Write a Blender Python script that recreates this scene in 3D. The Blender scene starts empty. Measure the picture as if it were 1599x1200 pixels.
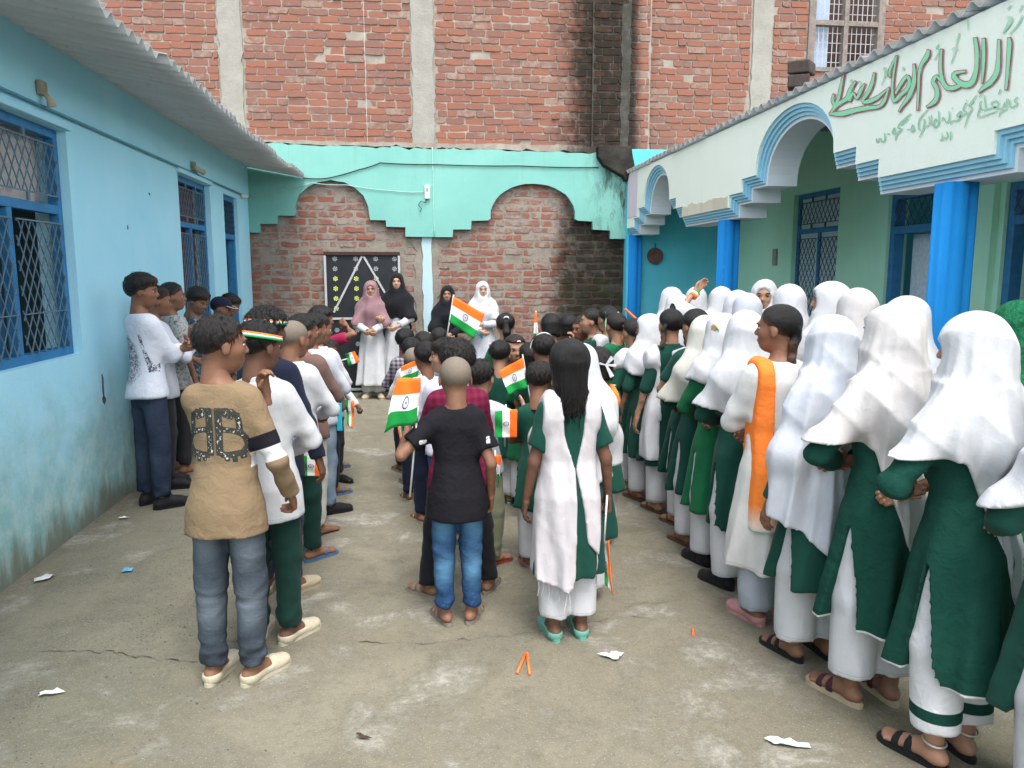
import bpy, bmesh, math, random
import numpy as np
from mathutils import Vector, Matrix
from mathutils.geometry import tessellate_polygon

SC = bpy.context.scene
COL = SC.collection
R = math.radians
rng = random.Random(7)

# ------------------------------------------------------------------ camera, sky, sun, exposure
cam_d = bpy.data.cameras.new('camera')
cam = bpy.data.objects.new('camera', cam_d)
COL.objects.link(cam)
cam_d.sensor_width = 36.0
cam_d.lens = 36.0 * 1220.0 / 1599.0
cam_d.clip_start = 0.05
cam_d.clip_end = 500
cam.location = (0, 0, 1.65)
YAW, PITCH = R(6.915), R(8.209)
cam.rotation_euler = (math.pi / 2 - PITCH, 0, -YAW)
SC.camera = cam

world = bpy.data.worlds.new('World')
SC.world = world
world.use_nodes = True
wn = world.node_tree
wn.nodes.clear()
SUN_EL, SUN_AZ = R(64), R(170)          # azimuth measured from +Y clockwise: high behind the camera
sky = wn.nodes.new('ShaderNodeTexSky')
sky.sky_type = 'NISHITA'
sky.sun_disc = False
sky.sun_elevation = SUN_EL
sky.sun_rotation = SUN_AZ
sky.air_density = 1.0
sky.dust_density = 2.0
sky.ozone_density = 1.0
hsv = wn.nodes.new('ShaderNodeHueSaturation')
hsv.inputs['Saturation'].default_value = 0.30       # overcast: nearly white cloud light
bg = wn.nodes.new('ShaderNodeBackground')
bg.inputs['Strength'].default_value = 0.15
wo = wn.nodes.new('ShaderNodeOutputWorld')
wn.links.new(sky.outputs[0], hsv.inputs['Color'])
wn.links.new(hsv.outputs[0], bg.inputs['Color'])
wn.links.new(bg.outputs[0], wo.inputs['Surface'])

sun_d = bpy.data.lights.new('sun', 'SUN')
sun_d.energy = 0.9
sun_d.angle = R(24)
sun_d.color = (1.0, 0.97, 0.92)
sun = bpy.data.objects.new('sun', sun_d)
COL.objects.link(sun)
sd = Vector((math.sin(SUN_AZ) * math.cos(SUN_EL), math.cos(SUN_AZ) * math.cos(SUN_EL), math.sin(SUN_EL)))
sun.rotation_euler = (-sd).to_track_quat('-Z', 'Y').to_euler()
sun.location = sd * 20

SC.view_settings.view_transform = 'Standard'
SC.view_settings.look = 'None'
SC.view_settings.exposure = 1.85
SC.view_settings.gamma = 1.0
SC.view_settings.use_curve_mapping = False

# ------------------------------------------------------------------ small helpers
def tag(o, label=None, cat=None, group=None, kind=None):
    if label: o['label'] = label
    if cat: o['category'] = cat
    if group: o['group'] = group
    if kind: o['kind'] = kind
    return o

def link(name, me, parent=None, mats=None):
    o = bpy.data.objects.new(name, me)
    COL.objects.link(o)
    if parent is not None: o.parent = parent
    if mats is not None:
        if not isinstance(mats, (list, tuple)): mats = [mats]
        if not len(me.materials):
            for m in mats: me.materials.append(m)
    return o

def empty(name, loc=(0, 0, 0), rz=0.0):
    o = bpy.data.objects.new(name, None)
    o.empty_display_size = 0.1
    COL.objects.link(o)
    o.location = loc
    o.rotation_euler = (0, 0, rz)
    return o

class MB:
    """collects verts and faces, then becomes one mesh"""
    def __init__(s): s.v = []; s.f = []; s.m = []
    def add(s, vs, fs, mi=0):
        b = len(s.v)
        s.v += [tuple(v) for v in vs]
        s.f += [tuple(i + b for i in f) for f in fs]
        s.m += [mi] * len(fs)
        return s
    def box(s, x0, x1, y0, y1, z0, z1, mi=0):
        vs = [(x, y, z) for z in (z0, z1) for y in (y0, y1) for x in (x0, x1)]
        return s.add(vs, [(0, 2, 3, 1), (4, 5, 7, 6), (0, 1, 5, 4), (2, 6, 7, 3), (0, 4, 6, 2), (1, 3, 7, 5)], mi)
    def prism(s, poly, axis, a0, a1, mi=0):
        """poly: list of 2-D points; axis 'x' -> (y,z), 'y' -> (x,z), 'z' -> (x,y)"""
        def P(p, a):
            return {'x': (a, p[0], p[1]), 'y': (p[0], a, p[1]), 'z': (p[0], p[1], a)}[axis]
        n = len(poly)
        area = sum(poly[i][0] * poly[(i + 1) % n][1] - poly[(i + 1) % n][0] * poly[i][1] for i in range(n))
        if area < 0: poly = poly[::-1]
        tris = tessellate_polygon([[Vector((p[0], p[1], 0)) for p in poly]])
        fs = []
        for t in tris:
            a, b, c = t
            ar = (poly[b][0] - poly[a][0]) * (poly[c][1] - poly[a][1]) - (poly[c][0] - poly[a][0]) * (poly[b][1] - poly[a][1])
            if ar < 0: a, b, c = a, c, b
            fs.append((a + n, b + n, c + n)); fs.append((c, b, a))
        for i in range(n):
            j = (i + 1) % n
            fs.append((i, j, j + n, i + n))
        if axis == 'y': fs = [f[::-1] for f in fs]
        return s.add([P(p, a0) for p in poly] + [P(p, a1) for p in poly], fs, mi)
    def tube(s, pts, r, n=6, mi=0, cap=True):
        pts = [Vector(p) for p in pts]
        rs = r if isinstance(r, (list, tuple)) else [r] * len(pts)
        vs = []; fs = []
        up = None
        for i, p in enumerate(pts):
            d = (pts[min(i + 1, len(pts) - 1)] - pts[max(i - 1, 0)])
            if d.length < 1e-9: d = Vector((0, 0, 1))
            d.normalize()
            if up is None: up = d.orthogonal().normalized()
            up = (up - d * up.dot(d))
            if up.length < 1e-6: up = d.orthogonal()
            up.normalize()
            w = d.cross(up)
            for k in range(n):
                a = 2 * math.pi * k / n
                vs.append(p + (up * math.cos(a) + w * math.sin(a)) * rs[i])
        for i in range(len(pts) - 1):
            for k in range(n):
                k2 = (k + 1) % n
                fs.append((i * n + k, i * n + k2, (i + 1) * n + k2, (i + 1) * n + k))
        if cap:
            fs.append(tuple(range(n - 1, -1, -1)))
            fs.append(tuple((len(pts) - 1) * n + k for k in range(n)))
        return s.add(vs, fs, mi)
    def mesh(s, name, smooth=False):
        me = bpy.data.meshes.new(name)
        me.from_pydata(s.v, [], s.f)
        me.polygons.foreach_set('material_index', s.m)
        if smooth: me.polygons.foreach_set('use_smooth', [True] * len(s.f))
        me.update()
        return me
    def build(s, name, mats, parent=None, smooth=False, bevel=0.0):
        o = link(name, s.mesh(name, smooth), parent, mats)
        if bevel:
            b = o.modifiers.new('edge', 'BEVEL'); b.width = bevel; b.segments = 2; b.limit_method = 'ANGLE'; b.angle_limit = R(40)
        return o

# ------------------------------------------------------------------ materials
class NT:
    """tiny node-graph helper"""
    def __init__(s, name, rough=0.8, spec=0.3):
        s.mat = bpy.data.materials.new(name); s.mat.use_nodes = True
        s.t = s.mat.node_tree; s.N = s.t.nodes
        s.b = s.N['Principled BSDF']
        s.b.inputs['Roughness'].default_value = rough
        s.b.inputs['Specular IOR Level'].default_value = spec
    def lk(s, a, b): s.t.links.new(a, b)
    def put(s, sock, v):
        if hasattr(v, 'is_output'): s.lk(v, sock)
        elif isinstance(v, (tuple, list)) and len(v) == 3 and sock.type == 'RGBA': sock.default_value = (*v, 1)
        else: sock.default_value = v
    def n(s, kind, **kw):
        nd = s.N.new('ShaderNode' + kind)
        for k, v in kw.items():
            if hasattr(nd, k) and not k.startswith('i_'): setattr(nd, k, v)
        return nd
    def pos(s):  return s.n('NewGeometry').outputs['Position']
    def obj(s):  return s.n('TexCoord').outputs['Object']
    def attr(s, name): return s.n('Attribute', attribute_name=name).outputs['Fac']
    def math(s, op, a, b=0.0, c=0.0, clamp=False):
        m = s.n('Math', operation=op); m.use_clamp = clamp
        s.put(m.inputs[0], a); s.put(m.inputs[1], b)
        if len(m.inputs) > 2: s.put(m.inputs[2], c)
        return m.outputs[0]
    def mapr(s, v, a, b, c=0.0, d=1.0, smooth=False):
        m = s.n('MapRange'); m.interpolation_type = 'SMOOTHSTEP' if smooth else 'LINEAR'
        for i, x in enumerate((v, a, b, c, d)): s.put(m.inputs[i], x)
        return m.outputs[0]
    def noise(s, vec, scale, detail=4, rough=0.6, dist=0.0, col=False):
        m = s.n('TexNoise'); s.lk(vec, m.inputs['Vector'])
        m.inputs['Scale'].default_value = scale; m.inputs['Detail'].default_value = detail
        m.inputs['Roughness'].default_value = rough; m.inputs['Distortion'].default_value = dist
        return m.outputs['Color' if col else 'Fac']
    def voro(s, vec, scale, feature='F1', out='Distance', rand=1.0):
        m = s.n('TexVoronoi', feature=feature); s.lk(vec, m.inputs['Vector'])
        m.inputs['Scale'].default_value = scale; m.inputs['Randomness'].default_value = rand
        return m.outputs[out]
    def sep(s, vec):
        m = s.n('SeparateXYZ'); s.lk(vec, m.inputs[0]); return m.outputs
    def comb(s, x, y, z):
        m = s.n('CombineXYZ')
        for i, v in enumerate((x, y, z)): s.put(m.inputs[i], v)
        return m.outputs[0]
    def scale(s, vec, sx, sy, sz):
        m = s.n('Mapping'); s.lk(vec, m.inputs['Vector']); m.inputs['Scale'].default_value = (sx, sy, sz)
        return m.outputs[0]
    def mix(s, f, a, b, blend='MIX'):
        m = s.n('Mix', data_type='RGBA', blend_type=blend)
        s.put(m.inputs[0], f); s.put(m.inputs[6], a); s.put(m.inputs[7], b)
        return m.outputs[2]
    def ramp(s, f, stops):
        m = s.n('ValToRGB'); s.lk(f, m.inputs[0])
        el = m.color_ramp.elements
        el[0].position, el[0].color = stops[0][0], (*stops[0][1], 1)
        el[1].position, el[1].color = stops[-1][0], (*stops[-1][1], 1)
        for p, c in stops[1:-1]:
            e = el.new(p); e.color = (*c, 1)
        return m.outputs[0]
    def bump(s, h, strength=0.3, dist=0.01):
        m = s.n('Bump'); s.lk(h, m.inputs['Height'])
        m.inputs['Strength'].default_value = strength; m.inputs['Distance'].default_value = dist
        s.lk(m.outputs[0], s.b.inputs['Normal'])
    def color(s, c): s.put(s.b.inputs['Base Color'], c)

def g(x): return x ** 2.2
def srgb(r, gg, b): return (g(r / 255), g(gg / 255), g(b / 255))

MATS = {}
def simple(name, col, rough=0.7, spec=0.3, var=0.15, scale=30.0, bump=0.0, metal=0.0):
    if name in MATS: return MATS[name]
    m = NT(name, rough, spec)
    p = m.obj()
    n = m.noise(p, scale, 4)
    f = m.mapr(n, 0.3, 0.7, 1 - var, 1 + var)
    hv = m.n('HueSaturation'); hv.inputs['Color'].default_value = (*col, 1); m.lk(f, hv.inputs['Value'])
    m.color(hv.outputs[0])
    if bump: m.bump(m.noise(p, scale * 2, 5), bump, 0.004)
    m.b.inputs['Metallic'].default_value = metal
    MATS[name] = m.mat
    return m.mat

def plaster(name, base, dark, grime=0.5, low=None, peel=None, streak=False):
    """painted lime plaster with blotches, streaks and damp at the foot"""
    m = NT(name, 0.85, 0.2)
    p = m.pos(); xyz = m.sep(p)
    big = m.noise(p, 1.1, 5, 0.6, 0.4)
    c = m.mix(m.mapr(big, 0.35, 0.7), base, dark)
    strk = m.noise(m.scale(p, 7, 7, 0.7), 1.0, 5, 0.65)
    c = m.mix(m.mapr(strk, 0.52, 0.8, 0, 0.35 * grime), c, tuple(v * 0.6 for v in base))
    spots = m.noise(p, 9, 6, 0.75)
    c = m.mix(m.mapr(spots, 0.66, 0.8, 0, 0.5 * grime), c, (0.32, 0.30, 0.25))
    if low:      # damp, mould and worn paint in a ragged band at the foot
        z0, z1, colr, colr2 = low
        edge = m.math('ADD', xyz['Z'], m.mapr(m.noise(p, 2.3, 6, 0.7), 0, 1, -0.75, 0.75))
        f = m.mapr(edge, z1, z0, 0, 0.95, True)
        c = m.mix(f, c, m.mix(m.mapr(m.noise(p, 6, 5, 0.7), 0.4, 0.62), colr, colr2))
        f2 = m.mapr(m.math('ADD', xyz['Z'], m.mapr(m.noise(m.scale(p, 1, 1, 0.25), 5, 6, 0.7), 0, 1, -0.32, 0.32)), 0.28, 0.0, 0, 0.85, True)
        c = m.mix(f2, c, (0.13, 0.13, 0.08))
    if streak:      # black algae running down below the broken corbel, drips from the ledge
        f = m.math('MULTIPLY', m.mapr(xyz['X'], 2.2, 2.75, 0, 1, True), m.mapr(m.noise(m.scale(p, 3.2, 1, 0.9), 2.2, 7, 0.75), 0.47, 0.62))
        c = m.mix(m.math('MULTIPLY', f, 0.9), c, (0.035, 0.04, 0.03))
        f = m.math('MULTIPLY', m.mapr(xyz['Z'], 2.75, 3.32, 0, 1), m.mapr(m.noise(m.scale(p, 9, 1, 0.5), 1.6, 6, 0.75), 0.56, 0.72))
        c = m.mix(m.math('MULTIPLY', f, 0.45), c, (0.16, 0.20, 0.17))
    if peel:
        f = m.mapr(m.noise(p, 3.2, 8, 0.7, 0.6), peel[0], peel[0] + 0.025)
        c = m.mix(f, c, peel[1])
    if peel:
        c = m.mix(m.math('MULTIPLY', m.mapr(m.noise(p, 26, 4, 0.7), 0.70, 0.72), 0.8), c, peel[1])
    m.color(c)
    h = m.math('ADD', m.math('MULTIPLY', m.noise(p, 4, 4), 1.5), m.noise(p, 60, 4, 0.7))
    m.bump(h, 0.35, 0.006)
    MATS[name] = m.mat
    return m.mat

# brick faces: colour per brick, lime wash smears, black mould on the damp corner
def brick_mat(name, wash, cols, mould):
    m = NT(name, 0.92, 0.15)
    p = m.pos(); xyz = m.sep(p)
    rnd = m.math('FRACT', m.math('ADD', m.n('ObjectInfo').outputs['Random'], m.n('NewGeometry').outputs['Random Per Island']))
    n1 = m.noise(p, 14, 5, 0.7)
    f = m.math('ADD', rnd, m.mapr(n1, 0.3, 0.7, -0.12, 0.12), clamp=True)
    c = m.ramp(f, cols)
    c = m.mix(m.mapr(m.noise(p, 60, 4, 0.7), 0.35, 0.7, 0, 0.35), c, (0.16, 0.07, 0.045))
    w = m.math('ADD', m.noise(p, wash[1], 6, 0.72, 0.3), m.mapr(rnd, 0, 1, -wash[2], wash[2]))
    c = m.mix(m.mapr(w, wash[0], wash[0] + 0.12, 0, wash[3]), c, wash[4])
    if mould:
        c = mould_mix(m, c, p, xyz)
    m.color(c)
    m.bump(m.math('ADD', m.noise(p, 35, 5, 0.7), m.noise(p, 140, 3)), 0.6, 0.006)
    MATS[name] = m.mat
    return m.mat

def mould_mix(m, c, p, xyz, strength=1.0):
    """damp black growth below the broken gutter: a ragged vertical patch"""
    wob = m.math('ADD', m.mapr(m.noise(m.scale(p, 1.0, 1.0, 0.6), 1.8, 7, 0.75), 0, 1, -0.55, 0.55), m.mapr(m.noise(p, 11, 3, 0.7), 0, 1, -0.22, 0.22))
    x = m.math('ADD', xyz['X'], wob)
    left = m.mapr(m.math('ADD', x, m.mapr(xyz['Z'], 2.6, 1.8, 0, 0.12)), 1.80, 2.35, 0, 1, True)
    right = m.mapr(m.math('ADD', xyz['X'], m.math('MULTIPLY', wob, 0.25)), 3.12, 2.95, 0, 1, True)
    f = m.math('MULTIPLY', m.math('MULTIPLY', left, right), m.mapr(m.noise(p, 7, 5, 0.75), 0.25, 0.5, 0.7, 1.0))
    c = m.mix(m.math('MULTIPLY', f, 0.95 * strength), c, (0.013, 0.0135, 0.010))
    # moss low down
    fm = m.math('MULTIPLY', m.mapr(xyz['Z'], 1.9, 1.3, 0, 1, True), m.mapr(m.noise(p, 5, 6, 0.75), 0.5, 0.68))
    fm = m.math('MULTIPLY', fm, f)
    return m.mix(fm, c, (0.022, 0.040, 0.010))

RED = [(0.0, (0.285, 0.122, 0.082)), (0.3, (0.265, 0.118, 0.083)), (0.55, (0.245, 0.118, 0.090)), (0.76, (0.215, 0.112, 0.090)), (0.90, (0.24, 0.140, 0.110)), (0.965, (0.30, 0.235, 0.195)), (1.0, (0.28, 0.125, 0.082))]
RED2 = [(0.0, (0.27, 0.105, 0.075)), (0.5, (0.235, 0.10, 0.078)), (0.8, (0.21, 0.105, 0.088)), (1.0, (0.27, 0.11, 0.075))]
M_BRICK = brick_mat('red_brick', (0.62, 9.0, 0.08, 0.6, (0.33, 0.285, 0.24)), RED, True)
M_BRICK2 = brick_mat('smeared_brick', (0.47, 6.0, 0.07, 0.95, (0.26, 0.225, 0.19)), RED2, True)

def mortar_mat(name, a, b, mould):
    m = NT(name, 0.95, 0.1); p = m.pos(); xyz = m.sep(p)
    c = m.mix(m.mapr(m.noise(p, 5, 6, 0.7), 0.35, 0.65), a, b)
    if mould: c = mould_mix(m, c, p, xyz, 0.9)
    m.color(c); m.bump(m.math('ADD', m.noise(p, 18, 6, 0.7), m.noise(p, 90, 4)), 0.8, 0.01)
    MATS[name] = m.mat; return m.mat
M_MORTAR = mortar_mat('lime_mortar', (0.36, 0.32, 0.27), (0.25, 0.215, 0.175), True)
M_MORTAR2 = mortar_mat('smeared_mortar', (0.29, 0.26, 0.215), (0.20, 0.17, 0.14), True)
M_CONC = mortar_mat('column_concrete', (0.33, 0.32, 0.28), (0.27, 0.255, 0.225), True)
M_DARKCONC = mortar_mat('stained_concrete', (0.05, 0.047, 0.04), (0.022, 0.021, 0.018), False)

M_BLUEWALL = plaster('sky_blue_plaster', (0.40, 0.73, 0.86), (0.33, 0.68, 0.82), 0.35,
                     low=(0.15, 1.15, (0.24, 0.46, 0.46), (0.42, 0.58, 0.56)))
M_TURQ = plaster('turquoise_plaster', (0.19, 0.43, 0.375), (0.155, 0.38, 0.33), 0.75, peel=(0.72, (0.30, 0.29, 0.24)), streak=True)
M_GREEN = plaster('sage_green_plaster', (0.44, 0.80, 0.62), (0.38, 0.73, 0.56), 0.3)
M_TEAL = plaster('teal_plaster', (0.08, 0.46, 0.60), (0.14, 0.55, 0.66), 0.6, peel=(0.66, (0.28, 0.62, 0.68)))
M_CREAM = plaster('pale_cream_plaster', (0.76, 0.81, 0.71), (0.71, 0.78, 0.68), 0.3)
M_WHITEP = plaster('whitewash_plaster', (0.62, 0.68, 0.72), (0.56, 0.62, 0.66), 0.55, peel=(0.70, (0.35, 0.33, 0.28)))
M_RIB = plaster('rib_blue_plaster', (0.25, 0.52, 0.66), (0.31, 0.57, 0.68), 0.4)
M_PILLAR = plaster('bright_blue_paint', (0.008, 0.19, 0.52), (0.012, 0.24, 0.58), 0.9, peel=(0.715, (0.30, 0.52, 0.62)))
M_FRAME = simple('blue_window_paint', (0.025, 0.17, 0.36), 0.55, 0.4, 0.2, 12, 0.2)
M_IRON = simple('painted_iron', (0.03, 0.06, 0.09), 0.5, 0.4)
M_STEEL = simple('pale_steel', (0.42, 0.42, 0.43), 0.5, 0.5, 0.1)
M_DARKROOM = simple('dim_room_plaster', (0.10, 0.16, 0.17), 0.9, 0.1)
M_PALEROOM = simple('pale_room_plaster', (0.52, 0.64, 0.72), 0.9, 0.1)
M_WOODOLD = simple('weathered_wood', (0.20, 0.17, 0.15), 0.85, 0.2, 0.3, 18, 0.5)
M_DARKWOOD = simple('dark_door_wood', (0.05, 0.03, 0.025), 0.8, 0.2)
M_WHITE = simple('white_paint', (0.68, 0.68, 0.66), 0.6, 0.3, 0.08)
M_BLACK = simple('black_cable', (0.012, 0.012, 0.013), 0.6, 0.3)

def sheet_mat():
    m = NT('asbestos_sheet', 0.9, 0.15); p = m.pos()
    c = m.mix(m.mapr(m.noise(m.scale(p, 1.2, 6, 1), 1.4, 6, 0.7), 0.35, 0.7), (0.60, 0.63, 0.635), (0.48, 0.51, 0.52))
    c = m.mix(m.mapr(m.noise(p, 12, 6, 0.75), 0.6, 0.75, 0, 0.6), c, (0.14, 0.14, 0.12))
    nz = m.sep(m.n('NewGeometry').outputs['Normal'])['Z']      # upward faces coloured darker to offset the bright skylight, mottled like grime
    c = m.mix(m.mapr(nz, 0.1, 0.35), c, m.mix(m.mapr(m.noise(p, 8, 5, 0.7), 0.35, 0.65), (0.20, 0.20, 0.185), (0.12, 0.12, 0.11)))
    m.color(c); m.bump(m.noise(p, 70, 5, 0.7), 0.3, 0.004); MATS['sheet'] = m.mat; return m.mat
M_SHEET = sheet_mat()

def ground_mat():
    m = NT('worn_concrete', 0.9, 0.2); p = m.pos(); xyz = m.sep(p)
    n0 = m.noise(p, 0.7, 6, 0.65, 0.5); n1 = m.noise(p, 2.6, 8, 0.72, 0.4); n2 = m.noise(p, 14, 8, 0.75)
    c = m.mix(m.mapr(n0, 0.35, 0.65), (0.170, 0.153, 0.108), (0.225, 0.205, 0.150))
    c = m.mix(m.mapr(n1, 0.43, 0.56, 0, 0.85), c, (0.140, 0.127, 0.092))
    # bleached lime patches
    wh = m.math('MULTIPLY', m.mapr(n1, 0.50, 0.62), m.mapr(m.noise(p, 1.3, 4, 0.6), 0.44, 0.58))
    wh = m.math('MULTIPLY', wh, m.mapr(m.noise(p, 22, 6, 0.8), 0.3, 0.6))
    c = m.mix(m.math('MULTIPLY', wh, 0.8), c, (0.38, 0.365, 0.315))
    # damp darker strip with grit along the left, running with the wall
    sx = m.math('ADD', xyz['X'], m.mapr(m.noise(p, 0.9, 4), 0, 1, -0.6, 0.6))
    damp = m.math('MULTIPLY', m.mapr(sx, -0.55, -1.15, 0, 1, True), m.mapr(sx, -2.3, -1.6, 0.25, 1, True))
    c = m.mix(m.math('MULTIPLY', damp, 0.36), c, (0.105, 0.108, 0.080))
    grit = m.math('MULTIPLY', m.mapr(m.noise(p, 1.7, 5, 0.7), 0.50, 0.62), m.mapr(m.noise(p, 75, 3, 0.7), 0.50, 0.60))
    c = m.mix(m.math('MULTIPLY', m.math('MULTIPLY', grit, m.mapr(sx, -0.3, -1.0, 0.12, 1)), 0.75), c, (0.075, 0.075, 0.07))
    c = m.mix(m.mapr(n2, 0.55, 0.75, 0, 0.35), c, (0.14, 0.13, 0.11))
    c = m.mix(m.mapr(m.noise(p, 34, 6, 0.8), 0.50, 0.66, 0, 0.5), c, (0.095, 0.088, 0.07))
    speck = m.mapr(m.noise(p, 130, 2, 0.6), 0.60, 0.68)
    c = m.mix(m.math('MULTIPLY', speck, 0.45), c, (0.42, 0.40, 0.35))
    # rust-yellow stain near the camera
    rx = m.math('ADD', xyz['X'], 1.05); ry = m.math('SUBTRACT', xyz['Y'], 2.42)
    rr = m.math('SQRT', m.math('ADD', m.math('MULTIPLY', rx, rx), m.math('MULTIPLY', m.math('MULTIPLY', ry, ry), 2.2)))
    rr = m.math('ADD', rr, m.mapr(m.noise(p, 4, 5, 0.7), 0, 1, -0.16, 0.16))
    c = m.mix(m.mapr(rr, 0.30, 0.1, 0, 0.5, True), c, (0.23, 0.17, 0.065))
    m.color(c)
    m.b.inputs['Roughness'].default_value = 0.85
    h = m.math('ADD', m.math('ADD', m.math('MULTIPLY', n1, 1.6), m.noise(p, 45, 6, 0.75)), m.math('MULTIPLY', grit, -0.8))
    m.bump(h, 0.45, 0.008)
    MATS['ground'] = m.mat
    return m.mat
M_GROUND = ground_mat()

# ------------------------------------------------------------------ the ground
XL, XR, YB = -2.17, 2.9, 10.8
me = MB(); N = 60
me.add([(-60, -60, 0), (60, -60, 0), (60, 60, 0), (-60, 60, 0)], [(0, 1, 2, 3)])
ground = tag(me.build('ground', M_GROUND), kind='structure')
# expansion cracks: shallow dark grooves that follow the slab joint and wander
def crack(pts, w, name='crack'):
    mb = MB()
    r = random.Random(len(pts) * 13 + int(pts[0][0] * 100))
    P = []
    for (x0, y0), (x1, y1) in zip(pts[:-1], pts[1:]):
        k = max(2, int(math.hypot(x1 - x0, y1 - y0) / 0.025))
        for i in range(k):
            t = i / k
            P.append((x0 + (x1 - x0) * t + r.gauss(0, .006), y0 + (y1 - y0) * t + r.gauss(0, .010)))
    vs = []; fs = []
    for i, (x, y) in enumerate(P):
        ww = w * (0.15 + max(0, r.gauss(0.1, 0.5))) * min(1, i / 4, (len(P) - 1 - i) / 4 + .05)
        vs += [(x, y - ww, 0.004), (x, y + ww, 0.004)]
    for i in range(len(P) - 1): fs.append((2 * i, 2 * i + 2, 2 * i + 3, 2 * i + 1))
    mb.add(vs, fs)
    return mb.build(name, simple('crack_dirt', (0.06, 0.055, 0.045), 0.95, 0.1), ground)
crack([(-1.75, 3.46), (-1.35, 3.40), (-1.0, 3.27), (-0.8, 3.24)], 0.004)
crack([(-0.45, 3.40), (0.0, 3.31), (0.5, 3.36), (0.95, 3.47), (1.15, 3.42)], 0.0025)
crack([(0.9, 3.5), (1.05, 3.62), (1.3, 3.6)], 0.003)
# ------------------------------------------------------------------ generic building pieces
M_FROST = simple('frosted_glass', (0.50, 0.66, 0.74), 0.25, 0.6, 0.06, 3)
def wall_x(mb, x0, x1, y0, y1, z0, z1, ops):
    """slab in the plane of constant x with rectangular openings (ya,yb,za,zb)"""
    ops = sorted(ops); y = y0
    for a, b, c, d in ops:
        if a > y: mb.box(x0, x1, y, a, z0, z1)
        if c > z0: mb.box(x0, x1, a, b, z0, c)
        if d < z1: mb.box(x0, x1, a, b, d, z1)
        y = b
    if y < y1: mb.box(x0, x1, y, y1, z0, z1)

def lattice(mb, x, y0, y1, z0, z1, py, pz, t=0.004):
    """diamond lattice of thin flat bars in the plane of constant x"""
    k = pz / py
    for sgn in (1, -1):
        c0 = (z0 - k * y1) if sgn > 0 else (z0 + k * y0)
        c1 = (z1 - k * y0) if sgn > 0 else (z1 + k * y1)
        c = math.floor(c0 / pz) * pz
        while c < c1:
            pts = []
            for y in (y0, y1):
                z = sgn * k * y + c
                if z0 <= z <= z1: pts.append((y, z))
            for z in (z0, z1):
                y = (z - c) / (sgn * k)
                if y0 <= y <= y1: pts.append((y, z))
            pts = sorted(set((round(a, 5), round(b, 5)) for a, b in pts))
            if len(pts) >= 2:
                a, b = pts[0], pts[-1]
                mb.tube([(x + 0.002 * sgn, a[0], a[1]), (x + 0.002 * sgn, b[0], b[1])], t, 4, cap=False)
            c += pz

def window_x(parent, x, s, y0, y1, z0, z1, tz, mull, py=0.085, pz=0.14, fw=0.055, name='window'):
    """framed iron window in a wall of constant x; s = direction from the wall into the room"""
    fr = MB(); d0, d1 = sorted((x + s * 0.055, x + s * 0.115))
    fr.box(d0, d1, y0, y0 + fw, z0, z1); fr.box(d0, d1, y1 - fw, y1, z0, z1)
    fr.box(d0, d1, y0 + fw, y1 - fw, z0, z0 + fw); fr.box(d0, d1, y0 + fw, y1 - fw, z1 - fw, z1)
    e = 0.003
    fr.box(d0 + e, d1 - e, y0 + fw, y1 - fw, tz - fw / 2, tz + fw / 2)
    ms = []
    if mull is not None:
        fr.box(d0 + e, d1 - e, mull - fw / 2, mull + fw / 2, z0 + fw, tz - fw / 2)
    w = fr.build(name, M_FRAME, parent, bevel=0.004)
    gx = x + s * 0.045
    panes = [(y0 + fw, y1 - fw, tz + fw / 2, z1 - fw, True)]
    if mull is not None:
        panes += [(y0 + fw, mull - fw / 2, z0 + fw, tz - fw / 2, False), (mull + fw / 2, y1 - fw, z0 + fw, tz - fw / 2, False)]
    for (a, b, c, d, top) in panes:
        gr = MB()
        m = 0.05 if top else 0.0
        lattice(gr, gx, a, b, c + m, d - m - (0 if top else 0.06), py, pz)
        zz = [c + m, d - m] if top else [d - 0.06]
        for z in zz: gr.tube([(gx - 0.004 * s, a, z), (gx - 0.004 * s, b, z)], 0.006, 4)
        if top:
            for k in range(1, 3):
                yy = a + (b - a) * k / 3
                gr.box(gx - 0.006, gx + 0.006, yy - 0.012, yy + 0.012, c, c + m); gr.box(gx - 0.006, gx + 0.006, yy - 0.012, yy + 0.012, d - m, d)
        else:
            for z in (c + (d - c) * 0.28,): gr.tube([(gx - 0.004 * s, a, z), (gx - 0.004 * s, b, z)], 0.005, 4)
        gr.build('grille', M_IRON if s > 0 else simple('blue_iron', (0.10, 0.17, 0.23), 0.5, 0.4), w)
    if s > 0:
        for (a, b, c, d, top) in panes:
            pn_ = MB(); pn_.box(x + 0.078, x + 0.084, a, b, c, d); pn_.build('pane', M_FROST, w)
    return w

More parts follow.
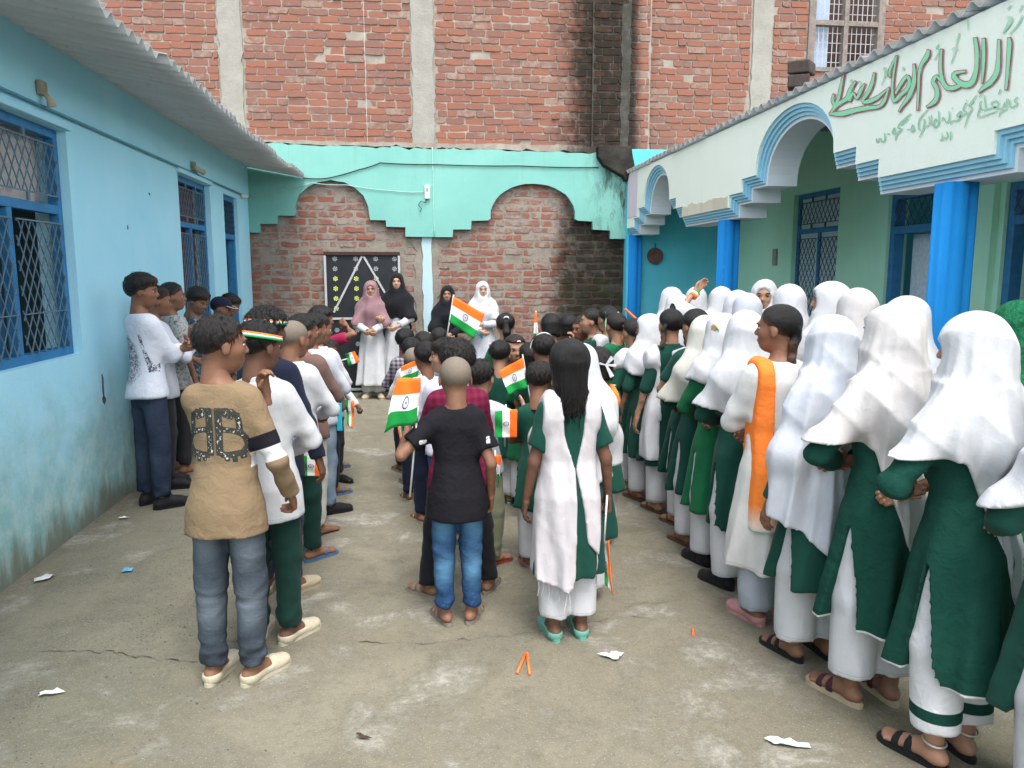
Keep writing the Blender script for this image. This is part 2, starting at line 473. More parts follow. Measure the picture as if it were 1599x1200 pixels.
def corr_sheet(mb, y0, y1, xa, za, xb, zb, pitch=0.146, amp=0.024, th=0.007, phase=0.0, nx=4, wob=0.0):
    """corrugated sheet whose ridges run from (xa,za) to (xb,zb)"""
    n = max(8, int((y1 - y0) / pitch * 10))
    top = []
    r = random.Random(int(y0 * 1000))
    for i in range(n + 1):
        y = y0 + (y1 - y0) * i / n
        w = amp * math.sin(2 * math.pi * (y + phase) / pitch)
        for j in range(nx + 1):
            t = j / nx
            top.append((xa + (xb - xa) * t, y, za + (zb - za) * t + w + wob * math.sin(3 * t + y)))
    vs = top + [(x, y, z - th) for x, y, z in top]
    o = len(top); fs = []; c = nx + 1
    for i in range(n):
        for j in range(nx):
            a = i * c + j
            fs.append((a, a + c, a + c + 1, a + 1)); fs.append((o + a, o + a + 1, o + a + c + 1, o + a + c))
        a = i * c; fs.append((a, o + a, o + a + c, a + c))
        a = i * c + nx; fs.append((a, a + c, o + a + c, o + a))
    for j in range(nx):
        fs.append((j, j + 1, o + j + 1, o + j)); a = n * c + j; fs.append((a, o + a, o + a + 1, a + 1))
    mb.add(vs, fs)

# ------------------------------------------------------------------ blue classroom block on the left
LB = empty('classroom_building', (XL, 4, 0))
LB.matrix_parent_inverse.identity()
tag(LB, 'sky blue plastered classroom block with grilled windows and corrugated eave, along the left side', 'building')
def lpart(o):
    o.matrix_parent_inverse = LB.matrix_world.inverted() if False else Matrix.Translation((-XL, -4, 0)); return o
OPS = [(4.05, 5.38, 1.12, 2.52), (7.72, 8.86, 1.12, 2.55), (9.45, 10.14, 0.0, 2.53), (0.9, 2.2, 1.12, 2.52)]
mb = MB(); wall_x(mb, XL - 0.22, XL, -2.5, YB, 0, 2.615, OPS)
lpart(mb.build('wall', M_BLUEWALL, LB))
mb = MB(); mb.box(XL - 0.22, XL + 0.014, -2.5, YB, 2.615, 3.04)
lpart(mb.build('upper_band', M_BLUEWALL, LB))
mb = MB()
mb.box(XL - 0.22 - 3.1, XL - 0.223, -2.5, -2.4, 0, 3.3); mb.box(XL - 3.3, XL - 0.223, YB - 0.15, YB - 0.05, 0, 3.3); mb.box(XL - 3.3, XL - 0.223, 6.3, 6.4, 0, 3.2)
wall_x(mb, XL - 3.4, XL - 3.3, -2.5, YB, 0, 3.5, [(3.3, 4.4, 1.1, 2.4), (7.6, 8.8, 1.1, 2.4)])
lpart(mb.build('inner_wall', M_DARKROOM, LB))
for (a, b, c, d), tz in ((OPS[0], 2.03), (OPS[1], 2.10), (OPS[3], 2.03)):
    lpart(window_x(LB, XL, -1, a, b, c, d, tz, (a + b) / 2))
    mb = MB(); mb.box(XL - 0.05, XL + 0.028, a - 0.03, b + 0.03, d + 0.004, d + 0.045)
    lpart(mb.build('lintel_drip', M_BLUEWALL, LB, bevel=0.006))
# pale marbled board behind the near transom, a screen of cloth behind the second window
mm = NT('marbled_board', 0.6, 0.3); pp = mm.pos()
mm.color(mm.mix(mm.mapr(mm.noise(pp, 5, 7, 0.7, 1.6), 0.45, 0.62), (0.50, 0.47, 0.44), (0.33, 0.30, 0.29)))
mb = MB(); mb.box(XL - 0.20, XL - 0.17, 4.08, 5.35, 2.06, 2.5); lpart(mb.build('marbled_board', mm.mat, LB))
mb = MB(); mb.box(XL - 0.20, XL - 0.17, 7.76, 8.83, 1.15, 2.52); lpart(mb.build('window_board', simple('rust_board', (0.13, 0.06, 0.05), 0.9, 0.1), LB))
for yy in (4.30, 4.98):
    mb = MB(); mb.box(XL - 0.19, XL - 0.15, yy - 0.30, yy - 0.24, 1.17, 2.0); lpart(mb.build('shutter_edge', M_FRAME, LB))
mb = MB(); mb.box(XL - 1.6, XL - 1.55, 3.9, 4.55, 1.35, 1.95); lpart(mb.build('notice_board', simple('notice_paper', (0.35, 0.42, 0.36), 0.8, 0.2), LB))
# door: frame, transom grille and the leaf standing open inwards
mb = MB()
x0, x1 = XL - 0.13, XL - 0.04
mb.box(x0, x1, 9.45, 9.51, 0, 2.53); mb.box(x0, x1, 10.08, 10.14, 0, 2.53); mb.box(x0, x1, 9.51, 10.08, 2.47, 2.53); mb.box(x0 + .003, x1 - .003, 9.51, 10.08, 2.03, 2.09)
door = lpart(mb.build('door', M_FRAME, LB, bevel=0.004))
mb = MB(); lattice(mb, XL - 0.03, 9.51, 10.08, 2.09, 2.47, 0.075, 0.12); mb.build('grille', M_IRON, door)
mb = MB(); mb.box(XL - 0.70, XL - 0.14, 10.04, 10.075, 0.02, 2.03)
for z0_, z1_ in ((0.15, 0.9), (1.05, 1.9)): mb.box(XL - 0.62, XL - 0.22, 10.028, 10.041, z0_, z1_)
mb.build('door_leaf', M_FRAME, door, bevel=0.004)
# roof sheets, each lapping the next
for i in range(14):
    y0 = -2.6 + i * 0.949
    y1 = y0 + 1.03 if i < 13 else YB - 0.02
    mb = MB(); dz = 0.009 * (i % 2) + rng.uniform(-.004, .004); ex = rng.uniform(-0.03, 0.03)
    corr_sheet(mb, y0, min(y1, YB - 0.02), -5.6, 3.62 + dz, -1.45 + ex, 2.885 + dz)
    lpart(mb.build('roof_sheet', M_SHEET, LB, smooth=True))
mb = MB()
for xx, zz in ((-1.75, 2.885), (-3.6, 3.2), (-5.0, 3.45)): mb.tube([(xx - .5 if xx > -2 else xx, -2.5, zz + (.06 if xx > -2 else 0)), (xx - .5 if xx > -2 else xx, YB - .1, zz + (.06 if xx > -2 else 0))], 0.03, 6)
lpart(mb.build('purlin', M_WOODOLD, LB))
# conduit with fittings
mb = MB(); mb.tube([(XL + 0.02, -2.4, 2.60), (XL + 0.02, 5, 2.604), (XL + 0.02, YB - 0.02, 2.60)], 0.009, 6)
lpart(mb.build('conduit', simple('conduit_blue', (0.10, 0.30, 0.40), 0.6), LB, smooth=True))
def lamp_fitting(y, z, tube=False, label=''):
    e = empty('lamp_holder', (XL + 0.02, y, z))
    mb = MB(); mb.box(0, 0.03, -0.04, 0.04, -0.04, 0.04); mb.build('base', simple('aged_plastic', (0.30, 0.27, 0.2), 0.6), e, bevel=0.006)
    mb = MB()
    if tube: mb.tube([(0.045, -0.05, -0.02), (0.05, 0.20, -0.035)], [0.022, 0.028], 8)
    else: mb.tube([(0.02, 0, -0.02), (0.05, 0.01, -0.06), (0.055, 0.015, -0.10)], [0.014, 0.02, 0.028], 8)
    mb.build('socket', simple('yellowed_plastic', (0.45, 0.42, 0.30), 0.5), e, smooth=True)
    tag(e, label, 'lamp holder'); return e
lamp_fitting(5.02, 2.70, False, 'small lamp holder drooping from the conduit above the near grilled window')
lamp_fitting(8.15, 2.665, True, 'pale lamp holder on the blue wall above the far window')
mb = MB(); mb.tube([(XL + 0.014, 10.3, 2.585), (XL + 0.06, 10.45, 2.585)], 0.02, 8)
tag(mb.build('pipe_stub', M_WHITE), 'short white pipe stub sticking out at the blue wall corner', 'pipe')

for (yy, zz, h_, w_, k_) in ((5.66, 0.86, 0.10, 0.018, 1), (5.66, 0.77, 0.035, 0.03, 2), (6.35, 1.98, 0.02, 0.014, 3), (6.9, 2.28, 0.012, 0.02, 4), (6.25, 1.5, .012, .012, 5)):
    mb = MB(); r = random.Random(k_); mb.prism([(yy + w_ * math.cos(a * .7) * r.uniform(.6, 1.2), zz + h_ * math.sin(a * .7) * r.uniform(.7, 1.1)) for a in range(9)], 'x', XL - 0.004, XL + 0.002)
    lpart(mb.build('plaster_gouge', simple('bare_cement', (0.10, 0.10, 0.095), 0.95, 0.1), LB))

# ------------------------------------------------------------------ bricks
def brick_mesh(w, h, d, seed, ragged=0.004):
    r = random.Random(seed); c = 0.010 + r.random() * 0.006
    pts = []
    hw, hh = w / 2, h / 2
    base = [(-hw + c, -hh), (-hw * .3, -hh), (hw * .35, -hh), (hw - c, -hh), (hw, -hh + c), (hw, hh - c), (hw - c, hh), (hw * .3, hh), (-hw * .35, hh), (-hw + c, hh), (-hw, hh - c), (-hw, -hh + c)]
    base = [(x + r.gauss(0, ragged), z + r.gauss(0, ragged * 0.8)) for x, z in base]
    n = len(base)
    fr = [(x * 0.985, 0.0, z * 0.94) for x, z in base]; md = [(x, 0.006, z) for x, z in base]; bk = [(x, d, z) for x, z in base]
    vs = fr + md + bk; fs = [tuple(range(n))]
    for i in range(n):
        j = (i + 1) % n
        fs.append((i, i + n, j + n, j)); fs.append((i + n, i + 2 * n, j + 2 * n, j + n))
    fr[0] = fr[0]
    # a slightly bellied or chipped face
    return vs, fs
def shift(vs, dx, dy, dz, sx=1.0): return [(x * sx + dx, y + dy, z + dz) for x, y, z in vs]

def lay(parent, spec, mat, focus, limit, base_mesh, name='brick'):
    """spec: list of (x, y, z, w, variant) -> single bricks near the focus, the rest one field"""
    spec = sorted(spec, key=lambda s: (s[0] - focus[0]) ** 2 + (s[2] - focus[1]) ** 2)
    for i, (x, y, z, w, k) in enumerate(spec[:limit]):
        o = bpy.data.objects.new(name, base_mesh[k][0]); COL.objects.link(o)
        o.parent = parent; o.location = (x, y, z); o.scale = (w / base_mesh[k][3], 1, 1)
        o.rotation_euler = (rng.gauss(0, .012), rng.gauss(0, .010), rng.gauss(0, .012))
    rest = spec[limit:]
    if rest:
        mb = MB()
        for (x, y, z, w, k) in rest:
            mb.add(shift(base_mesh[k][1], x, y, z, w / base_mesh[k][3]), base_mesh[k][2])
        o = mb.build(name + '_field', mat, parent); o['kind'] = 'stuff'

def make_variants(n, w, h, d, mat, ragged, seed):
    out = []
    for i in range(n):
        vs, fs = brick_mesh(w, h, d, seed + i, ragged)
        m_ = bpy.data.meshes.new('brick'); m_.from_pydata(vs, [], fs); m_.materials.append(mat); m_.update()
        out.append((m_, vs, fs, w))
    return out

# upper storey of raw brick behind the yard
UP = empty('brick_building', (0, 0, 0))
tag(UP, 'tall raw red brick building with bare concrete columns rising behind the turquoise wall', 'building')
CH_, BL = 0.0935, 0.252
VAR = make_variants(9, 0.238, 0.078, 0.05, M_BRICK, 0.0042, 100)
YU, YU2 = 10.84, 10.94            # brick faces left and right of the pier
spec = []; z = 3.36; row = 0
while z < 5.65:
    for (xa, xb, yy) in ((-5.4, -2.46, YU), (-2.15, -0.025, YU), (0.29, 2.42, YU), (2.42, 3.20, YU - 0.03), (3.225, 4.67, YU2), (4.99, 5.50, YU2), (6.63, 8.9, YU2)):
        if xa == 2.42: xb2 = 2.93
        x = xa + (row % 2) * -0.13 + rng.uniform(-.05, .05)
        while x < xb - 0.03:
            w = BL if rng.random() > 0.12 else BL * 0.52
            a, b = max(x, xa), min(x + w, xb)
            if b - a > 0.05 and rng.random() > 0.005:
                spec.append(((a + b) / 2, yy + rng.gauss(0, .0045), z + rng.gauss(0, .003), (b - a) - rng.uniform(0.010, 0.017), rng.randrange(9)))
            x += w
    # the course that runs under the window
    if z < 4.42:
        x = 5.5
        while x < 6.63:
            b = min(x + BL, 6.63)
            if b - x > 0.05: spec.append(((x + b) / 2, YU2 + rng.gauss(0, .004), z, b - x - .013, rng.randrange(9)))
            x += BL
    z += CH_; row += 1
lay(UP, spec, M_BRICK, (0.3, 4.2), 300, VAR)
mb = MB(); mb.box(-5.4, 3.21, YU + 0.0105, YU + 0.3, 3.28, 5.7)
mb.box(2.405, 3.212, YU - 0.0195, YU + 0.0095, 3.29, 5.7)
wall = MB(); wall.box(3.212, 5.5, YU2 + 0.0105, YU2 + 0.3, 3.0, 5.7); wall.box(6.63, 9, YU2 + 0.0105, YU2 + 0.3, 3.0, 5.7); wall.box(5.5, 6.63, YU2 + 0.0105, YU2 + 0.3, 3.0, 4.44)
mb.build('mortar_bed', M_MORTAR, UP); wall.build('mortar_bed', M_MORTAR, UP)
for xa, xb, y in ((-2.45, -2.165, YU - 0.012), (-0.012, 0.272, YU - 0.014), (4.69, 4.97, YU2 - 0.012)):
    mb = MB(); r = random.Random(int(xa * 10) + 50)
    # slightly wavering edges where the concrete was cast against the bricks
    n = 26; L = []; Rr = []
    for i in range(n + 1):
        z = 3.30 + 2.4 * i / n
        L.append((xa + r.gauss(0, .009), z)); Rr.append((xb + r.gauss(0, .009), z))
    mb.prism(L + Rr[::-1], 'y', y, YU2 + 0.2)
    mb.build('column', M_CONC, UP)
# the grey render strip on the pier edge
mb = MB(); n = 30; L = []; Rr = []; r = random.Random(5)
for i in range(n + 1):
    z = 3.30 + 2.4 * i / n
    L.append((2.80 + r.gauss(0, .008), z)); Rr.append((2.925 + r.gauss(0, .006), z))
mb.prism(L + Rr[::-1], 'y', YU - 0.034, YU); mb.build('render_strip', M_CONC, UP)
# broken corbel below the pier
mb = MB()
pf = [(2.46, 3.33), (2.47, 3.18), (2.55, 3.07), (2.70, 2.99), (2.82, 2.93), (2.86, 2.86), (2.92, 2.95), (2.98, 3.08), (2.95, 3.2), (2.93, 3.33)]
mb.prism(pf, 'y', 10.66, 10.9)
o = mb.build('broken_corbel', M_DARKCONC, UP, bevel=0.02)
# bottom ledge of cement between brick and paint
mb = MB(); n = 70; r = random.Random(9); T = []; Bt = []
for i in range(n + 1):
    x = -3.2 + 6.1 * i / n
    T.append((x, 3.34 + r.gauss(0, .006))); Bt.append((x, 3.285 + r.gauss(0, .012) - 0.007 * (x + 2)))
mb.prism(T + Bt[::-1], 'y', 10.79, 10.86); mb.build('cement_ledge', M_MORTAR, UP)
# barred window in the upper storey
wf = MB()
for a, b in ((5.50, 5.60), (6.02, 6.09), (6.53, 6.63)): wf.box(a, b, YU2 - 0.02, YU2 + 0.08, 4.44, 5.7)
wf.box(5.60, 6.53, YU2 - 0.018, YU2 + 0.078, 4.44, 4.50); wf.box(5.60, 6.02, YU2 - 0.016, YU2 + 0.076, 5.06, 5.13); wf.box(6.09, 6.53, YU2 - 0.016, YU2 + 0.076, 5.06, 5.13)
uw = wf.build('window', M_WOODOLD, UP, bevel=0.004)
for xa, xb in ((5.60, 6.02), (6.09, 6.53)):
    bars = MB(); n = 6
    for i in range(1, n): bars.tube([(xa + (xb - xa) * i / n, YU2 + 0.03, 4.5), (xa + (xb - xa) * i / n, YU2 + 0.03, 5.7)], 0.006, 5)
    for k in range(9): bars.tube([(xa, YU2 + 0.042, 4.58 + k * 0.13), (xb, YU2 + 0.042, 4.58 + k * 0.13)], 0.005, 4)
    bars.build('grille', M_STEEL, uw)
pn = MB(); pn.box(5.60, 5.86, YU2 + 0.13, YU2 + 0.14, 4.5, 5.7)
gm = NT('window_glass', 0.08, 0.6); gm.color((0.35, 0.45, 0.60)); pn.build('pane', gm.mat, uw)
rm = MB(); rm.box(5.3, 7.4, YU2 + 0.9, YU2 + 0.95, 4.2, 6.6); rm.build('inner_wall', M_DARKWOOD, UP)
# plumb line hanging down the brickwork
mb = MB(); mb.tube([(-0.62, YU - 0.02, 5.6), (-0.615, YU - 0.022, 4.4), (-0.61, YU - 0.02, 3.30)], 0.0022, 4)
mb.tube([(-0.61, YU - 0.022, 3.31), (-0.61, YU - 0.022, 3.275)], [0.009, 0.004], 6)
tag(mb.build('string_line', M_WHITE), 'thin white string hanging down the red brick wall', 'string')

# ------------------------------------------------------------------ turquoise wall with bricked-up cusped arches
LW = empty('arched_wall', (0, 0, 0))
tag(LW, 'turquoise painted wall with two cusped arches filled in with smeared brickwork', 'wall')
def ell(cx, hw, z0, rise, n=18, p=0.85):
    return [(cx - hw * math.cos(math.pi * i / n), z0 + rise * math.sin(math.pi * i / n) ** p) for i in range(n + 1)]
prof = [(-2.9, 2.155), (-2.03, 2.155), (-2.03, 2.262), (-1.80, 2.262), (-1.80, 2.378), (-1.585, 2.378)]
prof += ell(-1.095, 0.48, 2.40, 0.435)
prof += [(-0.60, 2.33), (-0.393, 2.33), (-0.393, 2.237), (-0.135, 2.237), (-0.135, 2.115), (0.50, 2.110), (0.51, 2.212), (0.755, 2.212), (0.756, 2.332), (0.99, 2.334)]
prof += ell(1.60, 0.59, 2.36, 0.47)
prof += [(2.22, 2.34), (2.43, 2.33), (2.44, 2.22), (2.68, 2.21), (2.69, 2.10), (3.3, 2.10)]
r = random.Random(3)
def zprof(x):
    for (a, za), (b, zb) in zip(prof[:-1], prof[1:]):
        if a <= x <= b and b > a: return za + (zb - za) * (x - a) / (b - a)
    return 2.1
topl = [(-2.9 + 6.2 * i / 60, 3.315 - 0.012 * (6.2 * i / 60) + r.gauss(0, .008)) for i in range(61)]
jp = [(x + r.gauss(0, .004), z + r.gauss(0, .004)) for x, z in prof]
mb = MB(); mb.prism(jp + topl[::-1], 'y', 10.79, 10.90)
mb.build('painted_band', M_TURQ, LW)
VAR2 = make_variants(9, 0.225, 0.070, 0.04, M_BRICK2, 0.009, 300)
spec = []; z = 0.05; row = 0
while z < 2.85:
    x = -2.3 + (row % 2) * 0.12
    while x < 3.0:
        w = 0.25 if rng.random() > 0.25 else 0.13
        cx = x + w / 2
        gate = -1.27 < cx < -0.16 and z < 1.95
        if z - 0.03 < zprof(cx) and not gate and not (0.0 < cx < 0.28) and -2.2 < cx < 2.95:
            spec.append((cx, 10.868 + rng.gauss(0, .003), z + rng.gauss(0, .004), w - rng.uniform(.012, .04), rng.randrange(9)))
        x += w
    z += 0.098; row += 1
spec = [s for s in spec]
lay(LW, spec, M_BRICK2, (0.6, 1.95), 300, VAR2)
mb = MB(); mb.box(-2.9, 3.3, 10.873, 11.0, 0, 2.85); mb.build('mortar_bed', M_MORTAR2, LW)
mb = MB(); r = random.Random(21); L = []; Rr = []
for i in range(25):
    z = 2.112 * i / 24
    L.append((0.085 + r.gauss(0, .007), z)); Rr.append((0.215 + r.gauss(0, .006), z))
mb.prism(L + Rr[::-1], 'y', 10.835, 10.88)
mb.build('pilaster', plaster('pilaster_blue', (0.42, 0.57, 0.62), (0.38, 0.52, 0.58), 0.6), LW)
mb = MB(); r = random.Random(22); L = []; Rr = []
for i in range(25):
    z = 2.2 * i / 24
    L.append((-0.03 + r.gauss(0, .02), z)); Rr.append((0.30 + r.gauss(0, .02), z))
mb.prism(L + Rr[::-1], 'y', 10.855, 10.88); mb.build('cement_strip', M_MORTAR2, LW)

# gate of black sheet with punched discs and pale diagonal straps
GT = empty('sheet_gate', (-0.72, 10.80, 0))
tag(GT, 'black sheet metal gate with rows of perforated discs and two pale diagonal straps', 'gate')
mb = MB(); mb.box(-0.49, 0.49, 0.0, 0.02, 0.03, 1.88); mb.build('sheet', simple('black_sheet', (0.010, 0.012, 0.016), 0.5, 0.4, 0.3, 6), GT)
mb = MB(); mb.box(-0.505, 0.505, -0.03, 0.02, 1.86, 1.91); mb.build('top_rail', M_DARKWOOD, GT, bevel=.006)
for a, b in ((-0.505, -0.475), (0.475, 0.505)):
    mb = MB(); mb.box(a, b, -0.028, 0.018, 0.0, 1.857); mb.build('stile', M_STEEL, GT, bevel=.003)
mb = MB(); mb.box(-0.472, 0.472, -0.02, -0.002, 1.0, 1.03); mb.build('middle_rail', M_STEEL, GT, bevel=.003)
mb = MB(); mb.box(-0.472, 0.472, -0.02, -0.002, 0.03, 0.06); mb.build('bottom_rail', M_STEEL, GT, bevel=.003)
for (xa, za, xb, zb) in ((0.0, 1.85, -0.395, 1.10), (0.02, 1.85, 0.30, 1.35)):
    d = Vector((xb - xa, 0, zb - za)); nrm = Vector((-d.z, 0, d.x)).normalized() * 0.013
    a = Vector((xa, 0, za)); b = Vector((xb, 0, zb))
    mb = MB(); mb.prism([((a + nrm).x, (a + nrm).z), ((b + nrm).x, (b + nrm).z), ((b - nrm).x, (b - nrm).z), ((a - nrm).x, (a - nrm).z)], 'y', -0.012, -0.003)
    mb.build('strap', M_STEEL, GT)
dm = MB()
for k in range(7):       # a disc: hub and six little punched sectors
    cx, cz = (0, 0) if k == 0 else (0.0235 * math.cos(k * math.pi / 3), 0.0235 * math.sin(k * math.pi / 3))
    pts = [(cx + 0.0108 * math.cos(a * math.pi / 3 + .5), cz + 0.0108 * math.sin(a * math.pi / 3 + .5)) for a in range(6)]
    dm.prism(pts, 'y', -0.004, -0.001)
d1 = dm.mesh('disc'); d1.materials.append(simple('lime_disc', (0.55, 0.65, 0.16), 0.5))
d2 = d1.copy(); d2.materials.clear(); d2.materials.append(simple('grey_disc', (0.30, 0.31, 0.32), 0.5))
for ci, x in enumerate((-0.36, -0.085, 0.18, 0.43)):
    for ri in range(6):
        z = 1.815 - ri * 0.132
        o = bpy.data.objects.new('disc', d2 if ri < 2 or ci == 3 else d1); COL.objects.link(o); o.parent = GT; o.location = (x, 0, z)
        o.rotation_euler = (0, rng.random() * 6, 0)
for ci, x in enumerate((-0.36, -0.085, 0.18, 0.43)):
    for ri in range(4):
        o = bpy.data.objects.new('disc', d2); COL.objects.link(o); o.parent = GT; o.location = (x, 0, 0.86 - ri * 0.19)

# wires and switch box on the turquoise band
def wire(pts, r, name, label, mat=M_BLACK, sag=0.0):
    P = [Vector(p) for p in pts]; out = []
    for a, b in zip(P[:-1], P[1:]):
        for i in range(8):
            t = i / 8; q = a.lerp(b, t); q.z -= sag * 4 * t * (1 - t); out.append(q)
    out.append(P[-1])
    mb = MB(); mb.tube(out, r, 5); return tag(mb.build(name, mat, smooth=True), label, 'cable')
wire([(-1.45, 10.775, 2.86), (-1.15, 10.775, 2.86), (-0.72, 10.775, 2.98), (-0.45, 10.775, 3.07), (0.3, 10.775, 3.06), (1.4, 10.775, 3.06), (2.5, 10.775, 3.055)], 0.007, 'cable', 'black cable strung across the turquoise band from eave to corbel', sag=0.008)
wire([(-2.12, 10.775, 2.62), (-1.75, 10.775, 2.70), (-1.35, 10.775, 2.80), (-0.9, 10.775, 2.78), (-0.3, 10.775, 2.71), (0.12, 10.775, 2.70)], 0.0045, 'cable', 'thin pale wire running over the left arch to the switch box', simple('pale_wire', (0.35, 0.48, 0.45), 0.6), 0.01)
wire([(0.24, 10.78, 3.28), (0.245, 10.78, 2.8), (0.25, 10.78, 2.12)], 0.006, 'cable', 'pale conduit running straight down the turquoise band beside the switch box', simple('turq_conduit', (0.32, 0.62, 0.55), 0.6))
sb = empty('switch_box', (0.165, 10.79, 2.70))
mb = MB(); mb.box(-0.035, 0.035, -0.035, 0.0, -0.09, 0.09); mb.build('case', M_WHITE, sb, bevel=.008)
mb = MB(); mb.box(-0.016, 0.016, -0.045, -0.034, 0.01, 0.06); mb.build('switch', simple('aged_plastic', (0.3, .27, .2)), sb, bevel=.004)
mb = MB(); mb.tube([(0, -.02, -.09), (-.03, -.025, -.14), (-.09, -.02, -.12), (-.12, -.03, -.17), (-.08, -.03, -.22), (-.10, -.03, -.26)], 0.005, 5); mb.build('loose_wire', M_BLACK, sb, smooth=True)
tag(sb, 'small white switch box with loose wires on the turquoise wall', 'switch box')

# ------------------------------------------------------------------ arcade on the right
AR = empty('arcade_building', (0, 0, 0))
tag(AR, 'verandah with cusped arches, bright blue pillars and painted writing, along the right side', 'building')
PIL = [(0.55, 0), (4.16, 1), (7.40, 2), (10.72, 3)]
CEN = [(2.55, 0.64), (5.95, 0.64), (9.43, 0.52)]
def arc_prof(k, y_lo=-1.6, y_hi=10.72):
    i = 0.021 * k; iz = 0.024 * k
    pts = [(y_lo, 2.235 - iz)]
    for c, hw in CEN:
        a = hw - i
        out2 = 1.20 if hw > 0.55 else 0.98
        out1 = 0.93 if hw > 0.55 else 0.76
        pts += [(c - out2 + i, 2.235 - iz), (c - out2 + i, 2.35 - iz), (c - out1 + i, 2.35 - iz), (c - out1 + i, 2.465 - iz)]
        if c - out1 + i < c - a - 0.002: pts.append((c - a - 0.0, 2.465 - iz))
        pts += [(y, z) for y, z in ell(c, a, 2.475 - iz, 0.44 - 0.2 * i, 20, 0.9)]
        pts += [(c + a, 2.465 - iz), (c + out1 - i, 2.465 - iz), (c + out1 - i, 2.35 - iz), (c + out2 - i, 2.35 - iz), (c + out2 - i, 2.235 - iz)]
    pts.append((y_hi, 2.235 - iz))
    clean = [pts[0]]
    for p in pts[1:]:
        if math.hypot(p[0] - clean[-1][0], p[1] - clean[-1][1]) > 1e-4: clean.append(p)
    return clean
NL = 5
for k in range(NL):
    pr = arc_prof(k)
    x0 = XR + 0.019 * k
    x1 = XR + 0.019 * (k + 1) if k < NL - 1 else XR + 0.34
    topz = 2.965 if k < NL - 1 else 3.02
    mb = MB(); mb.prism(pr + [(10.72, topz), (-1.6, topz)], 'x', x0, x1)
    mb.build('fascia' if k == 0 else ('arch_soffit' if k == NL - 1 else 'arch_rib'), M_CREAM if k == 0 else (M_WHITEP if k in (NL - 1,) else M_RIB), AR)
# lower front of the capitals is whitewashed: a thin coat on the fascia
def coat(y0, y1, z0, z1, mat, name):
    mb = MB(); r = random.Random(int(y0 * 50)); n = max(6, int((y1 - y0) / 0.05))
    T = [(y0 + (y1 - y0) * i / n, z1 + r.gauss(0, .01)) for i in range(n + 1)]
    mb.prism([(y0, z0)] + [(y1, z0)] + T[::-1], 'x', XR - 0.006, XR - 0.0005); mb.build(name, mat, AR)
coat(7.17, 8.43, 2.238, 2.345, plaster('stained_whitewash', (0.50, 0.47, 0.36), (0.62, 0.60, 0.48), 1.0), 'capital_coat')
coat(10.22, 10.70, 2.37, 2.95, plaster('pinkish_whitewash', (0.60, 0.52, 0.58), (0.62, 0.58, 0.62), 0.7), 'end_coat')
# pillars: three rounded lobes each side, bright blue
for y, i in PIL:
    n = 64; pts = []
    for a in range(n):
        t = 2 * math.pi * a / n
        rr = 0.088 * (1 - 0.10 * abs(math.cos(3 * t + .4)) ** 4 + 0.06 * abs(math.sin(3 * t + .4)))
        sq = 1.0 / max(abs(math.cos(t)), abs(math.sin(t))) ** 0.55
        pts.append((XR + 0.115 + rr * sq * math.cos(t), y + rr * sq * math.sin(t)))
    mb = MB(); mb.prism(pts, 'z', 0, 2.14); o = mb.build('pillar', M_PILLAR, AR)
    for p_ in o.data.polygons: p_.use_smooth = len(p_.vertices) == 4
    mb = MB(); mb.box(XR - 0.01, XR + 0.24, y - 0.125, y + 0.125, 0, 0.16); mb.build('pillar_base', M_PILLAR, AR, bevel=.01)
# inner wall with windows and doors
XI = 4.36
OPR = [(7.80, 8.80, 1.05, 2.52), (6.0, 6.93, 0.0, 2.36), (4.35, 5.46, 0.0, 2.30), (2.0, 3.0, 1.0, 2.4)]
mb = MB(); wall_x(mb, XI, XI + 0.2, -1.6, YB, 0, 3.3, OPR); mb.build('inner_wall', M_GREEN, AR)
mb = MB(); mb.box(XR + 0.0, 7.6, 10.722, 10.86, 0, 3.3); mb.build('end_wall', M_TEAL, AR)
mb = MB(); mb.box(XI - 0.05, XI, 5.52, 5.78, 0, 3.2); mb.build('inner_pilaster', M_GREEN, AR)
window_x(AR, XI, 1, 7.80, 8.80, 1.05, 2.52, 2.10, 8.30, 0.085, 0.125)
# doorway with a lattice transom, pale leaf half open; dark doorway beside it
for (a, b, c, d), leafm in ((OPR[1], M_PALEROOM), (OPR[2], M_DARKWOOD)):
    mb = MB(); x0, x1 = XI + 0.03, XI + 0.13
    mb.box(x0, x1, a, a + 0.07, 0, d); mb.box(x0, x1, b - 0.07, b, 0, d); mb.box(x0, x1, a + 0.07, b - 0.07, d - 0.06, d); mb.box(x0 + .003, x1 - .003, a + 0.07, b - 0.07, 1.99, 2.06)
    dr = mb.build('door', M_FRAME, AR, bevel=.004)
    mb = MB(); lattice(mb, XI + 0.02, a + 0.07, b - 0.07, 2.06, d - 0.06, 0.09, 0.13); mb.build('grille', M_IRON, dr)
    mb = MB(); mb.box(XI + 0.20, XI + 0.235, a + 0.07, b - 0.10, 0.02, 1.985)
    for za, zb in ((0.12, 0.9), (1.02, 1.88)): mb.box(XI + 0.19, XI + 0.2005, a + 0.2, b - 0.24, za, zb)
    mb.build('door_leaf', leafm, dr, bevel=.004)
rm = MB(); wall_x(rm, 7.5, 7.6, -1.6, 10.72, 0, 3.3, [(7.2, 8.4, 0.9, 2.5), (3.5, 6.2, 0.9, 2.5)])
rm.box(XI + 0.2, 7.5, 5.56, 5.62, 0, 3.3); rm.box(XI + 0.2, 7.5, -1.6, -1.5, 0, 3.3)
rm.build('room_wall', M_PALEROOM, AR)
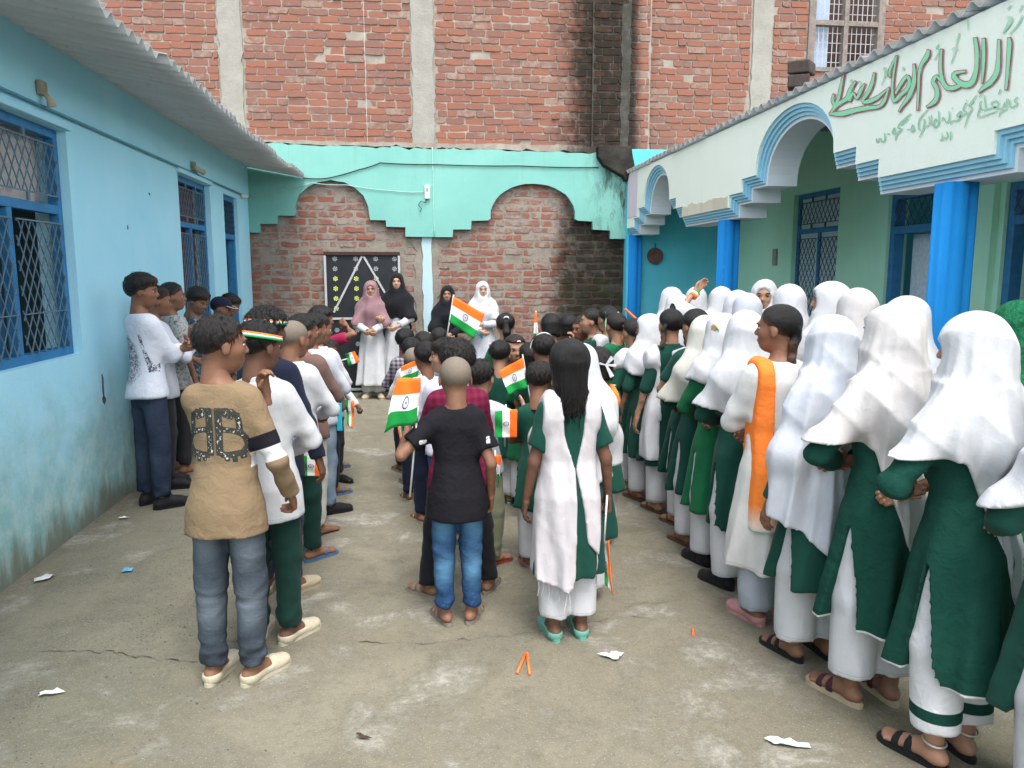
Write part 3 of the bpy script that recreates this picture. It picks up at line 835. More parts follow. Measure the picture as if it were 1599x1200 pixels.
# roof: sheets lapped, wavy edge over the fascia
for i in range(13):
    y0 = -1.7 + i * 0.949; y1 = min(y0 + 1.03, 10.70)
    if y1 - y0 < 0.1: continue
    mb = MB(); dz = 0.01 * (i % 2) + rng.uniform(-.004, .006); ex = rng.uniform(-.025, .025)
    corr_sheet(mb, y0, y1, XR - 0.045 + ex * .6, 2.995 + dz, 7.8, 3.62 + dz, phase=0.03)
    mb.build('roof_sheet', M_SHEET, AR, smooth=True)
mb = MB(); mb.tube([(3.6, -1.6, 3.04), (3.6, 10.7, 3.04)], 0.03, 6); mb.tube([(3.0, 6.6, 2.88), (XI, 6.6, 2.86)], 0.03, 6); mb.build('purlin', M_WOODOLD, AR)

# painted writing on the fascia
def writing(strokes, x, mat, name, label):
    for k, (L_, R_) in enumerate(strokes):       # each brush stroke is a piece of its own, a hair proud of the last
        mb = MB(); xx = x - .0002 * (k % 8)
        n = len(L_); vs = [(xx, a, b) for a, b in L_] + [(xx, a, b) for a, b in R_]
        mb.add(vs, [(i, i + 1, n + i + 1, n + i) for i in range(n - 1)])
        o = mb.build(name, mat, AR)
        if k == 0: tag(o, label)
def paint(name, col, lose):
    m = NT(name, 0.8, 0.2); p = m.pos()
    m.color(m.mix(m.mapr(m.noise(p, 16, 6, 0.7), lose, lose + 0.2, 0, 0.75), col, (0.68, 0.74, 0.64)))
    return m.mat
T_RED = [
 ([(3.711,2.784),(3.709,2.775),(3.709,2.77),(3.709,2.762),(3.708,2.751),(3.707,2.734),(3.706,2.712),(3.704,2.687),(3.703,2.66),(3.701,2.629),(3.7,2.594),(3.699,2.561),(3.698,2.534)],[(3.681,2.779),(3.677,2.77),(3.673,2.763),(3.669,2.753),(3.666,2.739),(3.665,2.721),(3.665,2.699),(3.666,2.675),(3.666,2.649),(3.667,2.619),(3.668,2.584),(3.668,2.552),(3.669,2.526)]),
 ([(3.778,2.796),(3.777,2.779),(3.776,2.764),(3.775,2.745),(3.774,2.726),(3.774,2.706),(3.774,2.683),(3.776,2.662),(3.779,2.646),(3.785,2.634),(3.793,2.626),(3.803,2.618),(3.813,2.611),(3.821,2.606),(3.83,2.603),(3.84,2.599),(3.851,2.595),(3.861,2.588),(3.87,2.582),(3.878,2.575),(3.89,2.57)],[(3.747,2.787),(3.744,2.77),(3.742,2.754),(3.739,2.735),(3.737,2.716),(3.734,2.694),(3.732,2.671),(3.731,2.647),(3.733,2.626),(3.74,2.61),(3.75,2.597),(3.762,2.588),(3.774,2.58),(3.786,2.574),(3.799,2.57),(3.811,2.568),(3.822,2.566),(3.834,2.564),(3.847,2.561),(3.859,2.558),(3.872,2.554)]),
 ([(3.892,2.833),(3.889,2.814),(3.887,2.796),(3.884,2.774),(3.882,2.754),(3.88,2.735),(3.878,2.716),(3.875,2.696),(3.874,2.677),(3.872,2.658),(3.871,2.638),(3.87,2.62),(3.87,2.603)],[(3.856,2.824),(3.853,2.805),(3.849,2.786),(3.845,2.764),(3.842,2.744),(3.841,2.724),(3.84,2.705),(3.839,2.686),(3.84,2.668),(3.84,2.649),(3.842,2.629),(3.844,2.612),(3.845,2.595)]),
 ([(3.958,2.853),(3.952,2.835),(3.947,2.818),(3.941,2.799),(3.937,2.78),(3.933,2.759),(3.93,2.735),(3.929,2.712),(3.93,2.692),(3.934,2.676),(3.94,2.661),(3.947,2.65),(3.954,2.643),(3.961,2.64),(3.967,2.64),(3.976,2.641),(3.984,2.642),(3.991,2.644),(4.002,2.649),(4.015,2.655),(4.026,2.662),(4.036,2.669),(4.044,2.677),(4.05,2.683),(4.052,2.686),(4.054,2.687),(4.056,2.686),(4.059,2.686),(4.057,2.688),(4.045,2.688),(4.024,2.687),(4.003,2.684),(3.98,2.681)],[(3.919,2.846),(3.913,2.829),(3.906,2.812),(3.899,2.791),(3.894,2.77),(3.89,2.748),(3.888,2.724),(3.886,2.7),(3.886,2.678),(3.888,2.659),(3.892,2.64),(3.897,2.624),(3.907,2.611),(3.922,2.602),(3.941,2.599),(3.961,2.599),(3.982,2.603),(4.003,2.61),(4.023,2.621),(4.04,2.632),(4.055,2.642),(4.07,2.652),(4.084,2.664),(4.096,2.675),(4.104,2.687),(4.107,2.699),(4.104,2.709),(4.092,2.716),(4.076,2.717),(4.056,2.715),(4.032,2.71),(4.009,2.706),(3.986,2.701)]),
 ([(4.009,2.649),(4.029,2.647),(4.047,2.645),(4.066,2.643),(4.081,2.643),(4.093,2.645),(4.105,2.648),(4.115,2.652),(4.122,2.656),(4.131,2.663),(4.141,2.674),(4.151,2.687),(4.159,2.702),(4.166,2.719),(4.172,2.739),(4.176,2.759),(4.18,2.778),(4.182,2.798),(4.183,2.819),(4.183,2.838),(4.183,2.857)],[(3.985,2.62),(4.004,2.617),(4.021,2.613),(4.043,2.61),(4.065,2.609),(4.087,2.612),(4.108,2.617),(4.131,2.626),(4.152,2.638),(4.17,2.654),(4.183,2.67),(4.194,2.688),(4.203,2.706),(4.21,2.726),(4.216,2.747),(4.22,2.768),(4.223,2.789),(4.223,2.81),(4.221,2.831),(4.219,2.85),(4.217,2.868)]),
 ([(4.165,2.682),(4.178,2.695),(4.189,2.708),(4.203,2.722),(4.226,2.734),(4.251,2.735),(4.265,2.729),(4.275,2.719),(4.278,2.706),(4.27,2.69),(4.258,2.677),(4.248,2.666),(4.242,2.658),(4.238,2.65),(4.235,2.64),(4.233,2.631),(4.234,2.623),(4.236,2.617),(4.241,2.611),(4.246,2.606),(4.252,2.602),(4.261,2.597),(4.275,2.591),(4.29,2.586),(4.308,2.581)],[(4.187,2.676),(4.202,2.689),(4.215,2.7),(4.227,2.709),(4.226,2.709),(4.22,2.707),(4.224,2.703),(4.227,2.698),(4.228,2.695),(4.226,2.693),(4.218,2.685),(4.206,2.673),(4.196,2.659),(4.189,2.645),(4.185,2.632),(4.182,2.619),(4.182,2.607),(4.185,2.596),(4.191,2.586),(4.199,2.577),(4.211,2.57),(4.23,2.566),(4.251,2.564),(4.27,2.564),(4.29,2.562)]),
 ([(4.333,2.897),(4.337,2.887),(4.341,2.881),(4.346,2.875),(4.351,2.869),(4.357,2.863),(4.367,2.856),(4.377,2.846),(4.386,2.836),(4.393,2.826),(4.399,2.815),(4.403,2.802),(4.405,2.786),(4.406,2.766),(4.404,2.743),(4.402,2.718),(4.4,2.692),(4.398,2.662),(4.396,2.628),(4.394,2.598),(4.392,2.571)],[(4.294,2.881),(4.294,2.871),(4.293,2.862),(4.294,2.852),(4.299,2.842),(4.309,2.833),(4.321,2.826),(4.333,2.819),(4.342,2.812),(4.349,2.804),(4.356,2.796),(4.36,2.787),(4.364,2.773),(4.365,2.755),(4.364,2.733),(4.362,2.708),(4.361,2.682),(4.36,2.653),(4.36,2.62),(4.361,2.59),(4.361,2.564)]),
 ([(4.46,2.849),(4.457,2.83),(4.455,2.812),(4.454,2.792),(4.454,2.775),(4.455,2.762),(4.457,2.749),(4.459,2.737),(4.464,2.725),(4.471,2.711),(4.48,2.697),(4.49,2.683),(4.501,2.67),(4.511,2.66),(4.523,2.652),(4.535,2.643),(4.546,2.635),(4.554,2.626),(4.56,2.618),(4.566,2.612),(4.573,2.603)],[(4.424,2.842),(4.419,2.822),(4.412,2.803),(4.405,2.782),(4.401,2.762),(4.4,2.746),(4.4,2.731),(4.402,2.717),(4.407,2.702),(4.416,2.687),(4.427,2.672),(4.44,2.658),(4.454,2.645),(4.468,2.635),(4.484,2.627),(4.499,2.62),(4.511,2.614),(4.521,2.608),(4.529,2.603),(4.535,2.597),(4.545,2.589)]),
 ([(4.594,2.697),(4.578,2.71),(4.562,2.724),(4.544,2.737),(4.529,2.748),(4.516,2.758),(4.504,2.766),(4.496,2.77),(4.499,2.771),(4.51,2.775),(4.506,2.771),(4.501,2.763),(4.499,2.756),(4.499,2.75),(4.503,2.741),(4.51,2.733),(4.517,2.726),(4.527,2.721),(4.541,2.717),(4.557,2.713),(4.575,2.708),(4.593,2.7),(4.609,2.691),(4.619,2.687),(4.603,2.681),(4.601,2.682),(4.608,2.698),(4.614,2.719),(4.618,2.739),(4.621,2.757),(4.622,2.773),(4.621,2.791),(4.62,2.812),(4.617,2.841),(4.612,2.874),(4.607,2.905),(4.603,2.932)],[(4.632,2.717),(4.617,2.731),(4.603,2.746),(4.587,2.761),(4.573,2.774),(4.56,2.784),(4.547,2.793),(4.533,2.8),(4.509,2.802),(4.479,2.789),(4.463,2.774),(4.453,2.76),(4.448,2.745),(4.449,2.732),(4.455,2.72),(4.463,2.709),(4.474,2.699),(4.488,2.691),(4.505,2.686),(4.521,2.681),(4.535,2.677),(4.55,2.67),(4.567,2.662),(4.588,2.654),(4.63,2.662),(4.65,2.685),(4.657,2.706),(4.66,2.728),(4.662,2.749),(4.664,2.767),(4.664,2.784),(4.663,2.803),(4.66,2.825),(4.655,2.853),(4.649,2.886),(4.642,2.917),(4.637,2.943)]),
 ([(4.653,2.818),(4.657,2.83),(4.659,2.837),(4.661,2.844),(4.66,2.851),(4.656,2.858),(4.649,2.867),(4.642,2.877),(4.635,2.886),(4.628,2.895),(4.621,2.904),(4.615,2.912),(4.607,2.922)],[(4.688,2.822),(4.694,2.834),(4.699,2.843),(4.704,2.854),(4.705,2.866),(4.7,2.877),(4.693,2.888),(4.684,2.898),(4.676,2.907),(4.667,2.915),(4.657,2.923),(4.649,2.93),(4.638,2.939)]),
 ([(4.865,2.899),(4.871,2.884),(4.877,2.87),(4.884,2.856),(4.892,2.843),(4.9,2.832),(4.909,2.821),(4.919,2.81),(4.929,2.8),(4.944,2.789),(4.963,2.777),(4.981,2.764),(4.99,2.749),(4.968,2.726),(4.938,2.715),(4.911,2.709),(4.886,2.706),(4.861,2.705),(4.835,2.705),(4.807,2.707),(4.779,2.712),(4.748,2.721),(4.716,2.732),(4.688,2.744),(4.66,2.753)],[(4.825,2.885),(4.828,2.869),(4.829,2.854),(4.832,2.837),(4.837,2.821),(4.843,2.808),(4.852,2.796),(4.862,2.783),(4.874,2.771),(4.892,2.76),(4.914,2.749),(4.931,2.74),(4.935,2.737),(4.943,2.747),(4.939,2.747),(4.923,2.746),(4.904,2.744),(4.884,2.743),(4.863,2.743),(4.839,2.743),(4.814,2.745),(4.782,2.75),(4.746,2.757),(4.712,2.764),(4.682,2.772)]),
 ([(4.692,2.771),(4.702,2.754),(4.715,2.736),(4.73,2.718),(4.743,2.705),(4.754,2.697),(4.762,2.691),(4.772,2.687),(4.786,2.686),(4.809,2.688),(4.838,2.694),(4.874,2.701),(4.912,2.707),(4.949,2.712),(4.988,2.716),(5.027,2.719),(5.066,2.723),(5.107,2.726),(5.148,2.729),(5.186,2.731),(5.222,2.734),(5.261,2.739),(5.306,2.744),(5.347,2.75),(5.391,2.756)],[(4.66,2.759),(4.668,2.74),(4.674,2.72),(4.681,2.698),(4.692,2.681),(4.705,2.669),(4.72,2.661),(4.74,2.657),(4.765,2.654),(4.796,2.656),(4.831,2.66),(4.865,2.665),(4.898,2.668),(4.932,2.671),(4.969,2.674),(5.006,2.677),(5.044,2.68),(5.081,2.681),(5.12,2.682),(5.162,2.683),(5.206,2.688),(5.255,2.698),(5.304,2.71),(5.346,2.722),(5.39,2.734)]),
 ([(4.963,2.857),(4.977,2.848),(4.991,2.843),(5.007,2.836),(5.021,2.827),(5.032,2.815),(5.04,2.801),(5.046,2.791),(5.039,2.788),(5.026,2.784),(5.036,2.797),(5.051,2.814),(5.092,2.832),(5.121,2.825),(5.135,2.811),(5.147,2.798),(5.159,2.783)],[(4.929,2.839),(4.941,2.829),(4.948,2.82),(4.956,2.809),(4.964,2.8),(4.973,2.79),(4.985,2.777),(4.998,2.766),(5.027,2.759),(5.065,2.777),(5.081,2.794),(5.092,2.806),(5.075,2.801),(5.071,2.799),(5.081,2.788),(5.09,2.774),(5.101,2.76)]),
 ([(5.071,2.899),(5.091,2.89),(5.11,2.883),(5.13,2.874),(5.148,2.863),(5.161,2.849),(5.169,2.835),(5.176,2.823),(5.183,2.816),(5.192,2.813),(5.204,2.811),(5.223,2.809),(5.243,2.807),(5.262,2.803),(5.281,2.799),(5.297,2.795),(5.319,2.791)],[(5.037,2.878),(5.052,2.868),(5.065,2.857),(5.078,2.846),(5.088,2.835),(5.095,2.824),(5.1,2.81),(5.107,2.795),(5.121,2.782),(5.143,2.774),(5.166,2.772),(5.187,2.771),(5.203,2.77),(5.22,2.767),(5.238,2.764),(5.255,2.761),(5.277,2.757)]),
 ([(5.237,2.976),(5.242,2.96),(5.249,2.948),(5.257,2.934),(5.265,2.918),(5.272,2.899),(5.278,2.879),(5.284,2.859),(5.291,2.84),(5.301,2.821),(5.312,2.802),(5.322,2.784),(5.334,2.767)],[(5.192,2.96),(5.198,2.945),(5.201,2.932),(5.204,2.916),(5.208,2.899),(5.212,2.881),(5.216,2.86),(5.222,2.839),(5.229,2.819),(5.24,2.799),(5.254,2.78),(5.266,2.764),(5.279,2.746)]),
 ([(5.351,2.875),(5.358,2.863),(5.365,2.853),(5.372,2.84),(5.372,2.825),(5.361,2.809),(5.345,2.796),(5.336,2.789),(5.334,2.787),(5.338,2.781),(5.349,2.772),(5.363,2.764),(5.38,2.753)],[(5.304,2.859),(5.309,2.846),(5.312,2.835),(5.314,2.825),(5.313,2.817),(5.309,2.813),(5.298,2.804),(5.282,2.79),(5.275,2.772),(5.285,2.758),(5.302,2.748),(5.319,2.74),(5.337,2.73)]),
]
T_GREEN = [
 ([(3.702,2.778),(3.702,2.774),(3.702,2.768),(3.702,2.761),(3.701,2.749),(3.7,2.731),(3.699,2.709),(3.697,2.684),(3.696,2.658),(3.694,2.627),(3.693,2.592),(3.692,2.559),(3.691,2.536)],[(3.686,2.775),(3.684,2.771),(3.68,2.764),(3.675,2.754),(3.673,2.741),(3.672,2.723),(3.672,2.701),(3.673,2.677),(3.673,2.651),(3.674,2.621),(3.674,2.586),(3.675,2.554),(3.676,2.532)]),
 ([(3.77,2.789),(3.769,2.777),(3.768,2.762),(3.768,2.743),(3.767,2.724),(3.767,2.704),(3.767,2.681),(3.768,2.66),(3.772,2.643),(3.778,2.631),(3.787,2.621),(3.797,2.613),(3.807,2.606),(3.816,2.601),(3.825,2.598),(3.835,2.594),(3.846,2.59),(3.855,2.583),(3.865,2.577),(3.873,2.57),(3.879,2.567)],[(3.753,2.784),(3.752,2.772),(3.749,2.756),(3.746,2.737),(3.744,2.718),(3.742,2.696),(3.739,2.673),(3.738,2.649),(3.74,2.629),(3.747,2.614),(3.757,2.602),(3.768,2.592),(3.779,2.585),(3.791,2.579),(3.804,2.575),(3.816,2.573),(3.827,2.571),(3.839,2.569),(3.853,2.566),(3.865,2.563),(3.872,2.561)]),
 ([(3.883,2.826),(3.882,2.813),(3.879,2.794),(3.877,2.772),(3.874,2.752),(3.872,2.733),(3.87,2.713),(3.868,2.694),(3.866,2.675),(3.865,2.656),(3.864,2.636),(3.863,2.618),(3.862,2.605)],[(3.863,2.82),(3.86,2.807),(3.857,2.788),(3.853,2.766),(3.85,2.746),(3.848,2.726),(3.847,2.707),(3.847,2.688),(3.847,2.67),(3.848,2.651),(3.85,2.631),(3.851,2.614),(3.853,2.603)]),
 ([(3.948,2.846),(3.944,2.834),(3.939,2.817),(3.933,2.798),(3.929,2.778),(3.926,2.757),(3.923,2.733),(3.921,2.71),(3.922,2.69),(3.926,2.673),(3.932,2.658),(3.939,2.646),(3.947,2.638),(3.955,2.635),(3.964,2.635),(3.974,2.635),(3.983,2.637),(3.993,2.64),(4.005,2.645),(4.018,2.652),(4.03,2.659),(4.041,2.667),(4.05,2.675),(4.057,2.682),(4.06,2.687),(4.062,2.689),(4.064,2.69),(4.065,2.692),(4.061,2.694),(4.047,2.694),(4.026,2.692),(4.005,2.69),(3.99,2.688)],[(3.925,2.842),(3.92,2.83),(3.914,2.813),(3.907,2.793),(3.901,2.772),(3.898,2.75),(3.895,2.726),(3.894,2.702),(3.894,2.68),(3.896,2.661),(3.899,2.644),(3.905,2.628),(3.913,2.616),(3.927,2.607),(3.945,2.604),(3.963,2.605),(3.982,2.608),(4.002,2.615),(4.02,2.625),(4.036,2.635),(4.051,2.645),(4.064,2.655),(4.078,2.666),(4.089,2.677),(4.096,2.687),(4.099,2.697),(4.095,2.705),(4.086,2.71),(4.072,2.711),(4.053,2.709),(4.03,2.705),(4.007,2.7),(3.992,2.697)]),
 ([(4.011,2.643),(4.024,2.641),(4.042,2.639),(4.062,2.637),(4.078,2.638),(4.092,2.64),(4.106,2.643),(4.117,2.648),(4.127,2.653),(4.138,2.662),(4.148,2.673),(4.159,2.687),(4.167,2.703),(4.175,2.721),(4.18,2.74),(4.185,2.76),(4.188,2.78),(4.191,2.8),(4.192,2.822),(4.192,2.841),(4.192,2.854)],[(3.996,2.625),(4.008,2.622),(4.026,2.619),(4.047,2.616),(4.068,2.615),(4.088,2.618),(4.108,2.622),(4.128,2.63),(4.147,2.641),(4.163,2.655),(4.176,2.671),(4.186,2.688),(4.195,2.705),(4.202,2.725),(4.207,2.745),(4.211,2.766),(4.214,2.787),(4.214,2.807),(4.212,2.828),(4.21,2.847),(4.208,2.86)]),
 ([(4.177,2.685),(4.185,2.694),(4.196,2.706),(4.209,2.719),(4.226,2.729),(4.245,2.729),(4.257,2.724),(4.266,2.715),(4.269,2.704),(4.262,2.69),(4.251,2.678),(4.24,2.667),(4.233,2.658),(4.229,2.649),(4.226,2.639),(4.224,2.629),(4.225,2.621),(4.228,2.613),(4.232,2.607),(4.238,2.602),(4.245,2.596),(4.255,2.591),(4.27,2.585),(4.284,2.58),(4.295,2.577)],[(4.187,2.683),(4.196,2.691),(4.209,2.702),(4.221,2.712),(4.226,2.714),(4.226,2.713),(4.232,2.708),(4.236,2.702),(4.237,2.697),(4.234,2.693),(4.225,2.684),(4.214,2.672),(4.204,2.659),(4.198,2.646),(4.194,2.634),(4.191,2.621),(4.191,2.61),(4.194,2.6),(4.199,2.59),(4.207,2.582),(4.218,2.575),(4.235,2.572),(4.256,2.57),(4.275,2.57),(4.288,2.569)]),
 ([(4.325,2.888),(4.328,2.884),(4.332,2.878),(4.337,2.871),(4.342,2.865),(4.349,2.858),(4.359,2.85),(4.369,2.841),(4.378,2.831),(4.384,2.821),(4.389,2.811),(4.393,2.799),(4.396,2.783),(4.396,2.763),(4.395,2.741),(4.393,2.716),(4.391,2.69),(4.389,2.66),(4.386,2.626),(4.384,2.595),(4.382,2.574)],[(4.304,2.88),(4.303,2.874),(4.303,2.866),(4.303,2.856),(4.308,2.846),(4.317,2.838),(4.329,2.831),(4.341,2.824),(4.351,2.817),(4.358,2.809),(4.365,2.8),(4.37,2.79),(4.373,2.776),(4.374,2.758),(4.373,2.735),(4.371,2.71),(4.37,2.685),(4.37,2.655),(4.37,2.622),(4.37,2.592),(4.37,2.571)]),
 ([(4.448,2.841),(4.447,2.828),(4.446,2.81),(4.444,2.79),(4.444,2.773),(4.445,2.759),(4.447,2.746),(4.45,2.734),(4.454,2.721),(4.461,2.707),(4.471,2.692),(4.481,2.678),(4.491,2.666),(4.502,2.655),(4.515,2.646),(4.527,2.638),(4.537,2.63),(4.545,2.621),(4.551,2.613),(4.557,2.607),(4.559,2.602)],[(4.433,2.838),(4.428,2.824),(4.422,2.805),(4.415,2.784),(4.411,2.765),(4.409,2.749),(4.409,2.734),(4.412,2.72),(4.417,2.706),(4.425,2.691),(4.436,2.676),(4.449,2.662),(4.462,2.65),(4.477,2.64),(4.493,2.632),(4.507,2.626),(4.52,2.619),(4.53,2.613),(4.539,2.607),(4.544,2.601),(4.55,2.598)]),
 ([(4.599,2.706),(4.587,2.715),(4.571,2.729),(4.553,2.742),(4.538,2.754),(4.525,2.763),(4.513,2.771),(4.503,2.776),(4.501,2.777),(4.504,2.778),(4.498,2.772),(4.491,2.762),(4.489,2.754),(4.489,2.746),(4.493,2.737),(4.5,2.728),(4.509,2.72),(4.52,2.715),(4.534,2.711),(4.55,2.707),(4.567,2.702),(4.584,2.694),(4.601,2.686),(4.613,2.681),(4.608,2.678),(4.611,2.683),(4.618,2.7),(4.624,2.721),(4.629,2.742),(4.631,2.759),(4.632,2.776),(4.632,2.794),(4.63,2.815),(4.627,2.844),(4.622,2.877),(4.618,2.908),(4.614,2.93)],[(4.617,2.716),(4.608,2.726),(4.593,2.741),(4.578,2.756),(4.564,2.769),(4.551,2.778),(4.539,2.787),(4.526,2.794),(4.507,2.796),(4.485,2.786),(4.471,2.774),(4.463,2.76),(4.458,2.747),(4.459,2.736),(4.464,2.724),(4.472,2.714),(4.482,2.704),(4.496,2.697),(4.512,2.692),(4.528,2.687),(4.543,2.683),(4.558,2.676),(4.575,2.667),(4.594,2.661),(4.625,2.666),(4.64,2.684),(4.646,2.704),(4.649,2.726),(4.652,2.747),(4.653,2.764),(4.653,2.781),(4.652,2.8),(4.649,2.821),(4.645,2.85),(4.638,2.883),(4.632,2.913),(4.628,2.934)]),
 ([(4.666,2.825),(4.667,2.831),(4.67,2.838),(4.671,2.847),(4.671,2.854),(4.666,2.863),(4.66,2.872),(4.652,2.882),(4.645,2.891),(4.638,2.9),(4.631,2.909),(4.625,2.917),(4.621,2.923)],[(4.681,2.827),(4.684,2.833),(4.689,2.841),(4.693,2.852),(4.694,2.862),(4.69,2.873),(4.683,2.883),(4.674,2.893),(4.666,2.902),(4.657,2.91),(4.648,2.918),(4.639,2.925),(4.633,2.929)]),
 ([(4.855,2.889),(4.859,2.88),(4.865,2.866),(4.873,2.852),(4.881,2.838),(4.889,2.827),(4.898,2.816),(4.908,2.805),(4.919,2.795),(4.934,2.783),(4.953,2.771),(4.97,2.759),(4.978,2.747),(4.962,2.73),(4.938,2.721),(4.913,2.716),(4.889,2.713),(4.865,2.711),(4.84,2.712),(4.813,2.714),(4.786,2.718),(4.756,2.727),(4.724,2.739),(4.695,2.75),(4.675,2.757)],[(4.838,2.883),(4.839,2.873),(4.841,2.858),(4.843,2.841),(4.848,2.826),(4.855,2.813),(4.863,2.8),(4.873,2.789),(4.885,2.777),(4.902,2.765),(4.924,2.754),(4.942,2.745),(4.947,2.74),(4.948,2.742),(4.939,2.741),(4.921,2.739),(4.901,2.738),(4.88,2.736),(4.858,2.736),(4.833,2.736),(4.807,2.738),(4.775,2.743),(4.738,2.75),(4.704,2.757),(4.682,2.763)]),
 ([(4.684,2.762),(4.691,2.749),(4.704,2.732),(4.719,2.714),(4.733,2.7),(4.744,2.691),(4.754,2.685),(4.765,2.681),(4.782,2.679),(4.806,2.681),(4.837,2.687),(4.872,2.694),(4.909,2.701),(4.946,2.705),(4.984,2.709),(5.023,2.712),(5.063,2.716),(5.103,2.719),(5.143,2.722),(5.182,2.724),(5.22,2.727),(5.26,2.732),(5.305,2.737),(5.347,2.743),(5.377,2.747)],[(4.673,2.758),(4.679,2.745),(4.684,2.724),(4.692,2.702),(4.702,2.685),(4.714,2.675),(4.729,2.667),(4.747,2.663),(4.77,2.661),(4.799,2.662),(4.832,2.666),(4.867,2.671),(4.9,2.675),(4.935,2.678),(4.972,2.681),(5.01,2.684),(5.048,2.687),(5.085,2.688),(5.124,2.689),(5.165,2.691),(5.209,2.695),(5.256,2.705),(5.304,2.717),(5.347,2.729),(5.376,2.738)]),
 ([(4.958,2.848),(4.966,2.843),(4.981,2.837),(4.996,2.83),(5.01,2.822),(5.02,2.81),(5.028,2.796),(5.035,2.785),(5.036,2.781),(5.035,2.783),(5.047,2.796),(5.061,2.812),(5.088,2.825),(5.109,2.819),(5.123,2.806),(5.134,2.793),(5.142,2.783)],[(4.945,2.84),(4.952,2.835),(4.959,2.825),(4.967,2.815),(4.975,2.805),(4.985,2.795),(4.996,2.782),(5.009,2.771),(5.03,2.766),(5.055,2.779),(5.07,2.795),(5.082,2.808),(5.079,2.809),(5.082,2.805),(5.093,2.793),(5.102,2.779),(5.109,2.77)]),
 ([(5.068,2.889),(5.08,2.884),(5.099,2.877),(5.119,2.868),(5.137,2.857),(5.148,2.844),(5.156,2.83),(5.164,2.818),(5.172,2.809),(5.183,2.806),(5.197,2.803),(5.216,2.802),(5.235,2.799),(5.254,2.796),(5.272,2.792),(5.288,2.788),(5.299,2.786)],[(5.054,2.881),(5.063,2.874),(5.076,2.863),(5.089,2.852),(5.1,2.841),(5.107,2.829),(5.113,2.814),(5.12,2.8),(5.132,2.788),(5.152,2.781),(5.173,2.779),(5.194,2.778),(5.211,2.777),(5.228,2.775),(5.247,2.771),(5.264,2.768),(5.275,2.766)]),
 ([(5.226,2.965),(5.229,2.956),(5.236,2.944),(5.244,2.929),(5.252,2.913),(5.258,2.895),(5.264,2.875),(5.271,2.855),(5.278,2.836),(5.288,2.817),(5.299,2.797),(5.309,2.78),(5.317,2.767)],[(5.207,2.958),(5.211,2.95),(5.214,2.936),(5.217,2.92),(5.221,2.903),(5.225,2.885),(5.229,2.864),(5.235,2.843),(5.242,2.824),(5.253,2.804),(5.267,2.785),(5.279,2.768),(5.288,2.757)]),
 ([(5.34,2.865),(5.345,2.858),(5.352,2.848),(5.358,2.837),(5.359,2.823),(5.349,2.81),(5.334,2.798),(5.324,2.789),(5.32,2.784),(5.325,2.776),(5.337,2.766),(5.351,2.757),(5.361,2.751)],[(5.321,2.858),(5.323,2.85),(5.326,2.84),(5.328,2.828),(5.327,2.819),(5.321,2.812),(5.308,2.802),(5.294,2.79),(5.288,2.775),(5.297,2.764),(5.313,2.754),(5.33,2.746),(5.342,2.741)]),
]
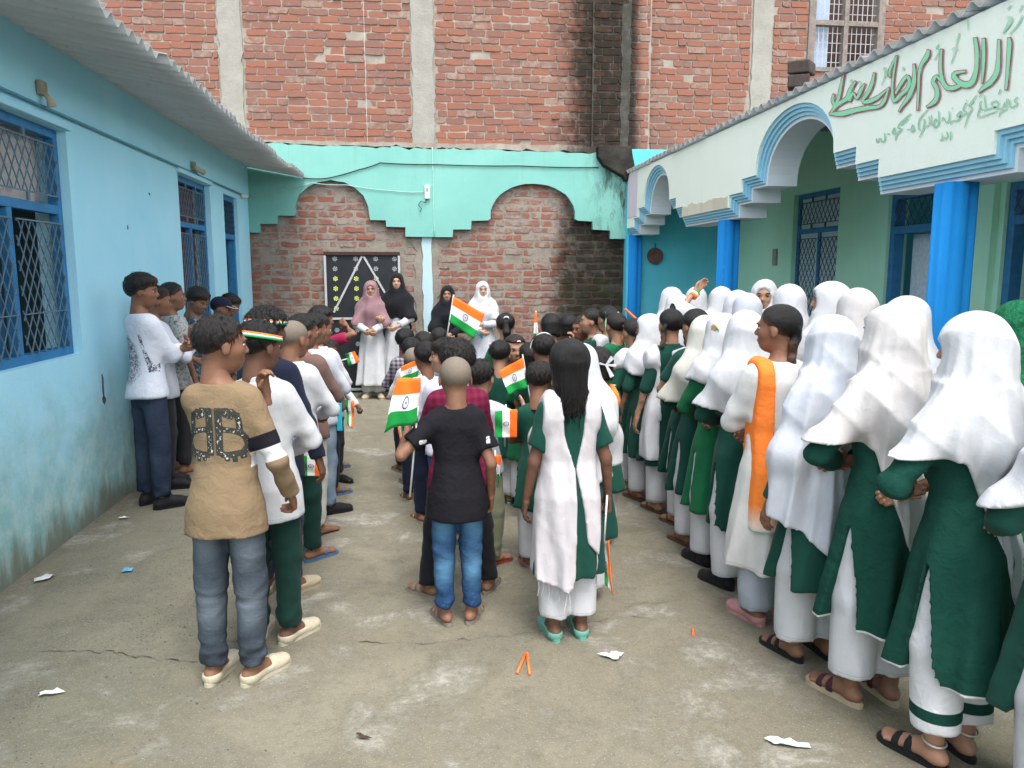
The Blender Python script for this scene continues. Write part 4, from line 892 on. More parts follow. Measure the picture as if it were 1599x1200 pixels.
T_PALE = [
 ([(3.727,2.882),(3.721,2.878),(3.714,2.872),(3.709,2.868),(3.71,2.868),(3.711,2.867),(3.713,2.862),(3.717,2.855),(3.722,2.848),(3.727,2.84),(3.733,2.83),(3.739,2.821),(3.745,2.815)],[(3.722,2.89),(3.716,2.888),(3.706,2.883),(3.693,2.876),(3.684,2.864),(3.683,2.854),(3.687,2.846),(3.692,2.839),(3.699,2.833),(3.708,2.826),(3.72,2.82),(3.731,2.814),(3.737,2.809)]),
 ([(3.623,2.862),(3.627,2.856),(3.632,2.848),(3.639,2.839),(3.648,2.83),(3.66,2.821),(3.674,2.812),(3.69,2.804),(3.699,2.797)],[(3.615,2.857),(3.618,2.851),(3.622,2.842),(3.629,2.832),(3.637,2.822),(3.651,2.814),(3.667,2.806),(3.682,2.797),(3.694,2.793)]),
 ([(3.629,2.911),(3.637,2.899),(3.646,2.887)],[(3.619,2.905),(3.629,2.894),(3.638,2.882)]),
 ([(3.711,2.937),(3.717,2.929),(3.725,2.921)],[(3.699,2.929),(3.708,2.922),(3.715,2.914)]),
 ([(4.071,2.908),(4.074,2.901),(4.079,2.892),(4.082,2.879),(4.086,2.867),(4.09,2.854),(4.093,2.84),(4.096,2.825),(4.1,2.812),(4.104,2.798),(4.111,2.784),(4.115,2.772),(4.118,2.763)],[(4.061,2.904),(4.063,2.896),(4.067,2.886),(4.072,2.875),(4.076,2.862),(4.079,2.849),(4.082,2.835),(4.085,2.821),(4.089,2.807),(4.095,2.794),(4.1,2.78),(4.107,2.768),(4.111,2.76)]),
 ([(4.114,2.831),(4.109,2.834),(4.101,2.836),(4.093,2.837),(4.089,2.837),(4.085,2.834),(4.079,2.827),(4.074,2.82),(4.069,2.814)],[(4.123,2.84),(4.116,2.84),(4.108,2.843),(4.099,2.845),(4.088,2.844),(4.077,2.837),(4.071,2.828),(4.064,2.82),(4.061,2.815)]),
 ([(4.235,2.899),(4.24,2.895),(4.248,2.891),(4.255,2.885),(4.257,2.878),(4.245,2.87),(4.234,2.867),(4.228,2.866),(4.227,2.865),(4.231,2.855),(4.243,2.843),(4.255,2.829),(4.262,2.82)],[(4.226,2.892),(4.23,2.889),(4.236,2.883),(4.241,2.878),(4.243,2.876),(4.244,2.878),(4.235,2.876),(4.222,2.87),(4.216,2.861),(4.222,2.85),(4.233,2.837),(4.247,2.825),(4.256,2.816)]),
 ([(4.746,2.879),(4.742,2.883),(4.737,2.888),(4.733,2.891),(4.74,2.894),(4.738,2.886),(4.739,2.873),(4.738,2.857),(4.74,2.843),(4.745,2.829),(4.753,2.816),(4.761,2.804),(4.766,2.795)],[(4.759,2.886),(4.755,2.89),(4.75,2.895),(4.742,2.899),(4.727,2.893),(4.726,2.883),(4.724,2.868),(4.725,2.853),(4.729,2.839),(4.736,2.826),(4.745,2.812),(4.753,2.801),(4.759,2.792)]),
 ([(4.56,2.854),(4.557,2.844),(4.555,2.835)],[(4.538,2.85),(4.535,2.84),(4.533,2.83)]),
 ([(4.705,2.876),(4.717,2.859),(4.729,2.841)],[(4.692,2.871),(4.702,2.852),(4.713,2.834)]),
 ([(4.014,2.961),(4.008,2.931),(4.001,2.9)],[(4.004,2.958),(3.999,2.928),(3.997,2.899)]),
 ([(5.137,2.9),(5.13,2.901),(5.12,2.903),(5.111,2.904),(5.114,2.906),(5.116,2.907),(5.117,2.901),(5.119,2.895),(5.12,2.891)],[(5.143,2.905),(5.138,2.907),(5.129,2.91),(5.12,2.913),(5.105,2.911),(5.101,2.902),(5.104,2.897),(5.108,2.891),(5.11,2.887)]),
 ([(5.044,2.878),(5.035,2.877),(5.024,2.875),(5.016,2.873),(5.014,2.872),(5.012,2.866),(5.012,2.854),(5.013,2.842),(5.014,2.834)],[(5.047,2.885),(5.039,2.884),(5.027,2.883),(5.013,2.88),(5.0,2.872),(4.997,2.862),(5.0,2.85),(5.003,2.839),(5.005,2.832)]),
]
T_THIN = [
 ([(3.608,2.485),(3.612,2.482),(3.619,2.479),(3.625,2.475),(3.628,2.468),(3.622,2.461),(3.612,2.455),(3.606,2.451),(3.605,2.45),(3.61,2.448),(3.623,2.445),(3.636,2.444),(3.644,2.445),(3.646,2.448),(3.648,2.457),(3.65,2.467),(3.653,2.475),(3.659,2.481),(3.665,2.487),(3.674,2.49),(3.68,2.486),(3.68,2.478),(3.679,2.465),(3.677,2.453),(3.679,2.444),(3.685,2.44),(3.695,2.439),(3.706,2.437),(3.716,2.434),(3.72,2.428),(3.721,2.421),(3.721,2.415),(3.721,2.411)],[(3.601,2.479),(3.605,2.476),(3.612,2.473),(3.617,2.469),(3.619,2.467),(3.616,2.465),(3.608,2.46),(3.599,2.454),(3.596,2.446),(3.605,2.441),(3.618,2.438),(3.633,2.437),(3.646,2.439),(3.655,2.448),(3.658,2.458),(3.659,2.468),(3.662,2.474),(3.665,2.479),(3.669,2.482),(3.671,2.483),(3.671,2.482),(3.671,2.476),(3.669,2.463),(3.668,2.45),(3.67,2.44),(3.678,2.434),(3.69,2.431),(3.701,2.43),(3.708,2.428),(3.711,2.424),(3.713,2.419),(3.714,2.414),(3.715,2.41)]),
 ([(3.692,2.477),(3.694,2.471),(3.698,2.463),(3.703,2.455),(3.708,2.451),(3.715,2.452),(3.726,2.455),(3.738,2.46),(3.749,2.466),(3.759,2.472),(3.77,2.478),(3.778,2.485),(3.78,2.487),(3.776,2.488),(3.765,2.49),(3.753,2.491),(3.746,2.49),(3.742,2.486),(3.738,2.479),(3.735,2.473),(3.737,2.469),(3.746,2.467),(3.763,2.467),(3.782,2.468),(3.796,2.469),(3.806,2.47),(3.813,2.472),(3.819,2.473),(3.823,2.475)],[(3.682,2.473),(3.685,2.467),(3.689,2.458),(3.694,2.45),(3.702,2.444),(3.714,2.445),(3.728,2.449),(3.741,2.455),(3.752,2.46),(3.764,2.467),(3.776,2.474),(3.785,2.482),(3.79,2.49),(3.783,2.495),(3.77,2.497),(3.756,2.498),(3.744,2.496),(3.735,2.489),(3.728,2.48),(3.726,2.47),(3.73,2.463),(3.742,2.46),(3.76,2.46),(3.779,2.461),(3.794,2.462),(3.805,2.463),(3.813,2.465),(3.819,2.467),(3.823,2.468)]),
 ([(3.84,2.54),(3.839,2.534),(3.837,2.525),(3.834,2.514),(3.832,2.504),(3.829,2.493),(3.825,2.481),(3.822,2.471),(3.822,2.466),(3.824,2.467),(3.832,2.469),(3.841,2.474),(3.848,2.478),(3.852,2.483),(3.855,2.49),(3.858,2.498),(3.859,2.503),(3.858,2.506),(3.855,2.508),(3.851,2.511),(3.848,2.512)],[(3.832,2.539),(3.83,2.533),(3.827,2.523),(3.825,2.513),(3.822,2.503),(3.819,2.492),(3.815,2.48),(3.812,2.469),(3.813,2.461),(3.823,2.459),(3.834,2.463),(3.846,2.469),(3.855,2.475),(3.861,2.483),(3.866,2.491),(3.868,2.499),(3.869,2.506),(3.867,2.511),(3.862,2.514),(3.857,2.516),(3.854,2.517)]),
 ([(3.865,2.487),(3.868,2.478),(3.874,2.464),(3.878,2.45),(3.874,2.437),(3.857,2.432),(3.839,2.432),(3.818,2.434),(3.799,2.435),(3.779,2.436),(3.757,2.436),(3.738,2.437),(3.725,2.438)],[(3.855,2.483),(3.858,2.473),(3.864,2.46),(3.867,2.447),(3.866,2.441),(3.859,2.439),(3.843,2.44),(3.823,2.441),(3.803,2.442),(3.782,2.442),(3.76,2.442),(3.74,2.442),(3.727,2.442)]),
 ([(3.897,2.555),(3.907,2.548),(3.922,2.537),(3.937,2.526),(3.946,2.516),(3.944,2.506),(3.934,2.499),(3.926,2.494),(3.924,2.491),(3.927,2.487),(3.933,2.482),(3.942,2.475),(3.949,2.465),(3.955,2.45),(3.961,2.432),(3.966,2.415),(3.969,2.403)],[(3.889,2.549),(3.899,2.541),(3.913,2.531),(3.928,2.52),(3.935,2.511),(3.934,2.507),(3.928,2.503),(3.919,2.497),(3.913,2.489),(3.917,2.481),(3.924,2.476),(3.932,2.469),(3.939,2.46),(3.945,2.446),(3.952,2.429),(3.958,2.412),(3.963,2.4)]),
 ([(3.912,2.53),(3.935,2.521),(3.957,2.512)],[(3.905,2.523),(3.928,2.515),(3.952,2.507)]),
 ([(3.972,2.534),(3.977,2.528),(3.984,2.518),(3.991,2.508),(3.993,2.498),(3.984,2.488),(3.971,2.483),(3.962,2.479),(3.961,2.48),(3.966,2.478),(3.979,2.474),(3.994,2.472),(4.006,2.471),(4.015,2.472),(4.024,2.474),(4.029,2.476),(4.029,2.475),(4.025,2.478),(4.015,2.484),(4.004,2.489),(4.006,2.492),(4.007,2.488),(4.009,2.476),(4.014,2.464),(4.021,2.457),(4.031,2.455),(4.047,2.456),(4.063,2.458),(4.076,2.457),(4.082,2.453),(4.083,2.446),(4.081,2.441),(4.08,2.438)],[(3.962,2.529),(3.967,2.523),(3.974,2.513),(3.98,2.503),(3.982,2.496),(3.978,2.493),(3.968,2.489),(3.957,2.484),(3.95,2.476),(3.959,2.471),(3.972,2.467),(3.988,2.465),(4.001,2.463),(4.013,2.464),(4.025,2.467),(4.035,2.471),(4.04,2.478),(4.034,2.485),(4.023,2.491),(4.012,2.496),(3.997,2.494),(3.996,2.485),(3.998,2.472),(4.004,2.459),(4.012,2.45),(4.027,2.447),(4.044,2.448),(4.06,2.45),(4.069,2.45),(4.072,2.448),(4.073,2.444),(4.072,2.44),(4.072,2.437)]),
 ([(4.104,2.513),(4.103,2.505),(4.1,2.493),(4.099,2.481),(4.099,2.472),(4.102,2.466),(4.107,2.461),(4.111,2.458),(4.113,2.457),(4.117,2.461),(4.125,2.471),(4.133,2.482),(4.142,2.49),(4.153,2.489),(4.156,2.483),(4.157,2.477),(4.158,2.473)],[(4.096,2.512),(4.094,2.504),(4.09,2.492),(4.088,2.479),(4.087,2.469),(4.091,2.461),(4.096,2.455),(4.104,2.451),(4.116,2.451),(4.126,2.459),(4.135,2.47),(4.143,2.48),(4.147,2.484),(4.143,2.483),(4.146,2.479),(4.148,2.474),(4.149,2.47)]),
 ([(4.197,2.531),(4.194,2.518),(4.189,2.5),(4.185,2.482),(4.185,2.468),(4.191,2.46),(4.201,2.453),(4.211,2.449),(4.215,2.449),(4.214,2.449),(4.217,2.456),(4.218,2.465),(4.218,2.472),(4.216,2.478),(4.213,2.484),(4.209,2.487),(4.21,2.488),(4.209,2.487),(4.204,2.481),(4.198,2.473),(4.194,2.468)],[(4.188,2.53),(4.184,2.517),(4.179,2.499),(4.174,2.479),(4.173,2.464),(4.18,2.454),(4.191,2.446),(4.203,2.442),(4.215,2.441),(4.225,2.448),(4.229,2.458),(4.23,2.468),(4.23,2.476),(4.228,2.483),(4.224,2.489),(4.219,2.494),(4.209,2.496),(4.2,2.49),(4.194,2.482),(4.19,2.474),(4.186,2.468)]),
 ([(4.256,2.522),(4.252,2.491),(4.248,2.461)],[(4.247,2.52),(4.242,2.489),(4.236,2.459)]),
 ([(4.278,2.522),(4.276,2.514),(4.272,2.503),(4.27,2.492),(4.27,2.483),(4.275,2.477),(4.283,2.47),(4.292,2.465),(4.298,2.461)],[(4.27,2.521),(4.266,2.513),(4.261,2.502),(4.258,2.49),(4.257,2.479),(4.264,2.471),(4.274,2.464),(4.284,2.46),(4.291,2.456)]),
 ([(4.319,2.512),(4.318,2.503),(4.317,2.491),(4.317,2.477),(4.319,2.464),(4.325,2.451),(4.334,2.437),(4.344,2.425),(4.35,2.416)],[(4.306,2.51),(4.305,2.501),(4.304,2.488),(4.303,2.473),(4.306,2.46),(4.314,2.446),(4.325,2.433),(4.336,2.421),(4.344,2.413)]),
 ([(4.293,2.558),(4.306,2.552),(4.325,2.544),(4.345,2.533),(4.36,2.522),(4.367,2.509),(4.369,2.495),(4.368,2.481),(4.366,2.47),(4.36,2.462),(4.35,2.455),(4.341,2.452),(4.336,2.449)],[(4.286,2.553),(4.298,2.547),(4.316,2.537),(4.335,2.527),(4.348,2.516),(4.353,2.504),(4.355,2.492),(4.355,2.479),(4.353,2.47),(4.35,2.464),(4.344,2.46),(4.337,2.456),(4.332,2.453)]),
 ([(4.422,2.5),(4.426,2.494),(4.432,2.486),(4.436,2.476),(4.437,2.468),(4.427,2.461),(4.415,2.457),(4.402,2.456),(4.394,2.46),(4.394,2.468),(4.399,2.479),(4.404,2.49),(4.408,2.497)],[(4.41,2.495),(4.413,2.489),(4.419,2.481),(4.423,2.472),(4.424,2.468),(4.423,2.467),(4.416,2.465),(4.409,2.465),(4.406,2.465),(4.407,2.47),(4.41,2.48),(4.414,2.49),(4.417,2.497)]),
 ([(4.445,2.481),(4.458,2.481),(4.47,2.481)],[(4.442,2.474),(4.454,2.474),(4.466,2.474)]),
 ([(4.446,2.568),(4.465,2.562),(4.492,2.553),(4.52,2.543),(4.542,2.534),(4.555,2.526),(4.562,2.519),(4.566,2.512),(4.565,2.504),(4.552,2.497),(4.537,2.493),(4.526,2.491),(4.526,2.492),(4.531,2.49),(4.545,2.485),(4.561,2.479),(4.573,2.472),(4.579,2.462),(4.58,2.451),(4.58,2.441),(4.58,2.434)],[(4.437,2.56),(4.455,2.554),(4.482,2.545),(4.51,2.535),(4.531,2.527),(4.542,2.52),(4.549,2.513),(4.552,2.508),(4.552,2.505),(4.549,2.504),(4.537,2.501),(4.522,2.498),(4.512,2.488),(4.52,2.482),(4.535,2.477),(4.55,2.471),(4.561,2.466),(4.566,2.458),(4.569,2.448),(4.57,2.439),(4.572,2.432)]),
 ([(4.466,2.542),(4.502,2.53),(4.538,2.518)],[(4.46,2.536),(4.495,2.524),(4.531,2.512)]),
 ([(4.604,2.514),(4.609,2.509),(4.615,2.501),(4.62,2.493),(4.621,2.484),(4.611,2.477),(4.598,2.471),(4.585,2.469),(4.574,2.472),(4.574,2.481),(4.58,2.492),(4.586,2.503),(4.59,2.511)],[(4.591,2.509),(4.595,2.503),(4.601,2.496),(4.606,2.488),(4.607,2.484),(4.604,2.482),(4.596,2.479),(4.589,2.478),(4.587,2.477),(4.588,2.482),(4.592,2.492),(4.597,2.504),(4.6,2.511)]),
 ([(4.642,2.488),(4.655,2.489),(4.668,2.489)],[(4.638,2.481),(4.651,2.481),(4.665,2.482)]),
 ([(4.7,2.498),(4.699,2.489),(4.696,2.475),(4.695,2.462),(4.697,2.453),(4.7,2.452),(4.706,2.452),(4.714,2.453),(4.719,2.455),(4.721,2.458),(4.724,2.464),(4.728,2.472),(4.742,2.479),(4.753,2.475),(4.763,2.469),(4.771,2.462),(4.773,2.461),(4.769,2.46),(4.772,2.467),(4.774,2.475),(4.776,2.48)],[(4.689,2.497),(4.687,2.487),(4.683,2.473),(4.681,2.459),(4.682,2.448),(4.691,2.443),(4.704,2.443),(4.716,2.445),(4.728,2.45),(4.735,2.457),(4.739,2.465),(4.742,2.47),(4.737,2.47),(4.741,2.468),(4.749,2.462),(4.759,2.455),(4.771,2.452),(4.783,2.46),(4.786,2.468),(4.787,2.476),(4.787,2.482)]),
 ([(4.076,2.401),(4.076,2.379),(4.077,2.357)],[(4.067,2.399),(4.066,2.377),(4.065,2.355)]),
 ([(4.114,2.406),(4.11,2.4),(4.105,2.391),(4.101,2.383),(4.1,2.379),(4.104,2.377),(4.114,2.377),(4.125,2.376),(4.133,2.376)],[(4.103,2.406),(4.099,2.401),(4.094,2.392),(4.089,2.382),(4.089,2.374),(4.097,2.37),(4.109,2.369),(4.121,2.369),(4.129,2.368)]),
 ([(4.15,2.406),(4.149,2.399),(4.147,2.389),(4.146,2.379),(4.147,2.373),(4.149,2.372),(4.152,2.372),(4.158,2.373),(4.163,2.373)],[(4.141,2.405),(4.139,2.398),(4.137,2.387),(4.135,2.377),(4.135,2.368),(4.142,2.364),(4.151,2.365),(4.158,2.367),(4.163,2.368)]),
 ([(3.854,2.555),(3.865,2.547),(3.876,2.54)],[(3.848,2.55),(3.859,2.543),(3.869,2.536)]),
 ([(3.731,2.546),(3.735,2.535),(3.739,2.523)],[(3.72,2.541),(3.726,2.531),(3.732,2.52)]),
 ([(3.96,2.539),(3.966,2.543),(3.971,2.547)],[(3.965,2.536),(3.971,2.541),(3.976,2.545)]),
 ([(4.069,2.522),(4.074,2.525),(4.08,2.527)],[(4.072,2.518),(4.077,2.52),(4.083,2.523)]),
]

writing(T_RED, XR - 0.007, paint('red_outline_paint', (0.40, 0.10, 0.13), 0.52), 'letter_outline', 'red outline of the large Urdu lettering')
writing(T_GREEN, XR - 0.0095, paint('green_letter_paint', (0.24, 0.62, 0.37), 0.60), 'letter_stroke', 'large green Urdu lettering')
writing(T_PALE, XR - 0.007, paint('faded_green_paint', (0.30, 0.56, 0.40), 0.46), 'letter_mark', 'faded green marks of the lettering')
writing(T_THIN, XR - 0.007, paint('thin_green_paint', (0.26, 0.52, 0.36), 0.52), 'thin_letter', 'thin green Urdu lines below')

# things on and around the arcade
mb = MB(); pts = [(0.115 * math.cos(a * math.pi / 12), 0.115 * math.sin(a * math.pi / 12)) for a in range(24)]
pan = empty('round_pan', (3.30, 10.70, 1.86))
mb.prism(pts, 'y', -0.02, 0.0); mb.build('dish', simple('rusty_iron', (0.10, 0.055, 0.045), 0.8, 0.3, .3, 10, .4), pan, bevel=.008)
mb = MB(); mb.tube([(0, -.012, .11), (0, -.012, .16), (.0, .01, .17)], .008, 6); mb.build('hook', M_IRON, pan)
tag(pan, 'round brown iron pan hanging on the teal end wall', 'pan')
mb = MB(); mb.box(XI - 0.03, XI, 9.15, 9.24, 1.72, 1.92)
o = mb.build('meter_box', simple('grey_box', (0.27, 0.29, 0.25), 0.7), None, bevel=.006); tag(o, 'small grey meter box on the sage green verandah wall', 'meter box')
for i, (dx, dy, dz, ln, rz, lab) in enumerate(((0, 0, 0.0, 0.30, 0.2, 'lower weathered block lying on the arcade roof under the barred window'), (0.02, 0.0, 0.105, 0.34, 0.05, 'upper weathered block stacked on the arcade roof under the barred window'))):
    mb = MB(); mb.box(-ln / 2, ln / 2, -0.08, 0.08, 0, 0.095)
    o = mb.build('wood_block', simple('charred_wood', (0.07, 0.055, 0.05), 0.9, 0.1, .3, 20, .6), None, bevel=.012)
    o.location = (3.02 + dx, 6.12 + dy, 3.075 + dz); o.rotation_euler = (0, -0.11, rz + 0.9); tag(o, lab, 'block', 'blocks on the arcade roof')
# ================================================================== people: implicit surfaces, meshed with surface nets
F32 = np.float32
def A3(*v): return np.array(v, dtype=np.float64)
def unit(v): return v / (np.linalg.norm(v) + 1e-9)

def nets(D, lo, h):
    """naive surface nets; returns verts, quads"""
    S = D < 0
    c = np.zeros(tuple(n - 1 for n in D.shape), dtype=np.uint8)
    sl = (slice(0, -1), slice(1, None))
    for i in (0, 1):
        for j in (0, 1):
            for k in (0, 1):
                c += S[sl[i], sl[j], sl[k]]
    act = (c > 0) & (c < 8)
    I = np.argwhere(act)
    if len(I) == 0: return np.zeros((0, 3)), np.zeros((0, 4), int)
    idm = np.full(c.shape, -1, dtype=np.int64)
    idm[act] = np.arange(len(I))
    acc = np.zeros((len(I), 3)); cnt = np.zeros(len(I))
    corners = [(i, j, k) for i in (0, 1) for j in (0, 1) for k in (0, 1)]
    val = {q: D[I[:, 0] + q[0], I[:, 1] + q[1], I[:, 2] + q[2]].astype(np.float64) for q in corners}
    for q in corners:
        for ax in range(3):
            if q[ax] == 0:
                r = list(q); r[ax] = 1; r = tuple(r)
                a, b = val[q], val[r]
                m = (a < 0) != (b < 0)
                t = a[m] / (a[m] - b[m])
                p = np.tile(np.array(q, float), (m.sum(), 1)); p[:, ax] = t
                acc[m] += p; cnt[m] += 1
    V = (I + acc / np.maximum(cnt, 1)[:, None]) * h + lo
    Q = []
    for ax in range(3):
        s0 = [slice(1, -1)] * 3; s1 = [slice(1, -1)] * 3
        s0[ax] = slice(0, -1); s1[ax] = slice(1, None)
        a, b = S[tuple(s0)], S[tuple(s1)]
        E = np.argwhere(a != b)
        if len(E) == 0: continue
        inside0 = a[tuple(E.T)]
        off = np.ones(3, int); off[ax] = 0
        E = E + off
        u, v = [(1, 2), (2, 0), (0, 1)][ax]
        q = []
        for du, dv in ((0, 0), (-1, 0), (-1, -1), (0, -1)):
            e = E.copy(); e[:, u] += du; e[:, v] += dv
            q.append(idm[e[:, 0], e[:, 1], e[:, 2]])
        q = np.stack(q, 1)
        q[~inside0] = q[~inside0][:, ::-1]
        Q.append(q)
    Q = np.concatenate(Q); Q = Q[(Q >= 0).all(1)]
    return V, Q

def smin(a, b, k):
    if k <= 0: return np.minimum(a, b)
    h = np.maximum(k - np.abs(a - b), 0) / k
    return np.minimum(a, b) - h * h * k * 0.25

class Grid:
    def __init__(s, lo, hi, h):
        s.lo = np.array(lo, float); s.h = h
        n = np.ceil((np.array(hi) - s.lo) / h).astype(int) + 1
        s.n = n
        s.ax = [(s.lo[i] + h * np.arange(n[i])).astype(F32) for i in range(3)]
        s.D = np.full(tuple(n), 1.0, dtype=F32)
    def sl(s, lo, hi):
        out = []
        for i in range(3):
            a = int(max(0, math.floor((lo[i] - s.lo[i]) / s.h))); b = int(min(s.n[i], math.ceil((hi[i] - s.lo[i]) / s.h) + 1))
            if b <= a: return None
            out.append(slice(a, b))
        return tuple(out)
    def co(s, sl=None):
        sl = sl or (slice(None),) * 3
        return s.ax[0][sl[0]][:, None, None], s.ax[1][sl[1]][None, :, None], s.ax[2][sl[2]][None, None, :]
    def add(s, prim, off=0.0, k=0.0):
        lo, hi, fn = prim
        m = off + k + 3 * s.h
        sl = s.sl(lo - m, hi + m)
        if sl is None: return
        d = fn(*s.co(sl), off)
        s.D[sl] = smin(s.D[sl], d.astype(F32), k)
    def cut(s, fn): s.D = np.maximum(s.D, fn(*s.co()).astype(F32))
    def mesh(s): return nets(s.D, s.lo, s.h)

def cap(a, b, ra, rb, flat=False, sq=None):
    """tapered capsule; flat: cut square at b; sq: (axis vector, factor) squashes the section"""
    a = np.array(a, float); b = np.array(b, float)
    ab = b - a; L2 = float(ab @ ab) + 1e-12; d_ = ab / math.sqrt(L2)
    rm = max(ra, rb)
    def fn(X, Y, Z, off):
        px, py, pz = X - a[0], Y - a[1], Z - a[2]
        t = np.clip((px * ab[0] + py * ab[1] + pz * ab[2]) / L2, 0, 1)
        dx, dy, dz = px - t * ab[0], py - t * ab[1], pz - t * ab[2]
        if sq is not None:
            v, f = sq
            q = dx * v[0] + dy * v[1] + dz * v[2]
            dx, dy, dz = dx + q * (f - 1) * v[0], dy + q * (f - 1) * v[1], dz + q * (f - 1) * v[2]
        d = np.sqrt(dx * dx + dy * dy + dz * dz) - (ra + (rb - ra) * t + off)
        if flat:
            d = np.maximum(d, (X - b[0]) * d_[0] + (Y - b[1]) * d_[1] + (Z - b[2]) * d_[2])
        return d
    return np.minimum(a, b) - rm, np.maximum(a, b) + rm, fn

def ellp(c, r, rot=None):
    c = np.array(c, float); r = np.array(r, float)
    def fn(X, Y, Z, off):
        x, y, z = X - c[0], Y - c[1], Z - c[2]
        if rot is not None:
            x, y, z = (x * rot[0][i] + y * rot[1][i] + z * rot[2][i] for i in range(3))
        q = np.sqrt((x / (r[0] + off)) ** 2 + (y / (r[1] + off)) ** 2 + (z / (r[2] + off)) ** 2)
        return (q - 1) * (min(r) + off)
    m = max(r) if rot is not None else r
    return c - m, c + m, fn

def stack(knots, fold=None, flat=True):
    """elliptic sections up the z axis: (z, rx, ry, cx, cy)"""
    K = np.array(sorted(knots), float)
    z0, z1 = K[0, 0], K[-1, 0]
    def fn(X, Y, Z, off):
        zz = np.clip(Z, z0, z1)
        rx = np.interp(zz, K[:, 0], K[:, 1]) + off; ry = np.interp(zz, K[:, 0], K[:, 2]) + off
        cx = np.interp(zz, K[:, 0], K[:, 3]); cy = np.interp(zz, K[:, 0], K[:, 4])
        x, y = X - cx, Y - cy
        q = np.sqrt((x / rx) ** 2 + (y / ry) ** 2)
        d = (q - 1) * np.minimum(rx, ry) * 1.08
        if fold is not None: d = d - fold(x, y, zz)
        return np.maximum(d, np.maximum(z0 - Z, Z - z1))
    lo = A3((K[:, 3] - K[:, 1]).min(), (K[:, 4] - K[:, 2]).min(), z0); hi = A3((K[:, 3] + K[:, 1]).max(), (K[:, 4] + K[:, 2]).max(), z1)
    return lo - 0.03, hi + 0.03, fn

def wrinkle(X, Y, Z, seed, f, dirs=3, zs=1.0):
    r = random.Random(seed); o = 0
    for i in range(dirs):
        a = [r.gauss(0, 1), r.gauss(0, 1), r.gauss(0, 1) * zs]; n = math.sqrt(sum(v * v for v in a)); a = [v / n * f * r.uniform(.7, 1.4) for v in a]
        b = [r.gauss(0, 1) * f * .55 for _ in range(3)]
        w = np.sin(a[0] * X + a[1] * Y + a[2] * Z + 1.6 * np.sin(b[0] * X + b[1] * Y + b[2] * Z + r.random() * 6) + r.random() * 6)
        o = o + (1 - np.abs(w)) * 1.3 - 0.45
    return o / dirs

def relax(V, Q, it=2, f=.5):
    """a little Laplacian smoothing of cut edges"""
    E = np.concatenate([Q[:, [0, 1]], Q[:, [1, 2]], Q[:, [2, 3]], Q[:, [3, 0]]]); n = len(V)
    cnt = np.maximum(np.bincount(E[:, 0], minlength=n) + np.bincount(E[:, 1], minlength=n), 1)
    for _ in range(it):
        A = np.stack([np.bincount(E[:, 0], V[E[:, 1], k], n) + np.bincount(E[:, 1], V[E[:, 0], k], n) for k in range(3)], 1) / cnt[:, None]
        V = V + (A - V) * f
    return V

def poly_sd(px, pz, poly):
    """signed distance to a polygon in a plane, negative inside"""
    P = np.array(poly, float); n = len(P)
    d = np.full(np.broadcast(px, pz).shape, 1e9); ins = np.zeros(d.shape, bool)
    for i in range(n):
        a, b = P[i], P[(i + 1) % n]; e = b - a
        wx, wz = px - a[0], pz - a[1]
        t = np.clip((wx * e[0] + wz * e[1]) / (e @ e + 1e-12), 0, 1)
        d = np.minimum(d, (wx - e[0] * t) ** 2 + (wz - e[1] * t) ** 2)
        c = ((a[1] <= pz) != (b[1] <= pz))
        xi = a[0] + (pz - a[1]) / (e[1] if abs(e[1]) > 1e-9 else 1e-9) * e[0]
        ins ^= c & (px < xi)
    return np.where(ins, -np.sqrt(d), np.sqrt(d))

def np_mesh(name, V, Q, smooth=True, attrs=None):
    me = bpy.data.meshes.new(name)
    V = np.asarray(V, dtype=F32); Q = np.asarray(Q)
    k = Q.shape[1] if len(Q) else 4
    me.vertices.add(len(V)); me.vertices.foreach_set('co', V.ravel())
    me.loops.add(Q.size); me.loops.foreach_set('vertex_index', Q.ravel().astype(np.int32))
    me.polygons.add(len(Q)); me.polygons.foreach_set('loop_start', (np.arange(len(Q)) * k).astype(np.int32))
    me.polygons.foreach_set('use_smooth', np.ones(len(Q), bool))
    if attrs:
        for nme, arr in attrs.items():
            a = me.attributes.new(nme, 'FLOAT', 'POINT'); a.data.foreach_set('value', np.asarray(arr, dtype=F32))
    me.update(calc_edges=True)
    return me

